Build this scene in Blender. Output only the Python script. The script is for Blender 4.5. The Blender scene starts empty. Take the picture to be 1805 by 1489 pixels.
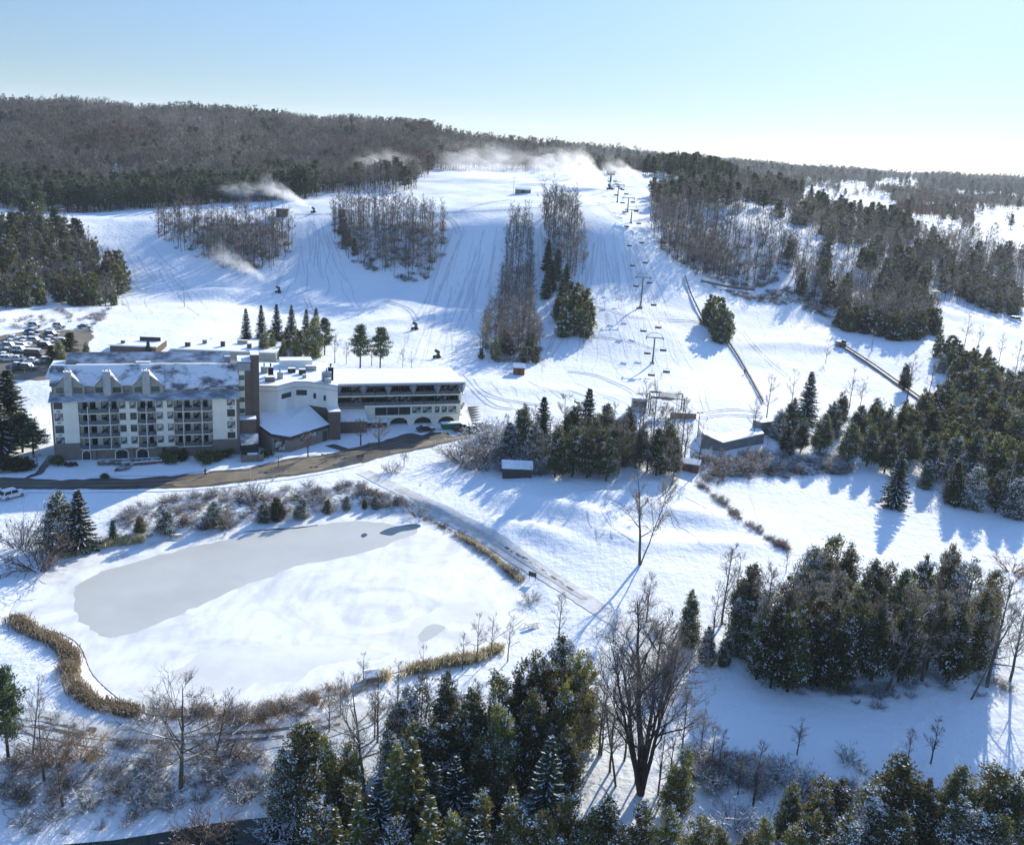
import bpy, math, random
import numpy as np
from mathutils import Vector, Matrix
from mathutils.geometry import delaunay_2d_cdt
random.seed(7); RNG = np.random.default_rng(7)
scene = bpy.context.scene
COL = scene.collection
rad = math.radians
# ------------------------------------------------------------------ camera
F = 1700.0; PITCH = rad(16.0); ROLL = rad(3.4); CAMH = 70.0
cp, sp = math.cos(PITCH), math.sin(PITCH); cr, sr = math.cos(ROLL), math.sin(ROLL)
cd = bpy.data.cameras.new('camera'); cam = bpy.data.objects.new('camera', cd); COL.objects.link(cam)
cd.sensor_fit = 'HORIZONTAL'; cd.sensor_width = 36.0; cd.lens = 36.0 * F / 1805.0
cd.clip_start = 1.0; cd.clip_end = 20000.0
cam.matrix_world = Matrix.Translation((0, 0, CAMH)) @ Matrix.Rotation(rad(90) - PITCH, 4, 'X') @ Matrix.Rotation(ROLL, 4, 'Z')
scene.camera = cam
def ray(px, py):
    u = (px - 902.5) / F; v = (744.5 - py) / F
    u2 = u * cr - v * sr; v2 = u * sr + v * cr
    return np.array([u2, cp + v2 * sp, -sp + v2 * cp])
def atz(px, py, z):
    d = ray(px, py); t = (z - CAMH) / d[2]; return np.array([d[0] * t, d[1] * t, z])
def atd(px, py, D):
    d = ray(px, py); t = D / d[1]; return np.array([d[0] * t, D, CAMH + d[2] * t])
def project(x, y, z):
    z = z - CAMH
    dep = y * cp - z * sp; up = y * sp + z * cp
    u2 = x / dep; v2 = up / dep
    return 902.5 + F * (u2 * cr + v2 * sr), 744.5 - F * (-u2 * sr + v2 * cr)
# ------------------------------------------------------------------ noise
def vnoise(x, y, seed=0):
    xi = np.floor(x).astype(np.int64); yi = np.floor(y).astype(np.int64)
    fx = x - xi; fy = y - yi
    fx = fx * fx * (3 - 2 * fx); fy = fy * fy * (3 - 2 * fy)
    def h(a, b):
        n = (a * 374761393 + b * 668265263 + seed * 974711) & 0x7fffffff
        n = ((n ^ (n >> 13)) * 1274126177) & 0x7fffffff
        return ((n ^ (n >> 16)) & 0xffff) / 65535.0
    return (h(xi, yi) * (1 - fx) + h(xi + 1, yi) * fx) * (1 - fy) + (h(xi, yi + 1) * (1 - fx) + h(xi + 1, yi + 1) * fx) * fy
def in_poly(x, y, poly):
    c = np.zeros(np.shape(x), bool); n = len(poly)
    for i in range(n):
        x0, y0 = poly[i][:2]; x1, y1 = poly[(i + 1) % n][:2]
        if y0 == y1: continue
        c ^= ((y0 > y) != (y1 > y)) & (x < (x1 - x0) * (y - y0) / (y1 - y0) + x0)
    return c
def poly_dist(x, y, poly):
    best = np.full(np.shape(x), 1e9); n = len(poly)
    for i in range(n):
        x0, y0 = poly[i][:2]; x1, y1 = poly[(i + 1) % n][:2]
        dx, dy = x1 - x0, y1 - y0; L = dx * dx + dy * dy + 1e-9
        t = np.clip(((x - x0) * dx + (y - y0) * dy) / L, 0, 1)
        best = np.minimum(best, np.hypot(x - x0 - t * dx, y - y0 - t * dy))
    return best
def smooth_poly(pts, k=6):
    n = len(pts); out = []
    P = [np.array(p, float) for p in pts]
    for i in range(n):
        a, b, c, d = P[i - 1], P[i], P[(i + 1) % n], P[(i + 2) % n]
        for j in range(k):
            t = j / k
            out.append(.5 * (2 * b + (c - a) * t + (2 * a - 5 * b + 4 * c - d) * t * t + (3 * b - a - 3 * c + d) * t ** 3))
    return out
def smooth_line(pts, k=8):
    P = [np.array(p, float) for p in pts]; P = [2 * P[0] - P[1]] + P + [2 * P[-1] - P[-2]]; out = []
    for i in range(1, len(P) - 2):
        a, b, c, d = P[i - 1:i + 3]
        for j in range(k):
            t = j / k
            out.append(.5 * (2 * b + (c - a) * t + (2 * a - 5 * b + 4 * c - d) * t * t + (3 * b - a - 3 * c + d) * t ** 3))
    out.append(P[-2]); return out
# ------------------------------------------------------------------ hotel frame
HA = atz(97, 812, 0); HB = atz(423, 800, 0)
HD = (HB - HA) / np.linalg.norm(HB - HA); HN = np.array([-HD[1], HD[0], 0.0]); HYAW = math.atan2(HD[1], HD[0])
def W(u, v): p = HA + u * HD + v * HN; return p
# ------------------------------------------------------------------ terrain from surveyed spots
SPOT = []
def Z(*l):
    for px, py, z in l: SPOT.append(atz(px, py, z))
def D_(*l):
    for px, py, d in l: SPOT.append(atd(px, py, d))
Z((0,1489,-6),(250,1470,-6),(480,1450,-6),(120,1400,-5),(0,1370,-4),(300,1370,-4.4),(100,1270,-2.2),(400,1285,-2.3),(0,1200,-2),(540,1290,-2.6),(650,1210,-2.2),
  (600,1489,-6),(900,1489,-4.5),(1200,1489,-4.5),(1500,1489,-4.5),(1805,1489,-4.5),(1100,1380,-3),(1500,1300,-2),(1800,1250,-1.5),(1300,1100,-1),(1500,1080,-.8),
  (1805,1050,0),(1060,1060,-1.2),(940,1010,-1.4),(1130,995,-.2),(1010,905,.8),(930,900,0),(850,870,-.3),(700,855,-.5),(640,835,-.4),(1200,950,0),(1330,960,-.3),(1500,900,-.6),
  (1700,930,-.3),(1800,980,0),(1650,860,.4),(1600,805,.8),(1400,840,-.2),(1260,850,.2),(1300,745,3.6),(1150,750,3),(1000,815,1.5),(900,790,1),(1000,720,2.5),
  (860,720,1.5),(800,765,.2),(750,775,0),(950,1080,-1.8),(850,1180,-2.2),(1000,1200,-2),(40,960,-2),(0,900,-.8),(150,890,-.6),(0,845,-.2),(200,850,-.3),(400,848,-.3),
  (600,812,-.2),(100,1010,-2.3),(500,870,-.7),(1200,1230,-1.8),(1250,690,4),(1380,690,3.4),(1500,690,1.5),(1600,700,1.6),(1700,700,2),(1800,760,2.5),(1750,850,1.5),(1805,640,5.5))
SPOT += [W(0,0),W(19,0),W(38,0),W(0,14),W(38,14),W(60,18),W(93,18),W(93,32),W(70,34),W(20,20)+(0,0,1),W(0,25)+(0,0,2),W(-20,5),W(-18,25)+(0,0,1.5),W(45,40)+(0,0,2)]
D_((900,650,290),(900,600,325),(900,550,360),(900,500,392),(900,450,410),(900,400,430),(900,383,441),(900,352,492),(900,337,545),(900,322,610),(860,305,690),
   (1100,650,298),(1100,600,325),(1100,550,355),(1100,500,382),(1100,450,400),(1100,400,422),(1100,386,436),(1100,350,515),(1090,322,600),
   (740,650,282),(740,600,320),(740,550,365),(740,500,402),(740,450,421),(740,400,444),(740,374,464),(740,350,520),(740,325,590),(740,306,690),
   (550,600,318),(550,550,365),(550,500,411),(550,450,437),(550,400,465),(550,374,486),(550,352,528),(560,335,640),
   (350,600,300),(350,550,350),(350,500,403),(350,450,436),(350,400,465),(350,382,486),(380,352,600),
   (150,600,292),(150,550,345),(150,500,400),(150,450,440),(150,400,475),(150,386,498),(150,360,600),
   (0,600,285),(0,550,330),(0,500,375),(0,450,410),(0,400,455),(0,350,600),
   (1300,655,312),(1300,600,352),(1300,550,388),(1300,518,415),(1300,470,450),(1300,400,490),(1300,355,555),(1300,332,640),
   (1500,650,325),(1500,600,360),(1500,550,410),(1500,500,450),(1500,450,488),(1480,415,540),
   (1400,600,356),(1400,530,412),(1400,460,455),(1400,395,520),
   (1650,650,328),(1650,600,365),(1650,550,420),(1650,500,480),(1650,465,530),(1800,600,388),(1800,563,440),(1800,500,530),(1800,470,580),
   (0,200,1100),(300,218,1100),(600,242,1100),(800,264,1050),(960,286,1000),(0,285,780),(300,295,760),(560,305,780),
   (1000,302,800),(1150,303,740),(1200,308,700),(1000,270,1600),(1200,292,1900),(1400,306,2300),(1600,318,2700),(1805,322,3000),
   (1450,352,1100),(1550,362,1050),(1650,378,950),(1770,388,880),(1805,430,680),(1350,335,900),(1500,332,1500),(1800,352,1500),(-200,260,900),(2000,400,900),(2000,340,2500))
SPOT += [np.array(p) for p in ((-60,40,-6),(0,40,-7),(60,40,-6),(-40,-20,-8),(40,-20,-8),(-100,80,-5),(100,80,-4),(-160,150,-1),(-160,250,3),(-2500,5500,30),(0,5500,20),(2500,5500,20),(-900,1800,90),(-1500,3000,80),(170,140,0),(200,200,1.5))]
SPOT = np.array(SPOT)
U0, U1, NU = -.85, .85, 560
V0, V1, NV = math.log(40), math.log(6050), 900
def tp(x, y): return np.stack([x / (y + 50) * 1.5, np.log(y + 50)], -1)
def fit(P, S):
    q = tp(P[:, 0], P[:, 1]); n = len(q)
    r2 = ((q[:, None] - q[None]) ** 2).sum(-1)
    K = .5 * r2 * np.log(r2 + 1e-12) + S * np.eye(n)
    A = np.zeros((n + 3, n + 3)); A[:n, :n] = K; A[:n, n] = 1; A[:n, n + 1:] = q; A[n:, :n] = A[:n, n:].T
    return q, np.linalg.solve(A, np.concatenate([P[:, 2], np.zeros(3)]))
tq, tw = fit(SPOT, 2e-5)
def tps(x, y):
    s = tp(x, y); sh = s.shape[:-1]; s = s.reshape(-1, 2); out = np.empty(len(s))
    for i in range(0, len(s), 20000):
        c = s[i:i + 20000]; r2 = ((c[:, None] - tq[None]) ** 2).sum(-1)
        out[i:i + 20000] = (.5 * r2 * np.log(r2 + 1e-12)) @ tw[:-3] + tw[-3] + c @ tw[-2:]
    return out.reshape(sh)
gu = np.linspace(U0, U1, NU); gv = np.linspace(V0, V1, NV)
GU, GV = np.meshgrid(gu, gv); GY = np.exp(GV) - 50; GX = GU * (GY + 50)
GZ = tps(GX, GY)
# pond outline, traced on its level
PONDZ = -2.5
POND = [atz(px, py, PONDZ)[:2] for px, py in smooth_poly([(20,1075),(60,1020),(130,985),(240,960),(320,948),(420,930),(520,915),(620,903),(700,905),(745,915),(790,935),(850,965),(900,1015),(925,1050),(928,1085),(880,1120),(840,1150),(760,1170),(680,1190),(620,1215),(520,1240),(430,1255),(330,1262),(260,1258),(215,1235),(165,1190),(142,1140),(110,1118),(60,1105),(25,1095)], 5)]
def blend_flat(poly, level, inner, width):
    global GZ
    P = np.array(poly); m = (GX > P[:, 0].min() - width) & (GX < P[:, 0].max() + width) & (GY > P[:, 1].min() - width) & (GY < P[:, 1].max() + width)
    x, y = GX[m], GY[m]; d = poly_dist(x, y, poly); ins = in_poly(x, y, poly); z = GZ[m]
    t = np.clip(d / width, 0, 1); t = t * t * (3 - 2 * t)
    zz = np.where(ins, level - inner * np.clip(d / 1.2, 0, 1), level * (1 - t) + z * t)
    GZ[m] = zz
big = vnoise(GX / 38, GY / 38, 3) - .5; mid = vnoise(GX / 11, GY / 11, 5) - .5; sm = vnoise(GX / 3.1, GY / 3.1, 9) - .5
amp = np.clip((GY - 240) / 150, 0, 1)
GZ += big * (.5 + 1.6 * amp) + mid * (.4 + .7 * amp) + sm * (.14 + .16 * amp)
far = np.clip((GY - 700) / 500, 0, 1)
GZ += far * ((vnoise(GX / 160, GY / 160, 21) - .5) * 11 + (vnoise(GX / 60, GY / 60, 22) - .5) * 6)
def bump(px, py, z, rx, ry, h, rot=0.0):
    global GZ
    c = atz(px, py, z); dx = GX - c[0]; dy = GY - c[1]
    a = dx * math.cos(rot) + dy * math.sin(rot); b = -dx * math.sin(rot) + dy * math.cos(rot)
    GZ += h * np.exp(-(a / rx) ** 2 - (b / ry) ** 2)
for b in ((395,512,7,17,7,3.2,.1),(230,500,6,12,5,1.2,.3),(1010,905,.8,10,4,1.9,-.5),(950,935,.3,9,3,1.2,-.6),(1080,880,.8,9,3,1.5,.3),(1190,905,.2,12,4,1.4,0),(1080,950,0,9,2.5,.8,-.4),(1250,960,0,12,3,.9,.2),(900,880,0,6,2.5,.8,-.5),(1150,860,.5,7,3,1.0,.2),(1230,930,0,8,4,-.6,0),(700,560,7,12,4,.8,.3),(1350,590,9,10,4,1.0,.6),(1000,690,3,14,4,.7,0),(800,690,2,8,3,.8,.2)):
    bump(*b)
flatH = [W(-2,-3)[:2], W(60,-3)[:2], W(70,8)[:2], W(95,12)[:2], W(96,33)[:2], W(-2,33)[:2]]
blend_flat(flatH, 0.0, 0.0, 9.0)
blend_flat(POND, PONDZ, .5, 5.0)
def zat(x, y):
    x = np.asarray(x, float); y = np.asarray(y, float)
    fu = np.clip((x / (y + 50) - U0) / (U1 - U0) * (NU - 1), 0, NU - 1.001); fv = np.clip((np.log(np.maximum(y, -9.9) + 50) - V0) / (V1 - V0) * (NV - 1), 0, NV - 1.001)
    i = fu.astype(int); j = fv.astype(int); a = fu - i; b = fv - j
    return (GZ[j, i] * (1 - a) + GZ[j, i + 1] * a) * (1 - b) + (GZ[j + 1, i] * (1 - a) + GZ[j + 1, i + 1] * a) * b
RY = np.exp(np.linspace(math.log(75), math.log(5500), 3500))
def ground(px, py):
    d = ray(px, py); t = RY / d[1]; x = d[0] * t; z = CAMH + d[2] * t
    below = z < zat(x, RY); k = int(np.argmax(below))
    if not below.any(): k = len(RY) - 1
    if k > 0:
        z0 = z[k - 1] - zat(x[k - 1], RY[k - 1]); z1 = z[k] - zat(x[k], RY[k]); f = z0 / (z0 - z1 + 1e-9) if z0 > 0 else 0
        y = RY[k - 1] + (RY[k] - RY[k - 1]) * f
    else: y = RY[0]
    x = d[0] / d[1] * y
    return np.array([x, y, float(zat(x, y))])
def G2(px, py): return ground(px, py)[:2]
# ------------------------------------------------------------------ object helpers
def props(o, label=None, cat=None, group=None, kind=None):
    if label: o['label'] = label
    if cat: o['category'] = cat
    if group: o['group'] = group
    if kind: o['kind'] = kind
    return o
def thing(name, label, cat, loc=(0, 0, 0), rz=0.0, group=None, scale=1.0):
    o = bpy.data.objects.new(name, None); COL.objects.link(o); o.location = loc; o.rotation_euler = (0, 0, rz)
    o.scale = (scale,) * 3 if not hasattr(scale, '__len__') else scale; o.empty_display_size = .5
    return props(o, label, cat, group)
def link(name, me, parent=None, loc=(0, 0, 0), rz=0.0, scale=1.0):
    o = bpy.data.objects.new(name, me); COL.objects.link(o); o.location = loc; o.rotation_euler = (0, 0, rz)
    o.scale = (scale,) * 3 if not hasattr(scale, '__len__') else scale
    if parent is not None: o.parent = parent
    return o
def dup_tree(o, parent=None):
    c = o.copy(); COL.objects.link(c)
    if parent is not None: c.parent = parent; c.matrix_parent_inverse = o.matrix_parent_inverse
    for ch in o.children: dup_tree(ch, c)
    return c
class MB:
    def __init__(s): s.v = []; s.f = []; s.m = []; s.sm = []
    def face(s, pts, m=0, sm=False):
        k = len(s.v); s.v += [tuple(p) for p in pts]; s.f.append(tuple(range(k, k + len(pts)))); s.m.append(m); s.sm.append(sm)
    def box(s, x0, x1, y0, y1, z0, z1, m=0, top=None):
        k = len(s.v)
        s.v += [(x0,y0,z0),(x1,y0,z0),(x1,y1,z0),(x0,y1,z0),(x0,y0,z1),(x1,y0,z1),(x1,y1,z1),(x0,y1,z1)]
        for i, q in enumerate(((0,3,2,1),(4,5,6,7),(0,1,5,4),(1,2,6,5),(2,3,7,6),(3,0,4,7))):
            s.f.append(tuple(k + j for j in q)); s.m.append(top if (top is not None and i == 1) else m); s.sm.append(False)
    def prism(s, poly, z0, z1, m=0, top=None):   # poly ccw in xy; z1 may be a list
        n = len(poly); k = len(s.v); zt = z1 if hasattr(z1, '__len__') else [z1] * n; zb = z0 if hasattr(z0, '__len__') else [z0] * n
        s.v += [(p[0], p[1], zb[i]) for i, p in enumerate(poly)] + [(p[0], p[1], zt[i]) for i, p in enumerate(poly)]
        s.f.append(tuple(k + n - 1 - i for i in range(n))); s.m.append(m); s.sm.append(False)
        s.f.append(tuple(k + n + i for i in range(n))); s.m.append(m if top is None else top); s.sm.append(False)
        for i in range(n):
            j = (i + 1) % n; s.f.append((k + i, k + j, k + n + j, k + n + i)); s.m.append(m); s.sm.append(False)
    def extr(s, prof, axis, a, b, m=0):           # profile in the two other axes, extruded on axis
        def P(q, t): return (t, q[0], q[1]) if axis == 'x' else ((q[0], t, q[1]) if axis == 'y' else (q[0], q[1], t))
        n = len(prof); k = len(s.v); s.v += [P(q, a) for q in prof] + [P(q, b) for q in prof]
        s.f.append(tuple(k + i for i in range(n))); s.f.append(tuple(k + n + n - 1 - i for i in range(n))); s.m += [m, m]; s.sm += [False, False]
        for i in range(n):
            j = (i + 1) % n; s.f.append((k + j, k + i, k + n + i, k + n + j)); s.m.append(m); s.sm.append(False)
    def tube(s, pts, r, n=6, m=0, cap=True):
        pts = [Vector(p) for p in pts]; rr = r if hasattr(r, '__len__') else [r] * len(pts); k0 = len(s.v)
        for i, p in enumerate(pts):
            t = (pts[min(i + 1, len(pts) - 1)] - pts[max(i - 1, 0)]).normalized()
            a = t.cross(Vector((0, 0, 1)) if abs(t.z) < .9 else Vector((1, 0, 0))).normalized(); b = t.cross(a)
            for j in range(n):
                th = 2 * math.pi * j / n; s.v.append(tuple(p + (a * math.cos(th) + b * math.sin(th)) * rr[i]))
        for i in range(len(pts) - 1):
            for j in range(n):
                a = k0 + i * n + j; b = k0 + i * n + (j + 1) % n; s.f.append((a, b, b + n, a + n)); s.m.append(m); s.sm.append(True)
        if cap:
            s.f.append(tuple(k0 + n - 1 - j for j in range(n))); s.f.append(tuple(k0 + (len(pts) - 1) * n + j for j in range(n))); s.m += [m, m]; s.sm += [False, False]
    def mesh(s, name, mats):
        me = bpy.data.meshes.new(name); me.from_pydata(s.v, [], s.f)
        for q in (mats if isinstance(mats, (list, tuple)) else [mats]): me.materials.append(q)
        me.polygons.foreach_set('material_index', s.m); me.polygons.foreach_set('use_smooth', s.sm)
        bm_fix(me); return me
    def build(s, name, mats, parent=None, loc=(0, 0, 0), rz=0.0, scale=1.0): return link(name, s.mesh(name, mats), parent, loc, rz, scale)
import bmesh
def bm_fix(me):
    bm = bmesh.new(); bm.from_mesh(me); bmesh.ops.recalc_face_normals(bm, faces=bm.faces); bm.to_mesh(me); bm.free(); me.update()
def np_mesh(name, verts, faces4, mats, midx=None, smooth=False):
    me = bpy.data.meshes.new(name); nv = len(verts); nf = len(faces4); k = faces4.shape[1]
    me.vertices.add(nv); me.vertices.foreach_set('co', np.ascontiguousarray(verts, np.float32).ravel())
    me.loops.add(nf * k); me.loops.foreach_set('vertex_index', np.ascontiguousarray(faces4, np.int32).ravel())
    me.polygons.add(nf); me.polygons.foreach_set('loop_start', np.arange(0, nf * k, k, dtype=np.int32)); me.polygons.foreach_set('loop_total', np.full(nf, k, np.int32))
    for q in mats: me.materials.append(q)
    if midx is not None: me.polygons.foreach_set('material_index', np.ascontiguousarray(midx, np.int32))
    me.polygons.foreach_set('use_smooth', np.full(nf, smooth, bool)); me.update(calc_edges=True); me.validate(); return me
# ------------------------------------------------------------------ materials
def nodes(name):
    m = bpy.data.materials.new(name); m.use_nodes = True; nt = m.node_tree; b = nt.nodes['Principled BSDF']; return m, nt, b
def N(nt, t, **kw):
    n = nt.nodes.new(t)
    for k, v in kw.items():
        if k in n.inputs.keys(): n.inputs[k].default_value = v
        else: setattr(n, k, v)
    return n
def ramp(nt, fac, stops, interp='LINEAR'):
    r = N(nt, 'ShaderNodeValToRGB'); e = r.color_ramp.elements; r.color_ramp.interpolation = interp
    while len(e) < len(stops): e.new(.5)
    for i, (p, c) in enumerate(stops): e[i].position = p; e[i].color = (*c, 1) if len(c) == 3 else c
    nt.links.new(fac, r.inputs['Fac']); return r.outputs['Color']
def mat(name, c, c2=None, scale=1.0, rough=.8, spec=.3, metal=0.0, bump=0.0, bscale=None, detail=6.0, lo=.35, hi=.65, stretch=None, coord='Object'):
    m, nt, b = nodes(name); b.inputs['Roughness'].default_value = rough; b.inputs['Metallic'].default_value = metal
    b.inputs['Specular IOR Level'].default_value = spec
    tc = N(nt, 'ShaderNodeTexCoord'); src = tc.outputs[coord]
    if stretch:
        mp = N(nt, 'ShaderNodeMapping'); mp.inputs['Scale'].default_value = stretch; nt.links.new(src, mp.inputs['Vector']); src = mp.outputs['Vector']
    n = N(nt, 'ShaderNodeTexNoise', Scale=scale, Detail=detail, Roughness=.6); nt.links.new(src, n.inputs['Vector'])
    c2 = c2 or tuple(x * .72 for x in c)
    nt.links.new(ramp(nt, n.outputs['Fac'], [(lo, c2), (hi, c)]), b.inputs['Base Color'])
    if bump:
        n2 = N(nt, 'ShaderNodeTexNoise', Scale=bscale or scale * 4, Detail=4.0); nt.links.new(src, n2.inputs['Vector'])
        bp = N(nt, 'ShaderNodeBump', Strength=bump, Distance=.1); nt.links.new(n2.outputs['Fac'], bp.inputs['Height']); nt.links.new(bp.outputs['Normal'], b.inputs['Normal'])
    return m
# ------------------------------------------------------------------ surface materials
SNOWC = (.80, .815, .83)
def ground_mat():
    m, nt, b = nodes('ground_snow'); L = nt.links.new
    b.inputs['Roughness'].default_value = .85; b.inputs['Specular IOR Level'].default_value = .06
    g = N(nt, 'ShaderNodeNewGeometry'); pos = g.outputs['Position']
    n1 = N(nt, 'ShaderNodeTexNoise', Scale=.05, Detail=8.0, Roughness=.6); L(pos, n1.inputs['Vector'])
    col = ramp(nt, n1.outputs['Fac'], [(.3, (.74, .755, .78)), (.7, SNOWC)])
    # bare stubble where the wind or the slope keeps the cover thin: painted per vertex as a real cover map
    a = N(nt, 'ShaderNodeAttribute', attribute_name='cover')
    n2 = N(nt, 'ShaderNodeTexNoise', Scale=.9, Detail=8.0, Roughness=.7); L(pos, n2.inputs['Vector'])
    mul = N(nt, 'ShaderNodeMath', operation='MULTIPLY_ADD'); L(a.outputs['Fac'], mul.inputs[0]); mul.inputs[1].default_value = .55; L(n2.outputs['Fac'], mul.inputs[2])
    thr = ramp(nt, mul.outputs[0], [(.66, (0, 0, 0)), (.82, (1, 1, 1))])
    n3 = N(nt, 'ShaderNodeTexNoise', Scale=2.2, Detail=4.0); L(pos, n3.inputs['Vector'])
    grass = ramp(nt, n3.outputs['Fac'], [(.35, (.10, .075, .05)), (.65, (.30, .25, .19))])
    mx = N(nt, 'ShaderNodeMix', data_type='RGBA'); L(thr, mx.inputs['Factor']); L(col, mx.inputs['A']); L(grass, mx.inputs['B'])
    L(mx.outputs['Result'], b.inputs['Base Color'])
    n4 = N(nt, 'ShaderNodeTexNoise', Scale=.55, Detail=9.0, Roughness=.62); L(pos, n4.inputs['Vector'])
    mp = N(nt, 'ShaderNodeMapping'); mp.inputs['Scale'].default_value = (.5, .06, .5); L(pos, mp.inputs['Vector'])
    n5 = N(nt, 'ShaderNodeTexNoise', Scale=2.4, Detail=3.0); L(mp.outputs['Vector'], n5.inputs['Vector'])
    ad = N(nt, 'ShaderNodeMath', operation='MULTIPLY_ADD'); L(n5.outputs['Fac'], ad.inputs[0]); ad.inputs[1].default_value = .35; L(n4.outputs['Fac'], ad.inputs[2])
    bp = N(nt, 'ShaderNodeBump', Strength=.7, Distance=.5); L(ad.outputs[0], bp.inputs['Height']); L(bp.outputs['Normal'], b.inputs['Normal'])
    return m
M = {}
M['snow'] = mat('snow', SNOWC, (.73, .745, .77), .8, .7, .2, bump=.35, bscale=1.5)
M['leafsnow'] = mat('snow_on_branches', (.78, .8, .83), (.62, .65, .7), 3, .8, .1)
M['ground'] = ground_mat()
M['asphalt'] = mat('asphalt_slush', (.085, .075, .062), (.045, .043, .04), .35, .55, .4, bump=.2, bscale=3, coord='Object')
M['slush'] = mat('sandy_slush', (.21, .17, .125), (.12, .098, .072), .22, .7, .3, bump=.3, bscale=2)
M['track'] = mat('packed_snow_track', (.66, .66, .665), (.47, .455, .43), .5, .75, .2, bump=.4, bscale=2.5)
M['ruts'] = mat('dark_ruts', (.70, .71, .72), (.13, .11, .085), .55, .8, .2, bump=.4, bscale=3, lo=.47, hi=.60)
M['lane'] = mat('pressed_wheel_track', (.54, .53, .52), (.40, .385, .36), .8, .8, .2, bump=.4, bscale=3)
M['groove'] = mat('ski_vehicle_track', (.66, .67, .70), (.56, .57, .60), .6, .75, .2, bump=.4, bscale=3)
M['ice'] = mat('bare_ice', (.50, .495, .465), (.42, .415, .39), .09, .45, .4, lo=.3, hi=.7)
M['thin'] = mat('thin_snow_on_ice', (.71, .71, .69), (.59, .59, .575), .14, .65, .3, lo=.35, hi=.65)
def pond_mat():
    m, nt, b = nodes('pond_snow_ice'); L = nt.links.new; b.inputs['Roughness'].default_value = .6; b.inputs['Specular IOR Level'].default_value = .3
    g = N(nt, 'ShaderNodeNewGeometry'); n = N(nt, 'ShaderNodeTexNoise', Scale=.055, Detail=9.0, Roughness=.66, Distortion=2.2); L(g.outputs['Position'], n.inputs['Vector'])
    c = ramp(nt, n.outputs['Fac'], [(.30, (.55, .555, .56)), (.42, (.65, .655, .66)), (.53, (.75, .755, .76)), (.70, SNOWC)]); L(c, b.inputs['Base Color'])
    n2 = N(nt, 'ShaderNodeTexNoise', Scale=.5, Detail=8.0); mpp = N(nt, 'ShaderNodeMapping'); mpp.inputs['Scale'].default_value = (1, .35, 1); mpp.inputs['Rotation'].default_value = (0, 0, .5); L(g.outputs['Position'], mpp.inputs['Vector']); L(mpp.outputs['Vector'], n2.inputs['Vector'])
    mxp = N(nt, 'ShaderNodeMix', data_type='RGBA', blend_type='MULTIPLY'); mxp.inputs['Factor'].default_value = 1.0; L(c, mxp.inputs['A']); L(ramp(nt, n2.outputs['Fac'], [(.36, (.86, .86, .87)), (.56, (1, 1, 1))]), mxp.inputs['B']); L(mxp.outputs['Result'], b.inputs['Base Color'])
    bp = N(nt, 'ShaderNodeBump', Strength=.25, Distance=.2); L(n2.outputs['Fac'], bp.inputs['Height']); L(bp.outputs['Normal'], b.inputs['Normal'])
    return m
M['pond'] = pond_mat()
M['water'] = mat('dark_open_water', (.02, .03, .032), (.012, .018, .018), .2, .12, .5)
M['stream'] = mat('stream_water', (.012, .02, .014), (.008, .012, .009), .2, .15, .5)
# ------------------------------------------------------------------ ground sheet
idx = np.arange(NU * NV).reshape(NV, NU)
faces = np.stack([idx[:-1, :-1], idx[:-1, 1:], idx[1:, 1:], idx[1:, :-1]], -1).reshape(-1, 4)
me = np_mesh('ground', np.stack([GX, GY, GZ], -1).reshape(-1, 3), faces, [M['ground']], smooth=True)
COVER = np.zeros((NV, NU), np.float32)
def thin_cover(pxpoly, amount, edge=6.0):
    P = [G2(*p) for p in pxpoly]; A = np.array(P)
    m = (GX > A[:, 0].min()) & (GX < A[:, 0].max()) & (GY > A[:, 1].min()) & (GY < A[:, 1].max())
    x, y = GX[m], GY[m]; ins = in_poly(x, y, P); d = poly_dist(x, y, P)
    COVER[m] = np.maximum(COVER[m], np.where(ins, amount * np.clip(d / edge, 0, 1), 0))
thin_cover([(170,945),(260,890),(400,858),(640,850),(740,895),(740,915),(620,900),(400,930),(250,960)], .42, 3)
thin_cover([(0,1300),(250,1290),(480,1330),(480,1430),(200,1480),(0,1489)], .36, 5)
thin_cover([(0,560),(210,540),(240,535),(180,560),(160,590),(0,585)], .22, 4)
thin_cover([(770,395),(840,390),(850,520),(790,560),(740,520),(790,470)], .17, 8)
thin_cover([(1230,495),(1440,510),(1480,570),(1400,540),(1290,520)], .5, 4)
thin_cover([(1230,800),(1500,800),(1500,840),(1300,850),(1230,850)], .45, 3)
thin_cover([(1370,430),(1420,450),(1540,540),(1500,540),(1400,480)], .35, 4)
thin_cover([(280,395),(510,395),(515,440),(480,475),(420,480),(290,430)], .40, 5)
thin_cover([(585,390),(780,395),(780,450),(750,492),(660,485),(600,450)], .33, 6)
thin_cover([(1140,390),(1390,440),(1400,480),(1330,510),(1230,490),(1150,430)], .36, 6)
at = me.attributes.new('cover', 'FLOAT', 'POINT'); at.data.foreach_set('value', COVER.ravel())
props(link('ground', me), 'snow covered valley floor and ski hill', kind='structure')
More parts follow.
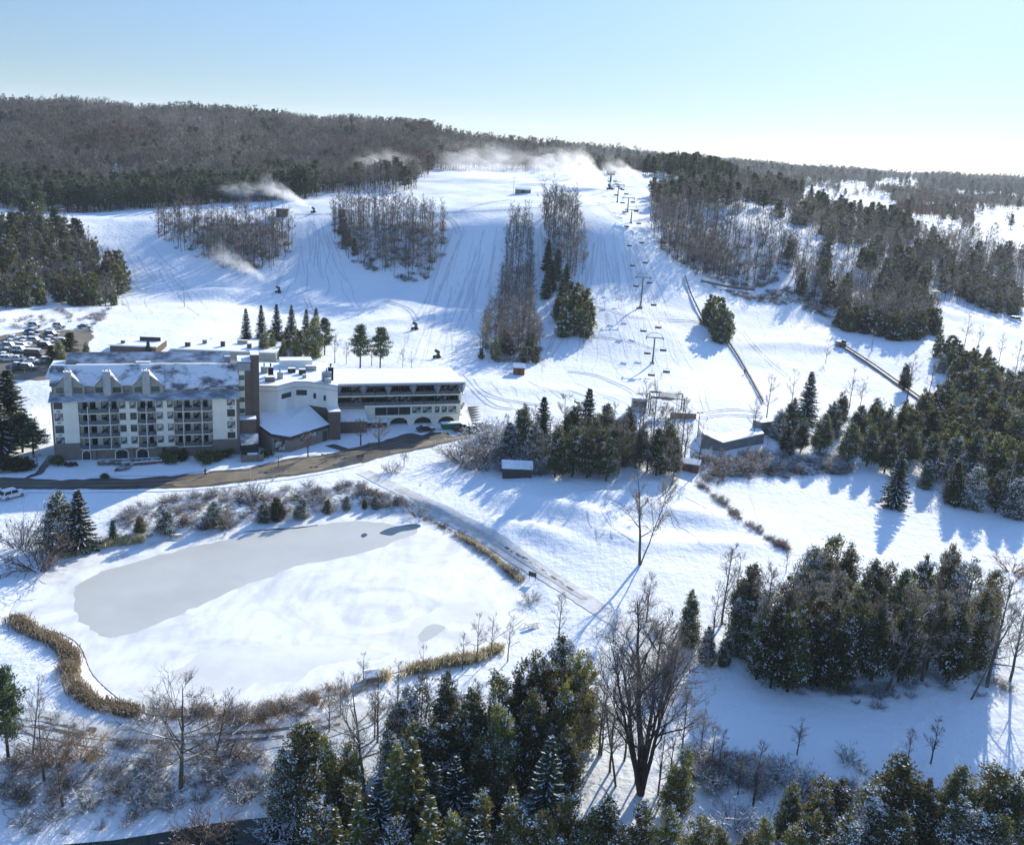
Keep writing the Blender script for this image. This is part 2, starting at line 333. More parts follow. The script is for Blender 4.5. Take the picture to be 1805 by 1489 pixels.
# ------------------------------------------------------------------ sheets draped on the ground
def drape(name, world_poly, m, dz=.05, step=1.2, kind='structure', jag=0.0, level=None, label=None):
    P = []
    n = len(world_poly)
    for i in range(n):
        a = np.array(world_poly[i][:2]); b = np.array(world_poly[(i + 1) % n][:2]); L = np.linalg.norm(b - a); k = max(1, int(L / step))
        for j in range(k): P.append(a + (b - a) * j / k)
    P = np.array(P)
    if jag:
        c = P.mean(0); t = np.arange(len(P)); nx = np.roll(P, -1, 0) - np.roll(P, 1, 0); nn = np.stack([nx[:, 1], -nx[:, 0]], 1); nn /= np.linalg.norm(nn, axis=1)[:, None] + 1e-9
        P = P + nn * (jag * 1.3 * (vnoise(P[:, 0] / 6, P[:, 1] / 6, 14) - .5))[:, None] + nn * (jag * (vnoise(P[:, 0] / 1.7, P[:, 1] / 1.7, 4) + .6 * vnoise(P[:, 0] / .6, P[:, 1] / .6, 6) - .8))[:, None]
    x0, y0 = P.min(0); x1, y1 = P.max(0)
    gx, gy = np.meshgrid(np.arange(x0, x1, step), np.arange(y0, y1, step)); gx = gx.ravel() + RNG.uniform(-.2, .2, gx.size) * step; gy = gy.ravel() + RNG.uniform(-.2, .2, gy.size) * step
    PL = [tuple(p) for p in P]; k = in_poly(gx, gy, PL) & (poly_dist(gx, gy, PL) > step * .4)
    pts = [Vector(p) for p in PL] + [Vector((a, b)) for a, b in zip(gx[k], gy[k])]
    r = delaunay_2d_cdt(pts, [], [list(range(len(PL)))], 1, 1e-4)
    v = np.array([(p.x, p.y) for p in r[0]]); z = np.full(len(v), level) if level is not None else zat(v[:, 0], v[:, 1]) + dz
    me = bpy.data.meshes.new(name); me.from_pydata([(a, b, c) for (a, b), c in zip(v, z)], [], [tuple(f) for f in r[2]])
    me.materials.append(m); me.polygons.foreach_set('use_smooth', [True] * len(me.polygons)); bm_fix(me)
    if len(me.polygons) and me.polygons[0].normal.z < 0: me.flip_normals()
    o = link(name, me); props(o, label, kind=kind); return o
def ribbon(name, line, w, m, dz=.05, label=None, parent=None, kind='structure'):
    L = np.array(line); xs = []; V = []; 
    t = np.gradient(L, axis=0); t /= np.linalg.norm(t, axis=1)[:, None] + 1e-9; nn = np.stack([-t[:, 1], t[:, 0]], 1)
    k = max(3, int(w / .8) + 2)
    for j in range(k):
        f = (j / (k - 1) - .5) * w
        e = (vnoise(L[:, 0] * .8 + j, L[:, 1] * .8, 8) - .5) * min(.35, w * .3) if j in (0, k - 1) else 0
        xs.append(L + nn * (f + e if np.ndim(e) == 0 else (f + e)[:, None]))
    X = np.stack(xs, 1).reshape(-1, 2); z = zat(X[:, 0], X[:, 1]) + dz
    n = len(L); ii = np.arange(n * k).reshape(n, k); fc = np.stack([ii[:-1, :-1], ii[1:, :-1], ii[1:, 1:], ii[:-1, 1:]], -1).reshape(-1, 4)
    me = np_mesh(name, np.column_stack([X, z]), fc[:, ::-1], [m], smooth=True)
    if me.polygons[0].normal.z < 0: me.flip_normals()
    return props(link(name, me, parent), label, kind=kind)
def gline(pts, k=10): return [G2(*p) for p in smooth_line(pts, k)]
def gpoly(pts, k=4): return [G2(*p) for p in (smooth_poly(pts, k) if k > 1 else pts)]
drape('pond', POND, M['pond'], level=PONDZ + .06, step=3, label='frozen pond under patchy snow')
zp = lambda pts, k=6: [atz(a, b, PONDZ)[:2] for a, b in smooth_poly(pts, k)]
drape('pond_bare_ice', zp([(133,1050),(150,1022),(200,1000),(300,973),(420,945),(540,928),(640,920),(690,925),(735,935),(690,958),(600,982),(520,1000),(440,1030),(360,1065),(290,1095),(230,1118),(185,1126),(155,1105),(140,1080)]), M['ice'], level=PONDZ + .066, step=1, jag=.9, label='grey bare ice on the frozen pond')
drape('pond_thin_ice', zp([(700,1130),(715,1100),(750,1078),(810,1060),(860,1070),(880,1095),(840,1105),(800,1100),(760,1120),(730,1150)]), M['thin'], level=PONDZ + .064, step=1, jag=1.3)
drape('pond_thin_ice', zp([(505,1150),(560,1138),(640,1140),(680,1150),(660,1160),(600,1165),(545,1172)]), M['thin'], level=PONDZ + .067, step=1, jag=1.5)
drape('pond_thin_ice', zp([(735,1120),(760,1100),(785,1105),(770,1120),(745,1133)]), M['ice'], level=PONDZ + .068, step=2, jag=.2)
drape('pond_thin_ice', zp([(215,1215),(260,1205),(330,1200),(370,1208),(300,1222),(240,1228)]), M['thin'], level=PONDZ + .065, step=1, jag=1)
drape('pond_thin_ice', zp([(300,1170),(380,1140),(470,1135),(540,1150),(560,1190),(470,1220),(350,1225),(300,1200)]), M['thin'], level=PONDZ + .0635, step=1, jag=2.2)
drape('pond_open_water', zp([(668,940),(690,930),(725,924),(742,926),(735,932),(705,938),(690,944)],5), M['water'], level=PONDZ + .072, step=2, jag=.2, label='dark open water at the pond corner')
drape('pond_open_water', zp([(636,944),(642,940),(648,943),(640,948)],4), M['water'], level=PONDZ + .072, step=2)
for line in ([(430,938),(470,934),(520,931),(560,926)],):
    ln = [atz(a, b, PONDZ)[:2] for a, b in smooth_line(line, 10)]
    rb = ribbon('pond_open_water', ln, .5, M['water'], 0); co = np.zeros(len(rb.data.vertices) * 3); rb.data.vertices.foreach_get('co', co); co[2::3] = PONDZ + .073; rb.data.vertices.foreach_set('co', co)
# roads, paths, lot
drape('road', gpoly([(-60,843),(60,846),(160,845),(300,840),(345,834),(420,829),(500,812),(560,803),(640,786),(700,770),(720,764),(745,768),(760,762),(790,762),(800,768),(860,752),(868,757),(800,778),(740,792),(690,802),(640,815),(560,833),(470,846),(380,857),(300,862),(150,864),(-60,862)], 4), M['asphalt'], .09, 1.0, jag=.9, label='dark wet asphalt road in front of the lodge')
drape('road_slush', gpoly([(310,852),(350,838),(420,833),(500,816),(560,808),(600,812),(560,829),(470,842),(380,854),(320,858)], 4), M['slush'], .13, 1.0, jag=1.2, label='sandy slush on the sunlit road')
drape('road_slush', gpoly([(700,790),(740,779),(790,771),(830,765),(835,772),(780,781),(735,790),(690,800)], 4), M['slush'], .13, 1.0, jag=1.2)
drape('path', [W(*p)[:2] for p in ((-5.2,-11.5),(-4,-11.8),(-1.2,-8.5),(-.5,-2),(-.4,4),(-1.8,4),(-2.2,-3),(-3,-8))], M['asphalt'], .08, .8, jag=.4, label='cleared asphalt path by the lodge corner')
drape('path', [W(*p)[:2] for p in ((12.2,-8.6),(15.2,-8.6),(15.8,-5.4),(21.5,-4.8),(21.5,-1.2),(8.5,-1.2),(8.5,-4.8),(12.6,-5.2))], M['ruts'], .08, .8, jag=.3, label='cleared flagstone terrace at the lodge entrance')
drape('path', gpoly([(573,786),(588,783),(640,800),(632,806)], 1), M['asphalt'], .08, .8, jag=.2)
drape('parking_lot', gpoly([(-60,600),(0,592),(60,583),(150,582),(165,592),(150,620),(130,650),(85,668),(0,670),(-60,672)], 4), M['slush'], .1, 1.5, jag=1.0, label='sandy parking lot with packed snow')
for off in (3, 9):
    ribbon('road_slush', gline([(-40,846 + off),(100,848 + off),(250,846 + off),(350,838 + off),(460,826 + off),(560,806 + off),(640,791 + off),(720,772 + off)], 12), .7, M['slush'], .15)
for pts_ in ([(-40,865),(150,866),(300,864),(380,859),(470,848),(560,835),(640,818)], [(180,838),(300,836),(345,830),(420,825),(500,808),(560,799)]):
    ribbon('snow_bank', gline(pts_, 12), 1.3, M['snow'], .10)
ribbon('path', gline([(640,832),(700,862),(760,892),(830,930),(900,972),(960,1012),(1020,1050),(1062,1078),(1110,1110),(1150,1150),(1175,1200)], 14), 3.6, M['track'], .07, 'packed snow lane running beside the pond')
for off in (-3, 4):
    ribbon('path_ruts', gline([(700 + off, 862), (760 + off, 893), (830 + off, 931), (900 + off, 973), (960 + off, 1013), (1030 + off, 1056)], 14), .55, M['lane'], .11)
ribbon('path_ruts', gline([(890,965),(925,985),(960,1008),(1010,1042)], 14), .6, M['ruts'], .115)
ribbon('path', gline([(-40,1268),(60,1272),(170,1292),(290,1302),(400,1300),(500,1292),(600,1270),(650,1250)], 14), 4.2, M['track'], .07, 'rutted snow track below the pond')
ribbon('path_ruts', gline([(-40,1275),(60,1280),(170,1300),(290,1308),(400,1306),(500,1298),(600,1276)], 14), .5, M['ruts'], .11)
ribbon('path_ruts', gline([(-20,1262),(60,1266),(120,1278),(170,1288)], 14), .8, M['ruts'], .11)
ribbon('path_ruts', gline([(290,1296),(400,1293),(500,1285),(600,1262)], 14), .5, M['ruts'], .11)
drape('stream', gpoly([(60,1500),(200,1482),(300,1466),(380,1452),(470,1442),(520,1446),(560,1500),(560,1560),(300,1560),(60,1560)], 3), M['stream'], .15, 1.5, label='dark stream at the foot of the bank')
tracks = [[(1258,655),(1240,690),(1246,722)],[(1000,655),(1050,662),(1110,688),(1140,715)],[(1130,728),(1180,705),(1215,725),(1225,742)],[(830,668),(850,690),(890,705),(960,715)],[(812,660),(840,690),(870,715),(905,722)],
 [(740,372),(775,378),(800,392),(808,412)],[(735,380),(765,388),(785,402)],[(545,390),(556,402),(560,420),(556,470)],[(520,378),(560,378),(600,376),(640,372)],[(540,525),(548,545),(560,560)],[(680,530),(720,545),(735,565)],
 [(800,376),(850,360),(900,352)],[(785,374),(850,372),(960,366),(1060,362)],[(1060,360),(1080,378),(1100,392)],[(1040,345),(1060,340),(1085,330)],[(1310,585),(1330,610),(1360,640),(1390,665)],[(1035,540),(1070,545),(1120,560),(1235,567)],[(955,595),(1030,592),(1110,602),(1160,618)],
 [(1240,728),(1290,722),(1340,726)],[(1225,738),(1280,732),(1345,735)],[(1120,700),(1150,690),(1200,700)]]
for t in tracks:
    g = gline(t, 12); L = np.array(g)
    for s in (-.8, .8):
        tt = np.gradient(L, axis=0); tt /= np.linalg.norm(tt, axis=1)[:, None] + 1e-9
        ribbon('snow_track', [tuple(q) for q in L + np.stack([-tt[:, 1], tt[:, 0]], 1) * s], .55, M['groove'], .1)
# ski tracks: many thin lines pressed into the runs, one sheet
def ski_tracks(n, top, bot, seed):
    rng = np.random.default_rng(seed); V = []; Fc = []; k0 = 0
    for _ in range(n):
        a = rng.uniform(0, 1); b = np.clip(a + rng.normal(0, .18), 0, 1); s0, s1 = sorted(rng.uniform(0, 1, 2)); s1 = max(s1, min(1, s0 + .3)); amp = rng.uniform(0, 9); fr = rng.uniform(2, 6); ph = rng.uniform(0, 6.28); L = []
        for s in np.linspace(s0, s1, 26):
            f = a + (b - a) * s; px = (top[0] + (top[1] - top[0]) * f) * (1 - s) + (bot[0] + (bot[1] - bot[0]) * f) * s + amp * s * math.sin(fr * s * 3 + ph); L.append(G2(px, top[2] + (bot[2] - top[2]) * s))
        L = np.array(L); t = np.gradient(L, axis=0); t /= np.linalg.norm(t, axis=1)[:, None] + 1e-9; w = np.stack([-t[:, 1], t[:, 0]], 1) * rng.uniform(.10, .26)
        X = np.stack([L - w, L + w], 1).reshape(-1, 2); V.append(np.column_stack([X, zat(X[:, 0], X[:, 1]) + .06])); m = len(L); i = np.arange(m - 1) * 2 + k0; Fc.append(np.stack([i, i + 1, i + 3, i + 2], 1)); k0 += 2 * m
    me = np_mesh('ski_track', np.concatenate(V), np.concatenate(Fc)[:, ::-1], [M['groove']], smooth=True)
    if me.polygons[0].normal.z < 0: me.flip_normals()
    props(link('ski_track', me), kind='structure')
ski_tracks(60, (1025, 1120, 395), (960, 1225, 655), 1); ski_tracks(45, (800, 885, 385), (700, 850, 640), 2); ski_tracks(24, (525, 575, 385), (470, 640, 545), 3); ski_tracks(22, (1290, 1420, 530), (1300, 1480, 690), 4); ski_tracks(16, (170, 270, 420), (230, 420, 560), 5); ski_tracks(14, (942, 955, 400), (960, 985, 600), 6); ski_tracks(14, (860, 1020, 670), (900, 1180, 720), 7); ski_tracks(18, (1010, 1330, 860), (1060, 1420, 960), 8); ski_tracks(14, (1600, 1760, 540), (1680, 1800, 640), 9)
# ------------------------------------------------------------------ light
SUN_AZ, SUN_EL = rad(25.0), rad(24.5)
w = bpy.data.worlds.new('World'); scene.world = w; w.use_nodes = True
sky = w.node_tree.nodes.new('ShaderNodeTexSky'); sky.sky_type = 'NISHITA'; sky.sun_disc = False
sky.sun_elevation = SUN_EL; sky.sun_rotation = SUN_AZ; sky.altitude = 200; sky.air_density = .6; sky.dust_density = .12; sky.ozone_density = 2.2
wn = w.node_tree; bg = wn.nodes['Background']; bg.inputs['Strength'].default_value = .15
tc = N(wn, 'ShaderNodeTexCoord'); sx = N(wn, 'ShaderNodeSeparateXYZ'); wn.links.new(tc.outputs['Generated'], sx.inputs[0])
dim = ramp(wn, sx.outputs['Z'], [(0.0, (.155, .156, .157)), (.15, (.325, .33, .315)), (.32, (.92, 1.0, 1.03))])   # sky dimmed towards the skyline, leaving the sky overhead bright enough to lift shade
mxw = N(wn, 'ShaderNodeMix', data_type='RGBA', blend_type='MULTIPLY'); mxw.inputs['Factor'].default_value = 1.0
wn.links.new(sky.outputs['Color'], mxw.inputs['A']); wn.links.new(dim, mxw.inputs['B']); wn.links.new(mxw.outputs['Result'], bg.inputs['Color'])
sl = bpy.data.lights.new('sun', 'SUN'); so = bpy.data.objects.new('sun', sl); COL.objects.link(so)
sl.energy = 2.7; sl.angle = rad(.5); sl.color = (1.0, .935, .76)
sd = Vector((math.sin(SUN_AZ) * math.cos(SUN_EL), math.cos(SUN_AZ) * math.cos(SUN_EL), math.sin(SUN_EL)))
so.rotation_euler = sd.to_track_quat('Z', 'Y').to_euler(); so.location = (0, 0, 200)
scene.view_settings.view_transform = 'Standard'; scene.view_settings.look = 'None'; scene.view_settings.exposure = 1.45; scene.view_settings.gamma = 1.0
scene.render.engine = 'CYCLES'; cy = scene.cycles
cy.max_bounces = 6; cy.diffuse_bounces = 3; cy.glossy_bounces = 2; cy.transmission_bounces = 3; cy.transparent_max_bounces = 12; cy.volume_bounces = 2
cy.use_denoising = True; cy.sample_clamp_indirect = 6.0
# ------------------------------------------------------------------ foliage and bark materials
def leaf_mat(name, dark, light, tip, rough=.8):
    m, nt, b = nodes(name); L = nt.links.new; b.inputs['Roughness'].default_value = rough; b.inputs['Specular IOR Level'].default_value = .12
    g = N(nt, 'ShaderNodeNewGeometry'); c = ramp(nt, g.outputs['Random Per Island'], [(.0, dark), (.55, light), (1.0, tip)])
    oi = N(nt, 'ShaderNodeObjectInfo'); hs = N(nt, 'ShaderNodeHueSaturation'); mr = N(nt, 'ShaderNodeMapRange')
    mr.inputs['To Min'].default_value = .62; mr.inputs['To Max'].default_value = 1.45; L(oi.outputs['Random'], mr.inputs['Value']); L(mr.outputs['Result'], hs.inputs['Value'])
    mr2 = N(nt, 'ShaderNodeMapRange'); mr2.inputs['To Min'].default_value = .475; mr2.inputs['To Max'].default_value = .52; L(oi.outputs['Random'], mr2.inputs['Value']); L(mr2.outputs['Result'], hs.inputs['Hue'])
    L(c, hs.inputs['Color']); L(hs.outputs['Color'], b.inputs['Base Color'])
    tr = N(nt, 'ShaderNodeBsdfTranslucent'); L(hs.outputs['Color'], tr.inputs['Color']); mx = N(nt, 'ShaderNodeMixShader'); mx.inputs['Fac'].default_value = .42
    L(b.outputs['BSDF'], mx.inputs[1]); L(tr.outputs['BSDF'], mx.inputs[2]); L(mx.outputs['Shader'], nt.nodes['Material Output'].inputs['Surface'])
    return m
M['cedar'] = leaf_mat('cedar_foliage', (.036, .05, .028), (.10, .11, .048), (.25, .20, .08))
M['spruce'] = leaf_mat('spruce_needles', (.030, .050, .038), (.065, .092, .060), (.12, .14, .078))
M['olive'] = leaf_mat('olive_foliage', (.085, .095, .032), (.18, .17, .055), (.31, .26, .09))
M['pine'] = leaf_mat('pine_needles', (.034, .05, .028), (.07, .09, .042), (.125, .135, .056))
M['bark'] = mat('grey_brown_bark', (.135, .115, .095), (.07, .058, .048), 3, .9, .1, stretch=(1, 1, .3))
M['bark_dark'] = mat('dark_bark', (.075, .06, .048), (.04, .032, .026), 3, .9, .1, stretch=(1, 1, .3))
M['birch'] = mat('pale_birch_bark', (.42, .40, .37), (.20, .18, .16), 4, .85, .1, stretch=(1, 1, .6), lo=.3, hi=.5)
M['twig'] = leaf_mat('bare_twigs', (.105, .092, .080), (.17, .152, .135), (.27, .245, .22))
M['twig_pale'] = leaf_mat('pale_bare_twigs', (.16, .14, .12), (.24, .215, .19), (.36, .33, .30))
M['twig_red'] = leaf_mat('reddish_twigs', (.105, .070, .055), (.17, .118, .095), (.26, .19, .15))
M['reed'] = leaf_mat('dry_reed_blades', (.26, .21, .13), (.42, .35, .22), (.58, .50, .34))
M['rust'] = leaf_mat('rusty_dead_leaves', (.14, .075, .03), (.24, .135, .06), (.34, .22, .11))
# ------------------------------------------------------------------ plant shapes (numpy)
def nrm(a): return a / (np.linalg.norm(a, axis=-1, keepdims=True) + 1e-9)
def quads(c, a, b):
    v = np.stack([c - a - b * .35, c - a * .1 + b * -1.0, c + a, c - a * .1 + b], 1)
    return v.reshape(-1, 3)
def qfaces(n): return np.arange(n * 4).reshape(n, 4)
def tube_np(p0, p1, r0, r1, n):
    d = nrm(p1 - p0); up = np.where(np.abs(d[:, 2:3]) < .9, np.array([[0, 0, 1.]]), np.array([[1., 0, 0]])); a = nrm(np.cross(d, up)); b = np.cross(d, a); k = len(p0)
    th = np.arange(n) * 2 * math.pi / n; ring = np.cos(th)[None, :, None] * a[:, None] + np.sin(th)[None, :, None] * b[:, None]
    v = np.concatenate([p0[:, None] + ring * r0[:, None, None], p1[:, None] + ring * r1[:, None, None]], 1)
    base = np.arange(k)[:, None] * 2 * n; j = np.arange(n)[None]
    f = np.stack([base + j, base + (j + 1) % n, base + n + (j + 1) % n, base + n + j], -1).reshape(-1, 4)
    return v.reshape(-1, 3), f
class Acc:
    def __init__(s): s.v = []; s.f = []; s.m = []; s.n = 0
    def add(s, v, f, m): s.v.append(v); s.f.append(f + s.n); s.m.append(np.full(len(f), m) if np.ndim(m) == 0 else m); s.n += len(v)
    def mesh(s, name, mats): return np_mesh(name, np.concatenate(s.v), np.concatenate(s.f), mats, np.concatenate(s.m))
def trunk_np(acc, h, r, rng, m=0, lean=(0, 0), n=7, segs=6, wob=.03):
    t = np.linspace(0, 1, segs + 1); off = np.cumsum(rng.normal(0, wob * h / segs, (segs + 1, 2)), 0); off[0] = 0
    P = np.column_stack([lean[0] * h * t + off[:, 0], lean[1] * h * t + off[:, 1], t * h]); P[0, 2] = -.5
    R = r * (1 - t * .88); v, f = tube_np(P[:-1], P[1:], R[:-1], R[1:], n); acc.add(v, f, m); return P, R
def cedar(h, r, nc, nl, seed, snow=.18, leaf=.3, tops=1, fat=.42, cb=0.0):
    rng = np.random.default_rng(seed); A = Acc(); T = Acc(); trunk_np(T, h * .9, h * .014 + .05, rng)
    C = []; 
    for k in range(tops):
        ox, oy = (0, 0) if k == 0 else rng.uniform(-.55, .55, 2) * r; hh = h * (1 if k == 0 else rng.uniform(.68, .93)); rr = r * (1 if tops == 1 else rng.uniform(.6, .78))
        n = nc // tops; t = rng.beta(1.05, 1.5, n); prof = np.clip((1 - t) ** fat * np.minimum(1, (t + .05) / .16) ** .6, .03, 1) * rr
        th = rng.uniform(0, 2 * math.pi, n); lob = 1.12 + .22 * np.sin(3 * th + k + 7 * t) + .15 * np.sin(5 * th + 11 * t + seed)
        q = prof * lob * (rng.uniform(.25, 1, n) ** .45)
        C.append(np.column_stack([ox + q * np.cos(th), oy + q * np.sin(th), cb * hh + t * hh * (.97 - cb) + .25, np.cos(th), np.sin(th), t]))
    C = np.concatenate(C); n = len(C); per = nl // n; out = C[:, 3:5]
    ax = nrm(np.column_stack([out * .75, np.full(n, .75)]) + rng.normal(0, .25, (n, 3)))
    s = (.16 + .045 * h * (1 - C[:, 5] * .65)) * rng.uniform(.7, 1.25, n)
    g = rng.normal(0, 1, (n, per, 3)); g = g * s[:, None, None] * .62 + ax[:, None] * (rng.uniform(-.9, 1.1, (n, per, 1)) * s[:, None, None])
    P = C[:, None, :3] + g; P[..., 2] = np.maximum(P[..., 2], .1)
    d = nrm(ax[:, None] + rng.normal(0, .55, (n, per, 3))); a = d * leaf * rng.uniform(.6, 1.3, (n, per, 1)); b = nrm(np.cross(d, rng.normal(0, 1, (n, per, 3)))) * leaf * .42
    up = g[..., 2] / (s[:, None] + 1e-6); sk = np.clip((rng.uniform(0, 1, n) - (1 - snow * 1.5)) / .25, 0, 1); m = ((up > -.1) & (rng.uniform(0, 1, (n, per)) < .75 * sk[:, None])).astype(int).ravel()
    A.add(quads(P.reshape(-1, 3), a.reshape(-1, 3), b.reshape(-1, 3)), qfaces(n * per), m)
    return T, A
def spruce(h, r, seed, snow=.35, dens=1.0, leaf=.26):
    rng = np.random.default_rng(seed); A = Acc(); T = Acc(); trunk_np(T, h * .97, h * .013 + .05, rng, wob=.008)
    lv = int(h / .42); P0 = []; Dd = []; Ln = []; tt = []
    for i in range(lv):
        t = (i + rng.uniform(-.3, .3)) / lv; t = min(max(t, .02), .985); k = int(rng.integers(7, 10) * (1 - .35 * t)); a0 = rng.uniform(0, 6.28)
        for j in range(k):
            th = a0 + 6.283 * j / k + rng.normal(0, .15); el = rad(-22 + 50 * t + rng.normal(0, 6)); ln = (r * (1 - t) ** .82 + .12) * rng.uniform(.75, 1.12)
            if t < .08: ln *= .8
            P0.append((0, 0, t * h + .2)); Dd.append((math.cos(th) * math.cos(el), math.sin(th) * math.cos(el), math.sin(el))); Ln.append(ln); tt.append(t)
    P0 = np.array(P0); Dd = np.array(Dd); Ln = np.array(Ln)
    K = int(12 * dens); s = np.linspace(.12, 1, K); nb = len(P0)
    C = P0[:, None] + Dd[:, None] * (Ln[:, None] * s[None])[..., None]; C[..., 2] += (.10 * Ln[:, None] * (s[None] ** 2.5)) - .05 * Ln[:, None] * s[None]
    side = nrm(np.cross(Dd, np.array([[0, 0, 1.]])))
    for sg in (-1, 1, 0):
        dv = nrm(Dd[:, None] * .75 + side[:, None] * sg * .8 + np.array([0, 0, -.30 if sg else -.75]) + rng.normal(0, .2, (nb, K, 3))); ll = leaf * (1.25 - .5 * s)[None, :, None] * rng.uniform(.7, 1.3, (nb, K, 1)) * (.6 + .5 * np.clip(Ln / r, 0, 1))[:, None, None]
        c = C + dv * ll * .7 + rng.normal(0, .05, (nb, K, 3)); b = nrm(np.cross(dv, np.array([0, 0, 1.]) + rng.normal(0, .5, (nb, K, 3)))) * ll * .36
        A.add(quads(c.reshape(-1, 3), (dv * ll).reshape(-1, 3), b.reshape(-1, 3)), qfaces(nb * K), 0)
    sn = (rng.uniform(0, 1, (nb, 1)) < snow * 1.3) & (rng.uniform(0, 1, (nb, K)) < .7) & (s[None] > .25)
    c = (C + np.array([0, 0, .07]))[sn]; ll = leaf * rng.uniform(.45, .95, (len(c), 1)); dv = np.repeat(Dd[:, None], K, 1)[sn]; sd = np.repeat(side[:, None], K, 1)[sn]
    dv = nrm(dv + rng.normal(0, .2, dv.shape)); A.add(quads(c, dv * ll, nrm(sd + rng.normal(0, .25, sd.shape)) * ll * .55), qfaces(len(c)), 1)
    return T, A
def pine(h, r, seed, dens=1.0, snow=.1, bare=.3, leaf=.3):
    rng = np.random.default_rng(seed); A = Acc(); T = Acc(); P, R = trunk_np(T, h, h * .016 + .05, rng, wob=.02)
    c0 = []; p0 = []; p1 = []; t = bare
    while t < .99:
        k = rng.integers(3, 6); a0 = rng.uniform(0, 6.28); rr = r * (1 - max(0, (t - .45) / .6) ** 1.5) * (.55 + .45 * min(1, (t - bare) / .2 + .3))
        for j in range(k):
            th = a0 + 6.28 * j / k + rng.normal(0, .3); ln = rr * rng.uniform(.55, 1.1); el = rng.uniform(-.05, .35) + .5 * max(0, t - .7)
            b = np.array([np.interp(t, np.linspace(0, 1, 7), P[:, 0]), np.interp(t, np.linspace(0, 1, 7), P[:, 1]), t * h]); e = b + np.array([math.cos(th), math.sin(th), el]) * ln
            p0.append(b); p1.append(e)
            for s in np.linspace(.35, 1.02, max(3, int(6 * dens))): c0.append(np.append(b + (e - b) * s + rng.normal(0, .18, 3), (s, th)))
        t += rng.uniform(.045, .085)
    p0 = np.array(p0); p1 = np.array(p1); v, f = tube_np(p0, p1, np.full(len(p0), .06), np.full(len(p0), .02), 3); T.add(v, f, 0)
    C = np.array(c0); n = len(C); per = int(20 * dens); sg = r * .10 + .12
    g = rng.normal(0, 1, (n, per, 3)) * np.array([sg, sg, sg * .45]); d = nrm(np.stack([np.cos(C[:, 4]), np.sin(C[:, 4]), np.full(n, .55)], 1)[:, None] + rng.normal(0, .6, (n, per, 3)))
    a = d * leaf * rng.uniform(.6, 1.2, (n, per, 1)); b = nrm(np.cross(d, rng.normal(0, 1, (n, per, 3)))) * leaf * .3
    m = ((g[..., 2] > 0) & (rng.uniform(0, 1, (n, per)) < snow)).astype(int).ravel(); A.add(quads((C[:, None, :3] + g).reshape(-1, 3), a.reshape(-1, 3), b.reshape(-1, 3)), qfaces(n * per), m)
    return T, A
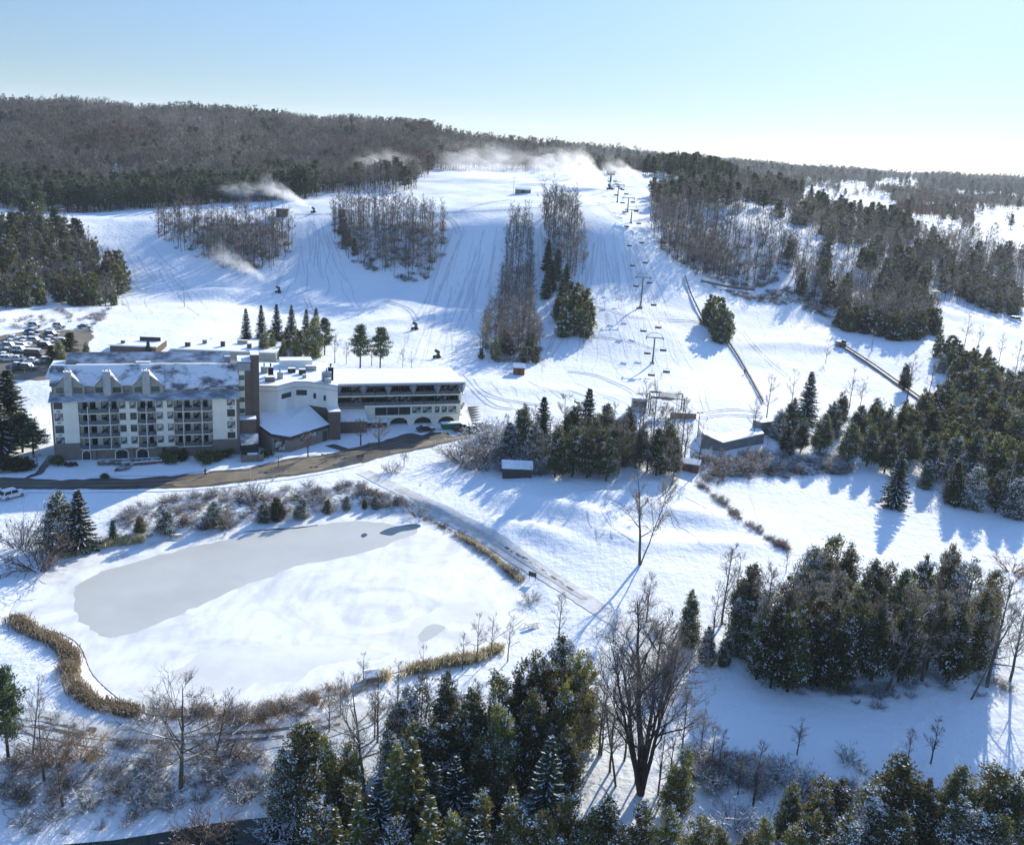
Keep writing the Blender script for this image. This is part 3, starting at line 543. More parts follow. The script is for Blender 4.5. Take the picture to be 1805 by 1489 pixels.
def bare(h, seed, n1=10, n2=5, n3=4, n4=0, spread=.42, t0=.3, lean=(0, 0), r=None, stems=1, tw=.035, droop=0.0, snow=0.0, up=.55, nt=7):
    rng = np.random.default_rng(seed); T = Acc(); A = Acc(); r = r or h * .012 + .04
    def poly(p, d, L, segs, jit, curve):
        n = len(p); pts = [p]; cur = d
        for i in range(segs):
            cur = nrm(cur + rng.normal(0, jit, (n, 3)) + np.array([0, 0, curve])); pts.append(pts[-1] + cur * (L / segs)[:, None])
        return np.stack(pts, 1)
    Ps = []; Rs = []
    for k in range(stems):
        hh = h * (1 if k == 0 else rng.uniform(.7, .98)); a = rng.uniform(0, 6.28); q = 0 if stems == 1 else rng.uniform(.10, .27)
        P, R = trunk_np(T, hh, r * (1 if k == 0 else rng.uniform(.5, .85)), rng, lean=(lean[0] + math.cos(a) * q, lean[1] + math.sin(a) * q), n=nt, segs=8, wob=.035); Ps.append(P); Rs.append(R)
    t = np.sort(rng.uniform(t0, .97, n1 * stems)); st = rng.integers(0, stems, len(t)); x = np.linspace(0, 1, 9)
    B = np.stack([[np.interp(tt, x, Ps[k][:, i]) for i in range(3)] for tt, k in zip(t, st)]); Rb = np.array([np.interp(tt, x, Rs[k]) for tt, k in zip(t, st)]) * .6
    th = np.arange(len(t)) * 2.4 + rng.normal(0, .4, len(t)); el = up + rng.normal(0, .2, len(t)) + .35 * (t - .5); d = np.column_stack([np.cos(th) * np.cos(el), np.sin(th) * np.cos(el), np.sin(el)])
    L = h * spread * (1.05 - .75 * t) * rng.uniform(.7, 1.2, len(t)); Q = poly(B, d, L, 4, .13, .10)
    for i in range(4):
        f0, f1 = 1 - i * .22, 1 - (i + 1) * .22; v, f = tube_np(Q[:, i], Q[:, i + 1], np.maximum(Rb * f0, tw * .7), np.maximum(Rb * f1, tw * .6), 4 if i < 2 else 3); T.add(v, f, 0)
    def kids(Q, L, n, ratio, smin):
        k = len(Q); s = rng.uniform(smin, 1.0, (k, n)); sg = Q.shape[1] - 1; i = np.minimum((s * sg).astype(int), sg - 1); fr = s * sg - i
        ar = np.arange(k)[:, None]; p = Q[ar, i] * (1 - fr[..., None]) + Q[ar, i + 1] * fr[..., None]; dd = nrm(Q[ar, i + 1] - Q[ar, i])
        d = nrm(dd + rng.normal(0, .62, (k, n, 3)) + np.array([0, 0, .22 - droop])); LL = (L[:, None] * ratio * (1.25 - .6 * s) * rng.uniform(.6, 1.3, (k, n)))
        return p.reshape(-1, 3), d.reshape(-1, 3), LL.ravel()
    p, d, L2 = kids(Q, L, n2, .5, .25); ptop, dtop, _ = np.stack([q[-1] for q in Ps]), np.tile([[0, 0, 1.]], (stems, 1)), 0
    Q2 = poly(p, d, L2, 3, .18, .06 - droop * .3)
    for i in range(3): v, f = tube_np(Q2[:, i], Q2[:, i + 1], np.full(len(p), tw * (1.0 - .25 * i)), np.full(len(p), tw * (.75 - .25 * i)), 3); A.add(v, f, 0)
    def ribbons(Qx, wd):
        for i in range(Qx.shape[1] - 1):
            a = Qx[:, i]; b = Qx[:, i + 1]; s = nrm(np.cross(b - a, rng.normal(0, 1, a.shape))) * wd * (1 - .35 * i); A.add(np.stack([a - s, a + s, b + s * .6, b - s * .6], 1).reshape(-1, 3), qfaces(len(a)), 0)
    p, d, L3 = kids(Q2, L2, n3, .6, .2); Q3 = poly(p, d, L3, 2, .2, .05 - droop * .4); ribbons(Q3, tw * .5)
    if n4: p, d, L4 = kids(Q3, L3, n4, .6, .15); Q4 = poly(p, d, L4, 1, .2, 0 - droop * .3); ribbons(Q4, tw * .38)
    if snow:
        for QQ, wd in ((Q, tw * 2.2), (Q2, tw * 1.3)):
            a = QQ[:, :-1].reshape(-1, 3); b = QQ[:, 1:].reshape(-1, 3); k = rng.uniform(0, 1, len(a)) < snow; a = a[k] + (0, 0, wd * .8); b = b[k] + (0, 0, wd * .8)
            s = nrm(np.cross(b - a, np.array([[0, 0, 1.]]) + rng.normal(0, .1, a.shape))) * wd * .6; A.add(np.stack([a - s, a + s, b + s, b - s], 1).reshape(-1, 3), qfaces(len(a)), 1)
    return T, A
def shrub(h, r, seed, n=40, n2=5, n3=4, tw=.03, snow=0.0, upd=.9):
    rng = np.random.default_rng(seed); A = Acc()
    th = rng.uniform(0, 6.28, n); q = rng.uniform(0, 1, n) ** .6; p = np.column_stack([np.cos(th), np.sin(th), np.zeros(n)]) * (q * r * .35)[:, None]; p[:, 2] = -.1
    d = nrm(np.column_stack([np.cos(th) * q, np.sin(th) * q, np.full(n, upd)]) + rng.normal(0, .12, (n, 3))); L = h * rng.uniform(.6, 1.1, n); pts = [p]; cur = d
    for i in range(4): cur = nrm(cur + rng.normal(0, .14, (n, 3)) + np.column_stack([np.cos(th) * .06, np.sin(th) * .06, np.zeros(n)])); pts.append(pts[-1] + cur * (L / 4)[:, None])
    for i in range(4): v, f = tube_np(pts[i], pts[i + 1], np.full(n, tw * (1.15 - .22 * i)), np.full(n, tw * (.93 - .22 * i)), 3); A.add(v, f, 0)
    Q = np.stack(pts, 1)
    for lv, (k, ra, wd) in enumerate(((n2, .38, tw * .55), (n3, .6, tw * .42))):
        m = len(Q); s = rng.uniform(.3 if lv == 0 else .1, 1, (m, k)); sg = Q.shape[1] - 1; i = np.minimum((s * sg).astype(int), sg - 1); fr = s * sg - i; ar = np.arange(m)[:, None]
        p = (Q[ar, i] * (1 - fr[..., None]) + Q[ar, i + 1] * fr[..., None]).reshape(-1, 3); dd = nrm(nrm(Q[ar, i + 1] - Q[ar, i]) + rng.normal(0, .55, (m, k, 3))).reshape(-1, 3); L = np.repeat(L, k) * ra * rng.uniform(.6, 1.3, m * k)
        mid = p + dd * (L * .5)[:, None]; e = mid + nrm(dd + rng.normal(0, .25, dd.shape)) * (L * .5)[:, None]; Q = np.stack([p, mid, e], 1)
        for a, b in ((p, mid), (mid, e)):
            s2 = nrm(np.cross(b - a, rng.normal(0, 1, a.shape))) * wd; A.add(np.stack([a - s2, a + s2, b + s2 * .6, b - s2 * .6], 1).reshape(-1, 3), qfaces(len(a)), 0)
            if snow:
                kk = rng.uniform(0, 1, len(a)) < snow; a2 = a[kk] + (0, 0, wd); b2 = b[kk] + (0, 0, wd); s3 = nrm(np.cross(b2 - a2, np.array([[0, 0, 1.]]))) * wd * 1.5; A.add(np.stack([a2 - s3, a2 + s3, b2 + s3, b2 - s3], 1).reshape(-1, 3), qfaces(len(a2)), 1)
    return A
# ------------------------------------------------------------------ prototypes: kind -> list of (trunk mesh, crown mesh, single mesh, height)
PROTO = {}
def reg(kind, TA, mats_t, mats_c, h, single=False):
    T, A = TA
    if single:
        n = Acc(); n.v = T.v + A.v; n.f = list(T.f) + [f + T.n for f in A.f]; n.m = [x * 0 for x in T.m] + [x + 1 for x in A.m]; n.n = T.n + A.n
        PROTO.setdefault(kind, []).append((None, n.mesh(kind, [mats_t[0]] + mats_c), h))
    else: PROTO.setdefault(kind, []).append((T.mesh(kind + '_trunk', mats_t), A.mesh(kind + '_crown', mats_c), h))
LS = M['leafsnow']
for s in range(6): reg('woods_bare', bare(14, 100 + s, 13, 5, 5, 2, spread=.28 + .03 * (s % 3), t0=.30, tw=.045, up=.7, nt=5, r=.13), [M['bark_dark' if s % 2 else 'bark']], [M['twig_pale' if s in (1, 3, 4) else 'twig'], LS], 14, True)
for s in range(4): reg('far_bare', bare(14, 200 + s, 11, 6, 6, 2, spread=.46, t0=.2, tw=.10, up=.6, nt=4, r=.14), [M['bark']], [M['twig'], LS], 14, True)
for s in range(3): reg('far_pale', bare(13, 230 + s, 11, 6, 6, 2, spread=.46, t0=.2, tw=.10, up=.6, nt=4, r=.14), [M['bark']], [M['twig_pale'], LS], 13, True)
for s in range(3): reg('far_red', bare(13, 240 + s, 11, 6, 6, 2, spread=.42, t0=.2, tw=.10, up=.7, nt=4, r=.14), [M['bark_dark']], [M['twig_red'], LS], 13, True)
for s in range(3): reg('birch', bare(13, 300 + s, 11, 5, 5, spread=.26, t0=.35, tw=.045, up=.85, nt=5), [M['birch']], [M['twig_pale'], LS], 13, True)
for s in range(4): reg('far_pine', pine(14, 3.4, 400 + s, .55, .03, .25, .55), [M['bark_dark']], [M['pine'], LS], 14, True)
for s in range(4): reg('hill_cedar', cedar(10, 2.5, 110, 3300, 500 + s, .2, .34, 1 + s % 3), [M['bark_dark']], [M['cedar'], LS], 10, True)
for s in range(3): reg('hill_spruce', spruce(12, 2.6, 600 + s, .3, .8, .42), [M['bark_dark']], [M['spruce'], LS], 12, True)
for s in range(5): reg('cedar_tree', cedar(13, 2.9, 300, 13000, 700 + s, (.22, .45, .32, .18, .55)[s], .21, (2, 1, 3, 2, 3)[s], (.55, .62, .45, .58, .5)[s]), [M['bark_dark']], [M['cedar'], LS], 13)
for s in range(3): reg('cedar_dark', cedar(14, 2.7, 280, 12000, 800 + s, .2, .22, 1 + s, .52, .13), [M['bark_dark']], [M['cedar'], LS], 14)
for s in range(3): reg('olive_cedar', cedar(12, 2.6, 260, 11000, 850 + s, .25, .21, 2, .45), [M['bark_dark']], [M['olive'], LS], 12)
for s in range(4): reg('spruce_tree', spruce(14, 3.2, 900 + s, (.55, .35, .7, .25)[s], 1.35, .30), [M['bark_dark']], [M['spruce'], LS], 14)
for s in range(2): reg('olive_spruce', spruce(14, 3.0, 950 + s, .4, 1.4, .29), [M['bark_dark']], [M['olive'], LS], 14)
for s in range(3): reg('pine_tree', pine(14, 3.6, 1000 + s, 1.2, .05, .3, .3), [M['bark_dark']], [M['pine'], LS], 14)
for s in range(5): reg('bare_tree', bare(13, 1100 + s, 13, 6, 5, 3, .40, .28, tw=.03, up=.65, snow=.06), [M['bark']], [M['twig'], LS], 13)
for s in range(3): reg('slim_bare', bare(11, 1200 + s, 17, 6, 5, 3, .33, .2, tw=.028, up=.85), [M['bark']], [M['twig'], LS], 11)
for s in range(3): reg('pale_bare', bare(11, 1300 + s, 13, 6, 5, 3, .40, .25, tw=.03, up=.6, snow=.25), [M['bark']], [M['twig_pale'], LS], 11)
for s in range(2): reg('spread_tree', bare(10, 1450 + s, 15, 6, 6, 3, .66, .2, tw=.03, up=.42, r=.2, snow=.04), [M['bark']], [M['twig'], LS], 10)
reg('twin_tree', bare(16, 1462, 17, 7, 6, 3, .30, .30, tw=.034, up=.8, stems=2, r=.26), [M['bark']], [M['twig'], LS], 16)
reg('willow', bare(18, 1407, 17, 6, 6, 3, .44, .30, tw=.035, up=.85, stems=6, r=.40), [M['bark_dark']], [M['twig'], LS], 18)
reg('crab_tree', bare(5, 1501, 14, 6, 5, 3, .62, .22, tw=.028, up=.5, r=.16, snow=.1), [M['bark']], [M['twig_red'], LS], 5)
reg('crab_pale', bare(5, 1502, 14, 6, 5, 3, .62, .22, tw=.028, up=.5, r=.16, snow=.3), [M['bark']], [M['twig_pale'], LS], 5)
SHR = {}
for k, c, sn in (('grey', 'twig', .05), ('frost', 'twig_pale', .45), ('red', 'twig_red', .05), ('rust', 'rust', 0)):
    SHR[k] = [shrub(2, 1.6, 1600 + s + len(k) * 7, 30, 5, 4, .03, sn).mesh('shrub_' + k, [M[c], LS]) for s in range(3)]
TREES = []   # every placed tree: kind, position, height, lean, group, label, name, category
# ------------------------------------------------------------------ planting
ORD = 'first second third fourth fifth sixth seventh eighth ninth tenth eleventh twelfth thirteenth fourteenth fifteenth sixteenth seventeenth eighteenth nineteenth twentieth'.split()
INFO = dict(cedar_tree=('cedar', 'snow flecked dark green cedar'), cedar_dark=('cedar', 'dark almost black green cedar'), olive_cedar=('cedar', 'olive brown tipped cedar'), spruce_tree=('spruce', 'snow laden blue green spruce'),
  olive_spruce=('spruce', 'olive green pointed spruce'), pine_tree=('pine', 'open layered dark green pine'), bare_tree=('tree', 'leafless brown spreading tree'), slim_bare=('tree', 'slim leafless tree'), pale_bare=('tree', 'pale frosted leafless tree'),
  twin_tree=('tree', 'twin stemmed leafless tree'), spread_tree=('tree', 'wide spreading leafless tree'), willow=('tree', 'tall many stemmed leafless willow'), birch=('birch', 'white stemmed birch'), crab_tree=('tree', 'small reddish twigged ornamental tree'), crab_pale=('tree', 'small pale twigged ornamental tree'),
  woods_bare=('tree', 'slender grey leafless tree'), hill_cedar=('cedar', 'small dark cedar'), hill_spruce=('spruce', 'dark green pointed spruce'), far_pine=('pine', 'dark green bushy pine'))
NAME = dict(cedar_tree='cedar_tree', cedar_dark='cedar_tree', olive_cedar='cedar_tree', spruce_tree='spruce_tree', olive_spruce='spruce_tree', pine_tree='pine_tree', bare_tree='bare_tree', slim_bare='bare_tree', pale_bare='bare_tree', twin_tree='bare_tree', spread_tree='bare_tree', willow='willow_tree', birch='birch_tree',
  crab_tree='ornamental_tree', crab_pale='ornamental_tree', woods_bare='bare_tree', hill_cedar='cedar_tree', hill_spruce='spruce_tree', far_pine='pine_tree')
HERO = []
def put(kind, p, h, place, group, label=None, lean=(0, 0), w=1.0):
    HERO.append(dict(kind=kind, p=p, h=h, place=place, group=group, label=label, lean=lean, w=w))
def top(kind, px, py, h, place, group, label=None, w=1.0, dz=0.0):        # from the tip of the tree and its height
    d = ray(px, py); t = RY / d[1]; x = d[0] * t; hg = CAMH + d[2] * t - zat(x, RY); k = int(np.argmax(hg < h)); D = RY[k]; x = x[k]; zg = float(zat(x, D))
    put(kind, (x, D, zg + dz), h, place, group, label, w=w)
def base(kind, px, py, topy, place, group, label=None, w=1.0, lean=(0, 0)):   # from the foot and the row of the tip
    p = ground(px, py); h = 1.0
    for h in np.arange(1, 30, .1):
        if project(p[0], p[1], p[2] + h)[1] <= topy: break
    put(kind, tuple(p), float(h), place, group, label, w=w, lean=lean)
g = 'cedars of the big grove beyond the shaded snow'; pl = 'in the big right grove'
for kind, px, py, h in (('cedar_tree',1222,1040,9),('cedar_tree',1252,1105,6),('cedar_tree',1285,1118,5),('cedar_dark',1330,995,13),('cedar_tree',1362,1030,12),('cedar_dark',1392,1010,13),('cedar_tree',1436,965,13),('olive_cedar',1475,938,14),('cedar_dark',1505,955,14),('cedar_dark',1482,1005,14),
  ('olive_cedar',1452,1045,14),('cedar_dark',1412,1060,14),('cedar_dark',1520,1035,14),('cedar_tree',1545,985,13),('olive_cedar',1572,992,13),('cedar_dark',1603,1005,13),('cedar_dark',1560,1055,13),('cedar_tree',1640,972,13),('olive_cedar',1680,962,13),('cedar_tree',1720,985,13),('cedar_dark',1610,1060,13),('cedar_dark',1660,1040,13),
  ('cedar_dark',1700,1062,13),('olive_cedar',1742,1035,13),('cedar_dark',1380,1065,13),('cedar_dark',1500,1075,13),('cedar_dark',1350,1075,11),('cedar_tree',1310,1045,10),('olive_cedar',1760,1000,12)): top(kind, px, py, h, pl, g, w=.98)
g = 'evergreens of the foreground thicket'; pl = 'in the foreground thicket'
for kind, px, py, h in (('cedar_tree',525,1272,12),('cedar_tree',575,1300,10),('cedar_tree',500,1320,9),('olive_cedar',555,1350,10),('cedar_tree',612,1310,9),('cedar_tree',742,1195,11),('cedar_tree',790,1185,12),('cedar_dark',832,1210,12),('cedar_tree',880,1180,13),('cedar_dark',915,1175,13),('cedar_tree',940,1150,13),('cedar_dark',968,1165,13),('cedar_tree',995,1122,13),
  ('cedar_dark',1018,1150,13),('cedar_dark',945,1215,13),('cedar_dark',880,1240,12),('cedar_dark',1000,1210,12),('cedar_tree',705,1235,10),('cedar_tree',760,1260,11),('cedar_dark',810,1260,11),('cedar_tree',690,1290,9),('olive_spruce',700,1312,14),('olive_spruce',728,1302,14.5),('spruce_tree',805,1335,11),('spruce_tree',768,1345,12),('spruce_tree',668,1372,12),('olive_spruce',632,1410,12),('spruce_tree',972,1300,14),
  ('olive_spruce',760,1405,13),('olive_cedar',850,1392,10),('cedar_tree',905,1415,10),('cedar_tree',950,1430,10),('olive_cedar',1008,1395,10),('olive_cedar',1075,1405,10),('cedar_tree',1045,1425,10),('olive_cedar',1135,1412,10),('olive_cedar',1185,1425,9),('olive_cedar',1232,1440,9),('cedar_dark',1212,1315,9),('cedar_tree',885,1350,9),('cedar_tree',560,1400,10),('spruce_tree',840,1440,11),('cedar_tree',700,1440,10),
  ('spruce_tree',410,1452,5),('olive_spruce',590,1425,11),('cedar_dark',930,1260,11),('cedar_tree',1000,1280,10),('cedar_tree',620,1370,10),('olive_cedar',1100,1455,9),('cedar_tree',980,1465,9),('cedar_dark',850,1300,10),('cedar_tree',730,1270,10)): top(kind, px, py, h, pl, g)
for q_ in HERO:
    if q_['group'].startswith('evergreens of the foreground') and q_['kind'] in ('cedar_tree', 'cedar_dark') and RNG.uniform() < .38: q_['kind'] = 'olive_cedar'
for kind, px, py, h in (('olive_spruce',660,1445,10),('olive_cedar',800,1430,9),('olive_spruce',905,1385,11),('olive_cedar',1030,1450,8),('olive_cedar',1160,1450,8),('olive_cedar',1270,1455,7),('olive_cedar',1320,1462,7),('olive_spruce',560,1455,9),('olive_cedar',1350,1440,7)): top(kind, px, py, h, pl, g)
g = 'cedars along the bottom right edge'; pl = 'at the bottom right edge'
for kind, px, py, h, w in (('cedar_tree',1400,1378,8,1),('olive_cedar',1452,1368,9,1.1),('cedar_tree',1490,1372,8,1.2),('cedar_tree',1590,1330,12,1.5),('cedar_tree',1545,1375,10,1.2),('cedar_tree',1640,1375,10,1.2),('cedar_dark',1705,1352,11,1.2),('olive_cedar',1765,1345,12,1.4),('cedar_dark',1805,1355,11,1.2),('cedar_tree',1700,1405,10,1.3),('cedar_tree',1440,1430,9,1.1),('cedar_tree',1500,1440,9,1.2),('cedar_dark',1590,1430,10,1.2),('cedar_dark',1770,1430,10,1.3),('olive_cedar',1400,1455,8,1)): top(kind, px, py, h, pl, g, w=w)
g = 'evergreens on the snowy island'; pl = 'on the middle knoll'
for kind, px, py, h in (('cedar_tree',925,712,12),('cedar_tree',900,745,9),('spruce_tree',960,700,13),('cedar_tree',1000,728,11),('spruce_tree',1040,685,14),('cedar_dark',1020,705,13),('cedar_dark',1072,712,12),('cedar_dark',985,748,12),('cedar_tree',1050,735,12),('cedar_dark',1092,738,11),('cedar_dark',1112,715,12),('cedar_tree',945,745,10),('cedar_dark',1015,755,11),('cedar_dark',1135,748,10),('cedar_dark',1180,735,12),('cedar_dark',1165,755,11),('cedar_dark',1195,770,9),('cedar_dark',1040,765,10),('cedar_dark',1075,770,10)): top(kind, px, py, h, pl, g, w=1.2)
g = 'evergreens of the dark right hand wood'; pl = 'in the right wood'
for kind, px, py, h in (('cedar_tree',1378,722,8),('cedar_tree',1402,702,9),('spruce_tree',1432,656,14),('cedar_tree',1470,705,10),('cedar_dark',1488,690,10),('cedar_dark',1455,730,10),('cedar_dark',1420,735,9),('cedar_dark',1390,745,8),('cedar_dark',1520,715,10),('cedar_dark',1548,700,11),('cedar_dark',1575,712,11),('cedar_tree',1600,705,11),('cedar_dark',1628,695,11),('cedar_dark',1650,710,11),('cedar_dark',1672,668,12),('cedar_dark',1700,690,12),
  ('olive_cedar',1725,650,13),('cedar_dark',1752,645,13),('olive_cedar',1782,650,13),('cedar_dark',1803,660,13),('cedar_dark',1735,695,13),('cedar_dark',1770,700,13),('cedar_dark',1800,720,13),('cedar_dark',1505,745,10),('cedar_dark',1540,745,11),('cedar_dark',1572,755,11),('cedar_dark',1612,750,11),('cedar_dark',1650,760,11),('cedar_tree',1690,760,11),('cedar_dark',1725,760,12),('cedar_dark',1765,765,12),('cedar_dark',1800,780,12),('spruce_tree',1592,797,12.5),('cedar_dark',1395,770,5),
  ('cedar_tree',1690,810,10),('cedar_tree',1730,820,10),('cedar_dark',1770,825,10),('cedar_tree',1800,840,9),('cedar_tree',1640,810,7),('cedar_dark',1600,640,9),('cedar_tree',1660,620,7),('cedar_tree',1690,628,8),('cedar_dark',1715,645,8),('cedar_tree',1745,610,8)): top(kind, px, py, h, pl, g, w=1.25)
g = 'cedars on the ski slope'; pl = 'in the slope evergreen strip'
for kind, px, py, h in (('hill_spruce',968,425,12),('hill_spruce',985,440,12),('hill_spruce',975,460,12),('hill_spruce',1000,465,12),('hill_spruce',992,490,12),('hill_cedar',1010,492,11),('hill_cedar',1030,500,11),('hill_cedar',1020,520,11),('hill_cedar',1038,530,10),('hill_cedar',1003,520,11),('hill_cedar',990,515,10),('hill_cedar',1015,545,9),('hill_cedar',1035,555,8),('hill_cedar',1000,548,9),('hill_spruce',965,475,11)): top(kind, px, py, h, pl, g, w=1.15)
for kind, px, b, t in (('hill_cedar',1250,572,520),('hill_cedar',1264,585,522),('hill_cedar',1277,598,540),('hill_cedar',1262,602,548),('hill_cedar',1284,590,552),('hill_cedar',1246,575,532),('hill_cedar',1272,606,560)): base(kind, px, b, t, 'in the lone clump by the slope fence', g, w=1.0)
for kind, px, py, h in (('olive_cedar',875,590,8),('hill_cedar',890,580,8),('hill_cedar',938,585,8),('hill_cedar',905,600,6),('hill_cedar',850,612,4),('hill_cedar',945,612,5),('hill_cedar',925,612,5)): top(kind, px, py, h, 'at the foot of the narrow tree strip', g)
g = 'evergreens behind the lodge'; pl = 'in the row behind the lodge'
for kind, px, b, t in (('spruce_tree',434,598,544),('spruce_tree',461,596,538),('spruce_tree',488,598,536),('spruce_tree',514,594,538),('spruce_tree',540,600,545),('spruce_tree',557,604,543),('olive_cedar',468,630,585),('olive_cedar',520,632,588),('olive_cedar',555,630,555),('pine_tree',572,626,562),('pine_tree',635,648,572),('pine_tree',670,648,577),('hill_spruce',262,628,598),('olive_cedar',500,628,596)): base(kind, px, b, t, pl, g)
for kind, px, b, t in (('pine_tree',125,640,586),('olive_cedar',105,650,598),('olive_cedar',152,645,604),('pine_tree',92,652,610)): base(kind, px, b, t, 'between the parked cars and the lodge roof', g)
g = 'spruces left of the lodge'; pl = 'beside the left end of the lodge'
for kind, px, b, t in (('spruce_tree',22,775,652),('spruce_tree',-6,770,630),('spruce_tree',-20,790,660),('pine_tree',40,797,730),('pine_tree',60,806,745),('spruce_tree',2,800,700)): base(kind, px, b, t, pl, g, w=1.55)
g = 'evergreens along the pond bank'; pl = 'on the bank between road and pond'
for kind, px, b, t, lb in (('cedar_tree',108,965,868,'left one of two tall dark evergreens at the pond corner'),('spruce_tree',143,968,865,'right one of two tall evergreens at the pond corner, snow on its boughs'),('spruce_tree',200,952,918,'small snowy spruce beside the two tall evergreens at the pond corner'),('cedar_tree',290,937,885,'round lone cedar between bush and reeds on the pond bank'),('olive_cedar',246,938,908,'tiny cedar left of the lone round cedar on the pond bank'),('cedar_tree',378,928,884,'narrow dark cedar growing out of red brush on the pond bank'),
  ('cedar_tree',466,918,880,'left cedar of the dense pair at the pond shore'),('cedar_tree',487,918,876,'right cedar of the dense pair at the pond shore'),('cedar_tree',527,911,867,'pointed cedar right of the dense pair at the pond shore'),('cedar_tree',578,905,880,'low cedar with a snow patch on the pond shore'),('cedar_tree',611,898,875,'rounded dark cedar alone on the upper pond shore'),('cedar_tree',660,896,873,'cedar in frosted brush near the snow lane'),('cedar_tree',642,897,880,'low frosted cedar beside the cedar near the snow lane'),('cedar_tree',697,890,872,'last small cedar on the bank next to the snow lane')): base(kind, px, b, t, pl, g, label=lb, w=1.45)
g = 'pines and cedars of the left wood'; pl = 'in the left wood'
for kind, px, py, h in (('pine_tree',62,322,19),('pine_tree',40,350,17),('pine_tree',95,365,16),('cedar_dark',70,370,16),('pine_tree',20,375,15),('cedar_dark',110,395,13),('pine_tree',130,385,13),('cedar_dark',45,410,14),('cedar_dark',10,420,13),('pine_tree',75,430,13),('cedar_dark',95,440,12),('pine_tree',135,425,12),('cedar_dark',25,460,12),('cedar_dark',60,470,11),('cedar_dark',95,480,10),('cedar_dark',5,480,11),('pine_tree',115,450,12),('cedar_dark',-20,440,14),('olive_cedar',150,440,11),('cedar_dark',30,500,8),('cedar_dark',8,510,7),('olive_cedar',165,455,11),('cedar_dark',130,480,9)): top(kind, px, py, h, pl, g)
g = 'leafless trees standing alone'
base('twin_tree', 1128, 995, 830, 'alone on the open snow right of the lane', g, 'tall thin leafless tree alone on the open snow right of the lane', w=1.0)
base('willow', 1130, 1400, 1098, '', g, 'huge many stemmed leafless willow in the foreground right of the thicket', w=1.0)
base('bare_tree', 1085, 1385, 1190, '', g, 'leaning leafless tree just left of the huge willow', lean=(-.22, 0), w=.7)
base('spread_tree', 318, 1388, 1205, '', g, 'wide crooked leafless tree on the bank below the pond', w=1.1, lean=(.05, 0))
base('spread_tree', 372, 1365, 1235, '', g, 'leafless tree leaning right beside the wide crooked one', w=.9, lean=(.2, 0))
base('slim_bare', 1140, 1095, 1015, '', g, 'small oval leafless tree on the snow above the thicket', w=1.3)
base('slim_bare', 985, 1130, 1045, '', g, 'small leafless tree at the right corner of the pond')
base('pine_tree', 15, 1340, 1180, '', g, 'tall thin pine at the left edge below the reeds', w=.9)
base('bare_tree', 58, 1330, 1190, '', g, 'leafless tree beside the thin pine at the left edge', w=.7, lean=(.15, 0))
base('spread_tree', 78, 1375, 1260, '', g, 'low leafless tree with rusty leaves around it on the left bank', w=1.1)
base('spread_tree', 110, 1420, 1320, '', g, 'bent leafless tree low on the left bank', w=1.2)
base('spread_tree', 640, 1380, 1210, '', g, 'pale broken leafless tree leaning over the rutted track', w=.9, lean=(-.15, 0))
base('pale_bare', 778, 1345, 1240, '', g, 'grey rounded leafless tree inside the thicket', w=1.2)
base('pale_bare', 1560, 1222, 1050, '', g, 'pale leaning leafless tree in front of the big cedar grove', w=.95, lean=(.32, 0))
base('pale_bare', 1712, 1232, 1060, '', g, 'white trunked leaning tree at the right end of the big cedar grove', w=.6, lean=(.2, 0))
for px, b, t, lb in ((1272,1100,965,'tall slim leafless tree left of the big cedar grove'),(1290,1110,985,'second slim leafless tree left of the big cedar grove'),(1310,1150,1010,'slim leafless tree against the left cedars of the big grove'),(1385,1010,965,'small leafless tree poking above the back of the big grove')): base('slim_bare', px, b, t, '', g, lb)
for px, b, t, lb in ((1300,1400,1330,'small leafless tree right of the huge willow'),(1328,1420,1315,'vase shaped leafless sapling on the shaded snow'),(1255,1340,1280,'thin leaning sapling right of the huge willow'),(1405,1330,1270,'thin sapling at the near edge of the shaded snow'),(1640,1345,1270,'fine leafless tree behind the near cedars at right'),(1600,1340,1285,'low fine leafless tree behind the near cedars at right'),(1060,1330,1230,'slim dark sapling left of the huge willow'),(1180,1385,1290,'slim stem right behind the huge willow')): base('slim_bare', px, b, t, '', g, lb, w=1.2)
for px, b, t, lb in ((840,1165,1080,'first leafless tree on the reedy right shore of the pond'),(865,1160,1085,'second leafless tree on the reedy right shore of the pond'),(895,1165,1085,'third leafless tree on the reedy right shore of the pond'),(815,1180,1115,'low leafless tree on the reedy right shore of the pond'),(745,1195,1140,'leafless sapling among reeds on the near pond shore'),(640,1215,1150,'leafless sapling by the little shed on the near pond shore'),(600,1260,1190,'leafless sapling left of the little shed by the pond')): base('bare_tree', px, b, t, '', g, lb, w=.9)
base('crab_tree', 636, 785, 742, '', g, 'reddish small tree on the snowy lawn by the right wing', w=1.1)
base('crab_pale', 668, 788, 742, '', g, 'pale small tree on the snowy lawn by the right wing', w=1.15)
base('crab_tree', 543, 806, 764, '', g, 'small spreading tree in front of the low snowy hall roof', w=1.0)
base('crab_tree', 712, 822, 800, '', g, 'tiny leafless tree at the road bend')
for px, b, t, lb in ((590,640,585,'dark leafless tree behind the roof of the central hall'),(610,642,605,'low leafless tree behind the roof of the central hall'),(710,648,615,'leafless tree behind the right end of the wing roof'),(725,650,622,'small leafless tree at the right end of the wing roof'),(655,645,600,'leafless tree between the two layered pines')): base('bare_tree', px, b, t, '', g, lb)
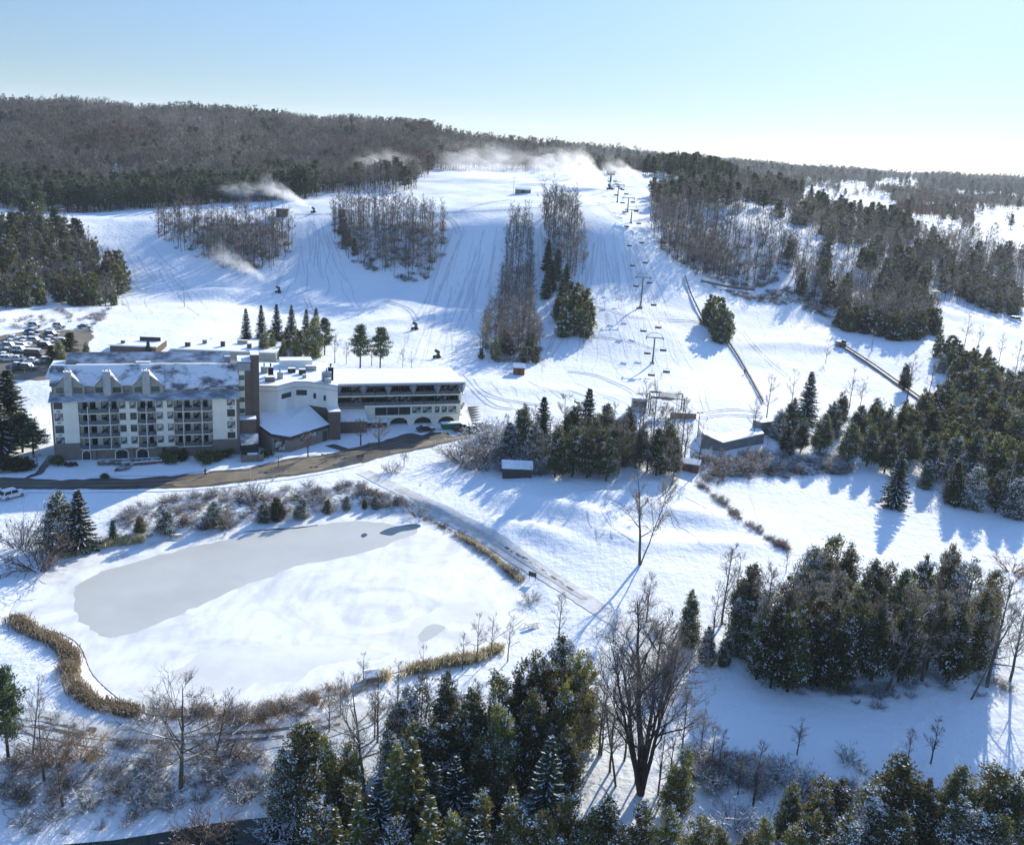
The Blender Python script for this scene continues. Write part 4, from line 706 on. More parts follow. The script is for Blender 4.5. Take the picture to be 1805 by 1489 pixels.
for px, b, t, lb in ((1130,790,672,'left tall leafless tree rising from the knoll'),(1150,785,668,'right tall leafless tree rising from the knoll'),(1200,800,700,'leafless tree at the right end of the knoll'),(1185,855,760,'dark forked tree on the snow below the knoll'),(1185,790,690,'leafless tree behind the dark cedars of the knoll'),(1230,830,740,'crooked leafless tree by the small brown hut'),(1328,772,702,'leafless tree above the concrete wall'),(1350,745,660,'leafless tree at the foot of the slope fence'),(1395,715,655,'leafless tree left of the tall spruce in the right wood'),
  (1497,720,650,'first leafless tree on the lower right run'),(1515,725,665,'second leafless tree on the lower right run'),(1598,705,625,'broad leafless tree beside the conveyor'),(1637,700,640,'leafless tree right of the conveyor'),(1660,705,660,'thin leafless tree at the edge of the right wood'),(1700,610,555,'leafless tree on the far right run'),(1722,620,575,'slim leafless tree on the far right run'),(1760,640,590,'leaning leafless tree on the far right run'),(1790,655,600,'last leafless tree at the right edge of the far run'),(1455,640,600,'small leafless shrubby tree on the lower right run')): base('bare_tree', px, b, t, '', g, lb, w=.85)
for k, (px, b, t) in enumerate(((925,760,730),(912,800,745),(948,800,735),(1028,805,725),(1075,800,710),(1105,800,735))): base('birch', px, b, t, 'in front of the evergreens on the knoll', 'birches on the knoll')
for k, (px, b, t) in enumerate(((862,640,590),(875,635,575),(940,635,600),(1775,880,800),(1750,760,680),(1700,800,720),(1660,850,790))): base('birch', px, b, t, 'at the foot of the narrow tree strip' if px < 1000 else 'in the right wood', 'white stemmed birches at the wood edges')
for k, (px, b, t) in enumerate(((1650,850,790),(1690,860,800),(1725,870,800),(1770,800,720),(1790,870,790),(1740,720,650),(1800,730,660),(1560,800,740),(1610,790,730),(1680,780,715),(1790,690,630))): base('pale_bare', px, b, t, 'in the right wood', 'pale leafless trees of the right wood')
for i, (px, b, t) in enumerate(((890,800,735),(935,805,720),(965,830,740),(990,800,700),(1010,835,750),(1040,840,740),(1065,835,735),(1090,835,730),(1120,825,720),(1140,830,730),(1165,835,715),(1180,820,735),(1205,815,735))): base('slim_bare', px, b, t, 'on the middle knoll', 'slim leafless trees of the middle knoll', w=1.2)
for i, (px, b, t) in enumerate(((1340,1180,1000),(1375,1190,1010),(1410,1195,985),(1450,1200,1005),(1500,1200,1020),(1535,1200,1030),(1590,1200,1040),(1625,1200,1000),(1670,1205,1010),(1740,1210,1020),(1780,1200,1040),(1255,1140,1040))): base('slim_bare', px, b, t, 'in the big right grove', 'slim leafless trees of the big right grove')
for i, (px, b, t) in enumerate(((1040,1290,1190),(1055,1330,1200),(1075,1360,1230),(1100,1340,1210),(1120,1380,1270),(1160,1400,1290),(1200,1330,1220),(1235,1320,1240),(1265,1370,1290),(1030,1240,1150),(1010,1330,1220),(960,1400,1290),(880,1410,1310),(660,1300,1210),(700,1260,1170),(580,1290,1210))): base('slim_bare', px, b, t, 'around the huge willow and thicket', 'slim leafless trees of the foreground')
# shrubs that stand out
SHRUBS = []
def bush(kind, px, py, h, label, w=1.0): SHRUBS.append((kind, ground(px, py), h, label, w))
bush('red', 70, 1000, 6.2, 'big rounded reddish brown bush at the pond corner', 1.0); bush('frost', 38, 965, 6.0, 'thin pale leafless bush behind the big reddish bush', .7)
bush('red', 398, 930, 3, 'red twigged bush beside the narrow dark cedar'); bush('red', 362, 930, 3, 'red twigged bush left of the narrow dark cedar'); bush('frost', 445, 880, 4, 'round frosted bush on the bank above the dense cedar pair'); bush('red', 675, 893, 2.2, 'low red bush near the snow lane'); bush('frost', 735, 910, 2.6, 'frosted bush at the corner of the pond by the lane')
bush('rust', 140, 1335, 3.4, 'rusty leaved bush on the left bank'); bush('rust', 95, 1345, 3.2, 'second rusty leaved bush on the left bank'); bush('grey', 280, 1345, 3.2, 'grey bush at the foot of the wide crooked tree'); bush('red', 400, 1345, 3.4, 'brown bush beside the rutted track'); bush('grey', 335, 1260, 2.4, 'dark bush at the near shore of the pond'); bush('grey', 265, 1270, 2.6, 'dark bush at the end of the golden reeds')
bush('frost', 935, 1060, 2.0, 'small snowy bush at the right tip of the pond'); bush('frost', 690, 832, 2.6, 'snow covered bush pile at the road bend'); bush('frost', 1450, 825, 3, 'frosted bush below the right wood'); bush('red', 1270, 838, 2.4, 'reddish bush right of the small brown hut'); bush('grey', 1330, 805, 2.4, 'dark bush below the concrete wall'); bush('frost', 1665, 850, 6, 'big white frosted bush behind the snowy spruce', 1.2); bush('frost', 1700, 830, 6, 'second white frosted bush in the right wood', 1.2)
bush('red', 940, 555, 2.0, 'brown brush'); SHRUBS.pop()
bush('grey', 815, 815, 5, 'large grey thicket bush at the left end of the knoll', 1.3); bush('frost', 840, 800, 5, 'frosted thicket bush on the knoll', 1.3); bush('grey', 868, 812, 5, 'grey thicket bush left of the dark shed', 1.3); bush('frost', 860, 775, 5, 'pale thicket bush behind the knoll evergreens', 1.3); bush('grey', 845, 828, 4, 'low grey thicket bush left of the dark shed', 1.3); bush('frost', 890, 785, 5, 'frosted thicket bush near the knoll evergreens', 1.2)
bush('grey', 1600, 1470, 3, 'dark low bush in front'); SHRUBS.pop()
bush('rust', 1785, 1010, 2.6, 'rusty low bush at the right edge beyond the big grove', 1.6); bush('frost', 1290, 1455, 2.8, 'pale frosted bush at the bottom right of centre', 1.3); bush('frost', 1340, 1475, 2.8, 'second pale frosted bush at the bottom edge', 1.3); bush('frost', 590, 1400, 3.4, 'white frosted bush among the thicket cedars', 1.2); bush('frost', 490, 1480, 2.6, 'grey white bush at the stream mouth', 1.2); bush('frost', 530, 1440, 2.6, 'frosted bush right of the stream', 1.2)
bush('red', 360, 1480, 3.5, 'brown bush by the dark stream', 1.1); bush('frost', 1160, 1115, 1.6, 'snow covered brush heap above the willow')
# ------------------------------------------------------------------ make the named trees
def nice(i, n): return ORD[i] if i < len(ORD) else '%s last' % ORD[max(1, n - i - 1)] if n - i > 1 else 'last'
buck = {}
for t in HERO:
    t['s'] = project(*t['p'])[0]
    if not t['label']: buck.setdefault((t['place'], INFO[t['kind']][1]), []).append(t)
for (place, desc), L in buck.items():
    Ds = np.median([t['p'][1] for t in L]) if len(L) > 5 else 1e9
    for row in (0, 1):
        R = sorted([t for t in L if (t['p'][1] >= Ds) == bool(row)], key=lambda t: t['s']); n = len(R)
        for i, t in enumerate(R):
            rn = '' if Ds > 1e8 else (', back row' if row else ', front row')
            t['label'] = '%s %s' % (desc, place) if n == 1 and not rn else '%s %s%s, %s from left' % (desc, place, rn, nice(i, n))
            if n == 1 and rn: t['label'] = '%s %s%s, only one' % (desc, place, rn)
for i, t in enumerate(HERO):
    V = PROTO[t['kind']]; tm, cm, h0 = V[i % len(V)]; s = t['h'] / h0; nm, (cat, _) = NAME[t['kind']], INFO[t['kind']]
    o = thing(nm, t['label'], cat, t['p'], RNG.uniform(0, 6.28), t['group'], (s * t['w'], s * t['w'], s))
    if t['lean'][0]: o.rotation_euler = (0, t['lean'][0], RNG.uniform(-.5, .5))
    if tm is None: bpy.data.objects.remove(o); o = link(nm, cm, None, t['p'], RNG.uniform(0, 6.28), (s * t['w'], s * t['w'], s)); props(o, t['label'], cat, t['group'])
    else: link('trunk', tm, o); link('crown', cm, o)
for i, (k, p, h, lb, w) in enumerate(SHRUBS):
    props(link('bush', SHR[k][i % 3], None, p, RNG.uniform(0, 6.28), (h / 2 * w, h / 2 * w, h / 2)), lb, 'bush', 'bushes on the snow')
RUNS = [[(1150,388),(1290,389),(1330,382),(1374,390),(1428,435),(1455,470),(1430,470),(1398,442),(1360,406),(1330,397),(1290,397),(1150,395)], [(1250,336),(1320,360),(1400,406),(1480,460),(1540,488),(1530,500),(1470,480),(1400,434),(1320,380),(1250,352)], [(1285,445),(1330,455),(1440,495),(1430,512),(1340,480),(1285,462)], [(1590,508),(1660,532),(1805,592),(1805,640),(1700,610),(1625,562)]]
# ------------------------------------------------------------------ woods: the largest trees one by one, the rest as one mass
MASS = []
def wood(poly, kinds, spacing, hr, place, group, world=None, skip=None, cap=4000, solo=True, dmax=None):
    P = world if world is not None else [G2(*p) for p in poly]
    if dmax: P = [p * min(1.0, dmax / p[1]) for p in P]
    A = np.array(P); x0, y0 = A.min(0); x1, y1 = A.max(0)
    gx, gy = np.meshgrid(np.arange(x0, x1, spacing), np.arange(y0, y1, spacing)); gx = (gx + RNG.uniform(-.48, .48, gx.shape) * spacing).ravel(); gy = (gy + RNG.uniform(-.48, .48, gy.shape) * spacing).ravel()
    k = in_poly(gx, gy, P); gx, gy = gx[k], gy[k]; gz = zat(gx, gy)
    if len(gx) > cap: q = RNG.permutation(len(gx))[:cap]; gx, gy, gz = gx[q], gy[q], gz[q]
    hs = RNG.uniform(hr[0], hr[1], len(gx)); names = list(kinds); pr = np.array([kinds[q] for q in names], float); ks = RNG.choice(len(names), len(gx), p=pr / pr.sum())
    px, py = project(gx, gy, gz); pt = project(gx, gy, gz + hs)
    ok = np.ones(len(gx), bool)
    cross = RNG.uniform(0, 1, len(gx)) < (.97 if world is not None else .45)
    for s in (skip or []):
        ok &= ~in_poly(px, py, s)
        for f in (.4, .7, 1.0): ok &= ~(in_poly(px + (pt[0] - px) * f, py + (pt[1] - py) * f, s) & cross)
    if world is not None:       # far woods are patchy: kinds and heights change from stand to stand
        q = vnoise(gx / 55, gy / 90, 61); q2 = vnoise(gx / 30, gy / 50, 62); hs = hs * (.7 + .55 * vnoise(gx / 40, gy / 60, 63)); ok &= ~((q2 < .2) & (RNG.uniform(0, 1, len(gx)) < .7))
        for i in range(len(gx)):
            if names[ks[i]] == 'far_bare':
                v = q[i] + RNG.normal(0, .07); nk = 'far_pale' if v > .66 else 'far_red' if v < .3 else 'far_pine' if q2[i] > .84 else 'far_bare'
                if nk not in names: names.append(nk)
                ks[i] = names.index(nk)
    for i in np.nonzero(ok)[0]:
        MASS.append(dict(kind=names[ks[i]], p=(gx[i], gy[i], gz[i]), h=hs[i], place=place, group=group, sz=hs[i] / gy[i], px=px[i], py=py[i], solo=solo))
wood([(275,408),(300,400),(400,396),(480,396),(512,402),(519,440),(480,472),(430,483),(350,455),(285,430)], dict(woods_bare=1), 3.1, (11, 15), 'in the rounded grove behind the left snow plume', 'leafless trees of the rounded left grove', skip=[[(285,388),(330,376),(400,370),(500,370),(560,376),(520,388),(400,386),(310,394)]])
wood([(582,392),(600,380),(680,375),(780,397),(783,440),(755,493),(690,488),(640,470),(600,450),(580,420)], dict(woods_bare=1), 3.5, (10, 15), 'in the heart shaped grove between two runs', 'leafless trees of the heart shaped grove')
wood([(597,400),(615,425),(640,455),(620,455),(598,430)], dict(hill_cedar=1), 4, (6, 8), 'at the left edge of the heart shaped grove', 'cedars of the heart shaped grove')
wood([(897,398),(932,398),(940,480),(938,560),(950,632),(842,634),(852,600),(878,550),(884,470)], dict(woods_bare=1), 2.7, (9, 12), 'in the narrow tree strip between two runs', 'leafless trees of the narrow strip')
wood([(955,372),(1008,372),(1028,440),(1030,480),(1000,505),(975,500),(958,440)], dict(woods_bare=1), 2.8, (10, 14), 'in the upper half of the second tree strip', 'leafless trees of the second strip')
wood([(1142,385),(1170,375),(1290,378),(1375,400),(1395,440),(1398,478),(1330,507),(1230,488),(1190,468),(1152,430)], dict(woods_bare=1), 2.9, (10, 14), 'in the wood right of the chairlift', 'leafless trees right of the chairlift', skip=RUNS)
wood([(1150,345),(1200,335),(1290,350),(1350,372),(1290,376),(1170,372),(1145,380)], dict(woods_bare=5, far_pine=1), 4.0, (9, 13), 'on the shoulder above the chairlift wood', 'leafless trees on the shoulder', dmax=640)
wood([(1290,345),(1340,365),(1420,425),(1480,475),(1560,505),(1660,530),(1790,565),(1805,500),(1840,470),(1700,430),(1600,400),(1500,375),(1400,350),(1300,322)], dict(woods_bare=12, hill_cedar=1), 4.4, (9, 13), 'on the long ridge at right', 'trees of the long right ridge', skip=RUNS, dmax=610)
wood([(1240,318),(1290,308),(1340,325),(1420,350),(1520,385),(1600,405),(1640,430),(1560,425),(1440,380),(1340,350)], dict(far_pine=3, hill_spruce=1, woods_bare=3), 6.6, (9, 14), 'on the crest of the right ridge', 'dark pines on the right ridge crest', solo=False, dmax=640)
wood([(1385,440),(1450,470),(1500,492),(1600,520),(1655,560),(1640,582),(1600,603),(1540,588),(1480,575),(1440,545),(1395,515)], dict(woods_bare=14, hill_cedar=1), 3.5, (9, 13), 'in the tongue of wood between the two right runs', 'trees between the right runs')
wood([(1475,570),(1560,585),(1640,575),(1655,590),(1600,606),(1540,592),(1480,582)], dict(hill_cedar=1), 4.0, (8, 10), 'at the lower edge of the wood between the right runs', 'cedars between the right runs')
wood([(1650,620),(1700,640),(1755,670),(1738,690),(1690,670),(1645,635)], dict(hill_cedar=1), 4.0, (7, 9), 'in the low evergreen belt below the far right run', 'cedars of the low belt')
wood([(1660,525),(1790,562),(1795,540),(1720,505)], dict(hill_cedar=2, woods_bare=2), 5.0, (8, 11), 'above the white van on the far right run', 'trees above the far right run', dmax=560)
wood([(0,545),(100,535),(200,542),(213,495),(150,425),(100,405),(-40,400),(-60,545)], dict(woods_bare=3, hill_cedar=1), 4.2, (8, 13), 'in the left wood', 'trees of the left wood')
wood([(470,625),(530,630),(570,620),(560,610),(470,612)], dict(woods_bare=1, hill_cedar=1), 4, (6, 8), 'in the row behind the lodge', 'trees behind the lodge')
wood([(1510,800),(1640,800),(1700,855),(1810,890),(1810,690),(1700,700),(1600,755)], dict(woods_bare=1, hill_cedar=2), 4.6, (7, 12), 'in the right wood', 'slim trees in the dark right wood')
wood([(1240,800),(1500,800),(1500,790),(1380,785)], dict(woods_bare=1), 5, (3, 5), 'in the brush below the concrete wall', 'saplings below the concrete wall')
wood([(560,1340),(700,1290),(1000,1280),(1040,1330),(1000,1400),(700,1420)], dict(slim_bare=1), 6, (8, 11), 'among the evergreens of the foreground thicket', 'slim trees in the foreground thicket')
def fan(px0, px1, y, d0, d1, n=12):      # a world patch between two bearings and two distances
    o = []
    for i in range(n + 1): q = ray(px0 + (px1 - px0) * i / n, y); o.append((q[0] / q[1] * d0, d0))
    for i in range(n, -1, -1): q = ray(px0 + (px1 - px0) * i / n, y); o.append((q[0] / q[1] * d1, d1))
    return o
CLEAR = [[(1415,342),(1440,333),(1465,338),(1470,350),(1560,350),(1585,364),(1540,370),(1450,362),(1405,356)], [(1712,384),(1760,372),(1830,378),(1830,398),(1760,400),(1720,394)], [(1190,293),(1270,297),(1270,305),(1190,302)], [(1590,388),(1690,396),(1690,408),(1600,402)], [(1745,408),(1830,414),(1830,436),(1760,428)], [(1480,325),(1530,328),(1530,334),(1480,331)], [(1540,318),(1620,318),(1620,323),(1540,323)]]
wood(None, dict(far_pine=5, woods_bare=2), 5.2, (12, 17), 'in the dark pine belt behind the left runs', 'pines of the dark belt', world=fan(-60, 560, 380, 535, 650), solo=False, cap=3000)
wood(None, dict(woods_bare=6, far_pine=1), 5.0, (11, 15), 'behind the crest of the left runs', 'leafless trees behind the crest', world=fan(440, 735, 350, 560, 660), solo=False, cap=1200)
wood(None, dict(far_bare=30, far_pine=1), 5.6, (9, 17), '', 'far leafless wood on the left hill', world=fan(-200, 760, 260, 640, 1180), solo=False, cap=17000)
wood(None, dict(far_bare=20, far_pine=1), 6.6, (9, 17), '', 'far leafless wood on the left hill', world=fan(690, 1030, 290, 720, 1190), solo=False, cap=5000)
wood(None, dict(far_bare=10, far_pine=2), 10, (8, 13), '', 'far wooded hills on the right', world=fan(960, 2000, 320, 640, 1500), skip=CLEAR, solo=False, cap=9000)
wood(None, dict(far_bare=8, far_pine=2), 15, (13, 20), '', 'far wooded hills on the right', world=fan(960, 2000, 310, 1500, 3100), skip=CLEAR, solo=False, cap=9000)
wood(None, dict(far_pine=5, woods_bare=2), 6.5, (10, 14), 'on the knob behind the top of the lift', 'pines behind the top of the lift', world=fan(1140, 1300, 310, 640, 760), cap=300)
def zone(t, P):
    a = np.array([[q['px'], q['py']] for q in P]); x = (t['px'] - a[:, 0].min()) / (np.ptp(a[:, 0]) + 1e-6); y = (t['py'] - a[:, 1].min()) / (np.ptp(a[:, 1]) + 1e-6)
    return 'low ' if y > .72 else 'high ' if y < .22 else 'left ' if x < .3 else 'right ' if x > .7 else 'midway '
ind = {}; rest = []
for t in sorted(MASS, key=lambda t: -t['sz']):
    c = INFO[t['kind']][0] if t['kind'] in INFO else 'tree'; used = ind.setdefault(c, [])
    n0 = sum(1 for q in HERO if INFO[q['kind']][0] == c)
    if t['solo'] and len(used) + n0 < 296: used.append(t)
    else: rest.append(t)
byg = {}
for L in ind.values():
    for t in L: byg.setdefault((t['group'], t['kind']), []).append(t)
for (gname, kind), L in byg.items():
    for i, t in enumerate(L):
        tm, cm, h0 = PROTO[kind][int(RNG.integers(len(PROTO[kind])))]; s = t['h'] / h0; w = RNG.uniform(.85, 1.2)
        lb = '%s %s%s' % (INFO[kind][1], zone(t, L) if len(L) > 12 else '', t['place'])
        if tm is None: props(link(NAME[kind], cm, None, t['p'], RNG.uniform(0, 6.28), (s * w, s * w, s)), lb, INFO[kind][0], gname)
        else:
            o = thing(NAME[kind], lb, INFO[kind][0], t['p'], RNG.uniform(0, 6.28), gname, (s * w, s * w, s)); link('trunk', tm, o); link('crown', cm, o)
def scatter(name, label, pts, meshes, scl, idxs):       # one mass of uncountable plants: geometry nodes on points
    col = bpy.data.collections.new(name + '_models')
    for i, q in enumerate(meshes): col.objects.link(bpy.data.objects.new('%s_%02d' % (name, i), q))
    n = len(pts); me = bpy.data.meshes.new(name); me.vertices.add(n); me.vertices.foreach_set('co', np.array(pts, np.float32).ravel())
    for nm, tpe, val in (('rot', 'FLOAT', RNG.uniform(0, 6.28, n)), ('idx', 'INT', np.array(idxs))):
        a = me.attributes.new(nm, tpe, 'POINT'); a.data.foreach_set('value', val)
    a = me.attributes.new('scl', 'FLOAT_VECTOR', 'POINT'); a.data.foreach_set('vector', np.array(scl, np.float32).ravel())
    o = link(name, me); props(o, label, kind='stuff')
    ng = bpy.data.node_groups.new(name + '_spread', 'GeometryNodeTree'); ng.interface.new_socket('Geometry', in_out='INPUT', socket_type='NodeSocketGeometry'); ng.interface.new_socket('Geometry', in_out='OUTPUT', socket_type='NodeSocketGeometry')
    gi = ng.nodes.new('NodeGroupInput'); go = ng.nodes.new('NodeGroupOutput'); ip = ng.nodes.new('GeometryNodeInstanceOnPoints'); ci = ng.nodes.new('GeometryNodeCollectionInfo')
    ci.inputs['Collection'].default_value = col; ci.inputs['Separate Children'].default_value = True; ci.inputs['Reset Children'].default_value = True; ip.inputs['Pick Instance'].default_value = True
    def na(nm, tpe): q = ng.nodes.new('GeometryNodeInputNamedAttribute'); q.data_type = tpe; q.inputs['Name'].default_value = nm; return q.outputs['Attribute']
    cx = ng.nodes.new('ShaderNodeCombineXYZ'); L = ng.links.new; L(na('rot', 'FLOAT'), cx.inputs['Z']); L(cx.outputs[0], ip.inputs['Rotation']); L(na('idx', 'INT'), ip.inputs['Instance Index']); L(na('scl', 'FLOAT_VECTOR'), ip.inputs['Scale'])
    L(gi.outputs[0], ip.inputs['Points']); L(ci.outputs[0], ip.inputs['Instance']); L(ip.outputs[0], go.inputs[0])
    md = o.modifiers.new('spread', 'NODES'); md.node_group = ng; return o
rg = {}
for t in rest: rg.setdefault((t['group'], t['kind'] in ('far_bare', 'far_pale', 'far_red', 'woods_bare', 'slim_bare', 'birch')), []).append(t)
for (gname, isbare), L in rg.items():
    ks = sorted({t['kind'] for t in L}); off = {}; ms = []
    for k in ks: off[k] = len(ms); ms += [q[1] for q in PROTO[k]]
    ids = [off[t['kind']] + int(RNG.integers(len(PROTO[t['kind']]))) for t in L]
    sc = [(t['h'] / PROTO[t['kind']][0][2]) * np.array([RNG.uniform(.85, 1.25)] * 2 + [1]) for t in L]
    scatter('bare_woods' if isbare else 'pine_woods', ('mass of ' if not gname.startswith('far') else '') + gname, [t['p'] for t in L], ms, sc, ids)
print('TREES hero', len(HERO), {k: len(v) for k, v in ind.items()}, 'rest', len(rest))
# ------------------------------------------------------------------ brush, reeds
def brush(name, label, poly, n, kinds, hr, line=None, wid=1.0, world=None):
    if line is not None:
        L = np.array([G2(*p) for p in smooth_line(line, 8)]); t = RNG.uniform(0, len(L) - 1.001, n); i = t.astype(int); q = L[i] + (L[i + 1] - L[i]) * (t - i)[:, None] + RNG.normal(0, wid, (n, 2)); x, y = q[:, 0], q[:, 1]
    else:
        P = [G2(*p) for p in poly]; A = np.array(P); x = RNG.uniform(A[:, 0].min(), A[:, 0].max(), n * 5); y = RNG.uniform(A[:, 1].min(), A[:, 1].max(), n * 5)
        k = in_poly(x, y, P); k &= vnoise(x / 5, y / 5, 31) > RNG.uniform(.1, .7, len(x)); x, y = x[k][:n], y[k][:n]
    z = zat(x, y); ms = [m for k in kinds for m in SHR[k]]; h = RNG.uniform(hr[0], hr[1], len(x)) / 2
    scatter(name, label, np.column_stack([x, y, z]), ms, np.column_stack([h * 1.15, h * 1.15, h]), RNG.integers(0, len(ms), len(x)))
brush('brush', 'snow dusted brush on the bank between road and pond', [(170,950),(215,905),(260,888),(400,860),(640,852),(740,893),(745,912),(620,898),(400,928),(250,955)], 230, ['frost', 'grey', 'red'], (.5, 1.5))
brush('brush', 'brush on the bank below the rutted track', [(0,1300),(250,1300),(480,1325),(500,1400),(200,1460),(0,1489)], 110, ['grey', 'grey', 'frost'], (.5, 1.7))
brush('brush', 'brush below the left wood', [(0,560),(100,545),(210,545),(235,535),(180,565),(160,585),(0,580)], 60, ['frost', 'grey'], (.6, 1.5))
brush('brush', 'brush below the concrete wall', [(1225,800),(1340,795),(1500,805),(1500,835),(1300,848),(1230,860)], 130, ['grey', 'red', 'frost'], (.8, 2.4))
brush('brush', 'undergrowth of the hill groves', [(275,400),(480,384),(519,440),(480,476),(430,485),(350,458),(285,432)], 170, ['grey', 'red'], (.8, 2.4))
brush('brush', 'undergrowth of the hill groves', [(582,392),(780,397),(785,445),(757,497),(690,492),(640,472),(600,452)], 170, ['grey', 'red'], (.8, 2.2))
brush('brush', 'undergrowth of the hill groves', [(840,640),(955,640),(945,580),(870,580)], 60, ['grey', 'frost'], (1, 2.5))
brush('brush', 'undergrowth of the hill groves', [(1152,430),(1230,490),(1330,512),(1400,480),(1390,440),(1200,400)], 170, ['grey', 'red'], (.8, 2.4))
brush('brush', 'thicket on the knoll', [(815,815),(860,770),(900,790),(1000,830),(1190,820),(1150,800),(1200,790),(960,838),(880,838)], 110, ['grey', 'frost'], (1.0, 3.0))
brush('brush', 'line of brush between the snowfields', None, 60, ['red', 'grey'], (.5, 1.3), line=[(1225,850),(1265,880),(1300,910),(1345,945),(1390,968)], wid=.5)
brush('brush', 'brush beside the snow lane', None, 60, ['red', 'grey'], (.4, 1.2), line=[(745,912),(790,935),(840,965),(880,995),(915,1025)], wid=.6)
brush('brush', 'brush at the near edge of the shaded snow', None, 70, ['grey', 'frost'], (.7, 2.0), line=[(1220,1360),(1300,1375),(1400,1385),(1560,1395)], wid=2)
brush('brush', 'brush under the big cedar grove', None, 60, ['grey', 'frost'], (.5, 1.4), line=[(1370,1195),(1450,1215),(1560,1220),(1640,1205),(1790,1220)], wid=1.2)
brush('brush', 'brush on the near pond shore', None, 90, ['grey', 'rust'], (.5, 1.6), line=[(300,1262),(420,1265),(520,1250),(620,1222)], wid=1.5)
brush('brush', 'brush between the right hand runs', [(1230,495),(1440,512),(1480,572),(1400,542),(1290,520)], 120, ['grey', 'red'], (.6, 1.6))
def reeds(label, line, n, wid, h, name='reeds', world=False):
    L = np.array([G2(*p) for p in smooth_line(line, 8)]); t = RNG.uniform(0, len(L) - 1.001, n); i = t.astype(int); q = L[i] + (L[i + 1] - L[i]) * (t - i)[:, None] + RNG.uniform(-1, 1, (n, 2)) * wid * np.sqrt(RNG.uniform(0, 1, (n, 1)))
    z = zat(q[:, 0], q[:, 1]); z = np.maximum(z, PONDZ); kp = vnoise(q[:, 0] / 1.6, q[:, 1] / 1.6, 41) + .5 * vnoise(q[:, 0] / 5, q[:, 1] / 5, 42) > RNG.uniform(.25, .95, n); q = q[kp]; z = z[kp]; n = len(q); h = h * (.6 + .7 * vnoise(q[:, 0] / 2.5, q[:, 1] / 2.5, 43)); p = np.column_stack([q, z]); hh = h * RNG.uniform(.55, 1.1, n); d = np.column_stack([RNG.normal(0, .16, (n, 2)), np.ones(n)]); e = p + d * hh[:, None]; sd = nrm(np.cross(d, RNG.normal(0, 1, (n, 3)))) * .035
    bend = e + np.column_stack([RNG.normal(0, .22, (n, 2)), RNG.uniform(-.05, .2, n)])
    v = np.concatenate([np.stack([p - sd, p + sd, e + sd * 1.6, e - sd * 1.6], 1).reshape(-1, 3), np.stack([e - sd * 1.6, e + sd * 1.6, bend + sd, bend - sd], 1).reshape(-1, 3)])
    props(link(name, np_mesh(name, v, qfaces(2 * n), [M['reed'] if name == 'reeds' else M['rust']])), label, kind='stuff')
reeds('golden reeds along the left shore of the pond', [(20,1095),(60,1118),(100,1135),(125,1165),(120,1195),(150,1230),(190,1248),(240,1258)], 9000, 1.5, 1.25)
reeds('tan reeds at the upper left pond corner', [(105,985),(150,970),(200,960),(250,955)], 2500, 1.0, 1.3)
reeds('tan reeds on the near right pond shore', [(670,1200),(730,1185),(790,1172),(850,1160),(880,1145)], 5000, 1.3, 1.25)
reeds('rusty grass beside the snow lane', [(800,945),(850,975),(890,1003),(918,1028)], 1500, .6, 1.0)
# ------------------------------------------------------------------ building materials
def brick_mat(name, c1, c2, mortar, sc):
    m, nt, b = nodes(name); L = nt.links.new; b.inputs['Roughness'].default_value = .9; b.inputs['Specular IOR Level'].default_value = .1
    tc = N(nt, 'ShaderNodeTexCoord'); sp_ = N(nt, 'ShaderNodeSeparateXYZ'); L(tc.outputs['Object'], sp_.inputs[0]); ad = N(nt, 'ShaderNodeMath', operation='ADD'); L(sp_.outputs['X'], ad.inputs[0]); L(sp_.outputs['Y'], ad.inputs[1])
    cb = N(nt, 'ShaderNodeCombineXYZ'); L(ad.outputs[0], cb.inputs['X']); L(sp_.outputs['Z'], cb.inputs['Y'])
    br = N(nt, 'ShaderNodeTexBrick', Scale=sc); br.inputs['Color1'].default_value = (*c1, 1); br.inputs['Color2'].default_value = (*c2, 1); br.inputs['Mortar'].default_value = (*mortar, 1); br.inputs['Mortar Size'].default_value = .012; L(cb.outputs[0], br.inputs['Vector'])
    n = N(nt, 'ShaderNodeTexNoise', Scale=.6, Detail=5.0); L(tc.outputs['Object'], n.inputs['Vector']); mx = N(nt, 'ShaderNodeMix', data_type='RGBA', blend_type='MULTIPLY'); mx.inputs['Factor'].default_value = .6
    L(br.outputs['Color'], mx.inputs['A']); L(ramp(nt, n.outputs['Fac'], [(.3, (.7, .7, .7)), (.7, (1.1, 1.1, 1.1))]), mx.inputs['B']); L(mx.outputs['Result'], b.inputs['Base Color']); return m
def roof_mat(name, shingle, lo, hi, sc):
    m, nt, b = nodes(name); L = nt.links.new; b.inputs['Roughness'].default_value = .75; b.inputs['Specular IOR Level'].default_value = .2
    tc = N(nt, 'ShaderNodeTexCoord'); mp = N(nt, 'ShaderNodeMapping'); mp.inputs['Scale'].default_value = (1, 1.6, 1.6); L(tc.outputs['Object'], mp.inputs['Vector'])
    n = N(nt, 'ShaderNodeTexNoise', Scale=sc, Detail=7.0, Roughness=.6); L(mp.outputs['Vector'], n.inputs['Vector']); L(ramp(nt, n.outputs['Fac'], [(lo, shingle), (hi, (.72, .735, .76))]), b.inputs['Base Color']); return m
def glass_mat(name, c, rough=.12, pale=None):
    m, nt, b = nodes(name); b.inputs['Roughness'].default_value = rough; b.inputs['Specular IOR Level'].default_value = .6
    if pale:
        tc = N(nt, 'ShaderNodeTexCoord'); n = N(nt, 'ShaderNodeTexNoise', Scale=.7, Detail=2.0); nt.links.new(tc.outputs['Object'], n.inputs['Vector']); nt.links.new(ramp(nt, n.outputs['Fac'], [(.45, c), (.55, pale)]), b.inputs['Base Color'])
    else: b.inputs['Base Color'].default_value = (*c, 1)
    return m
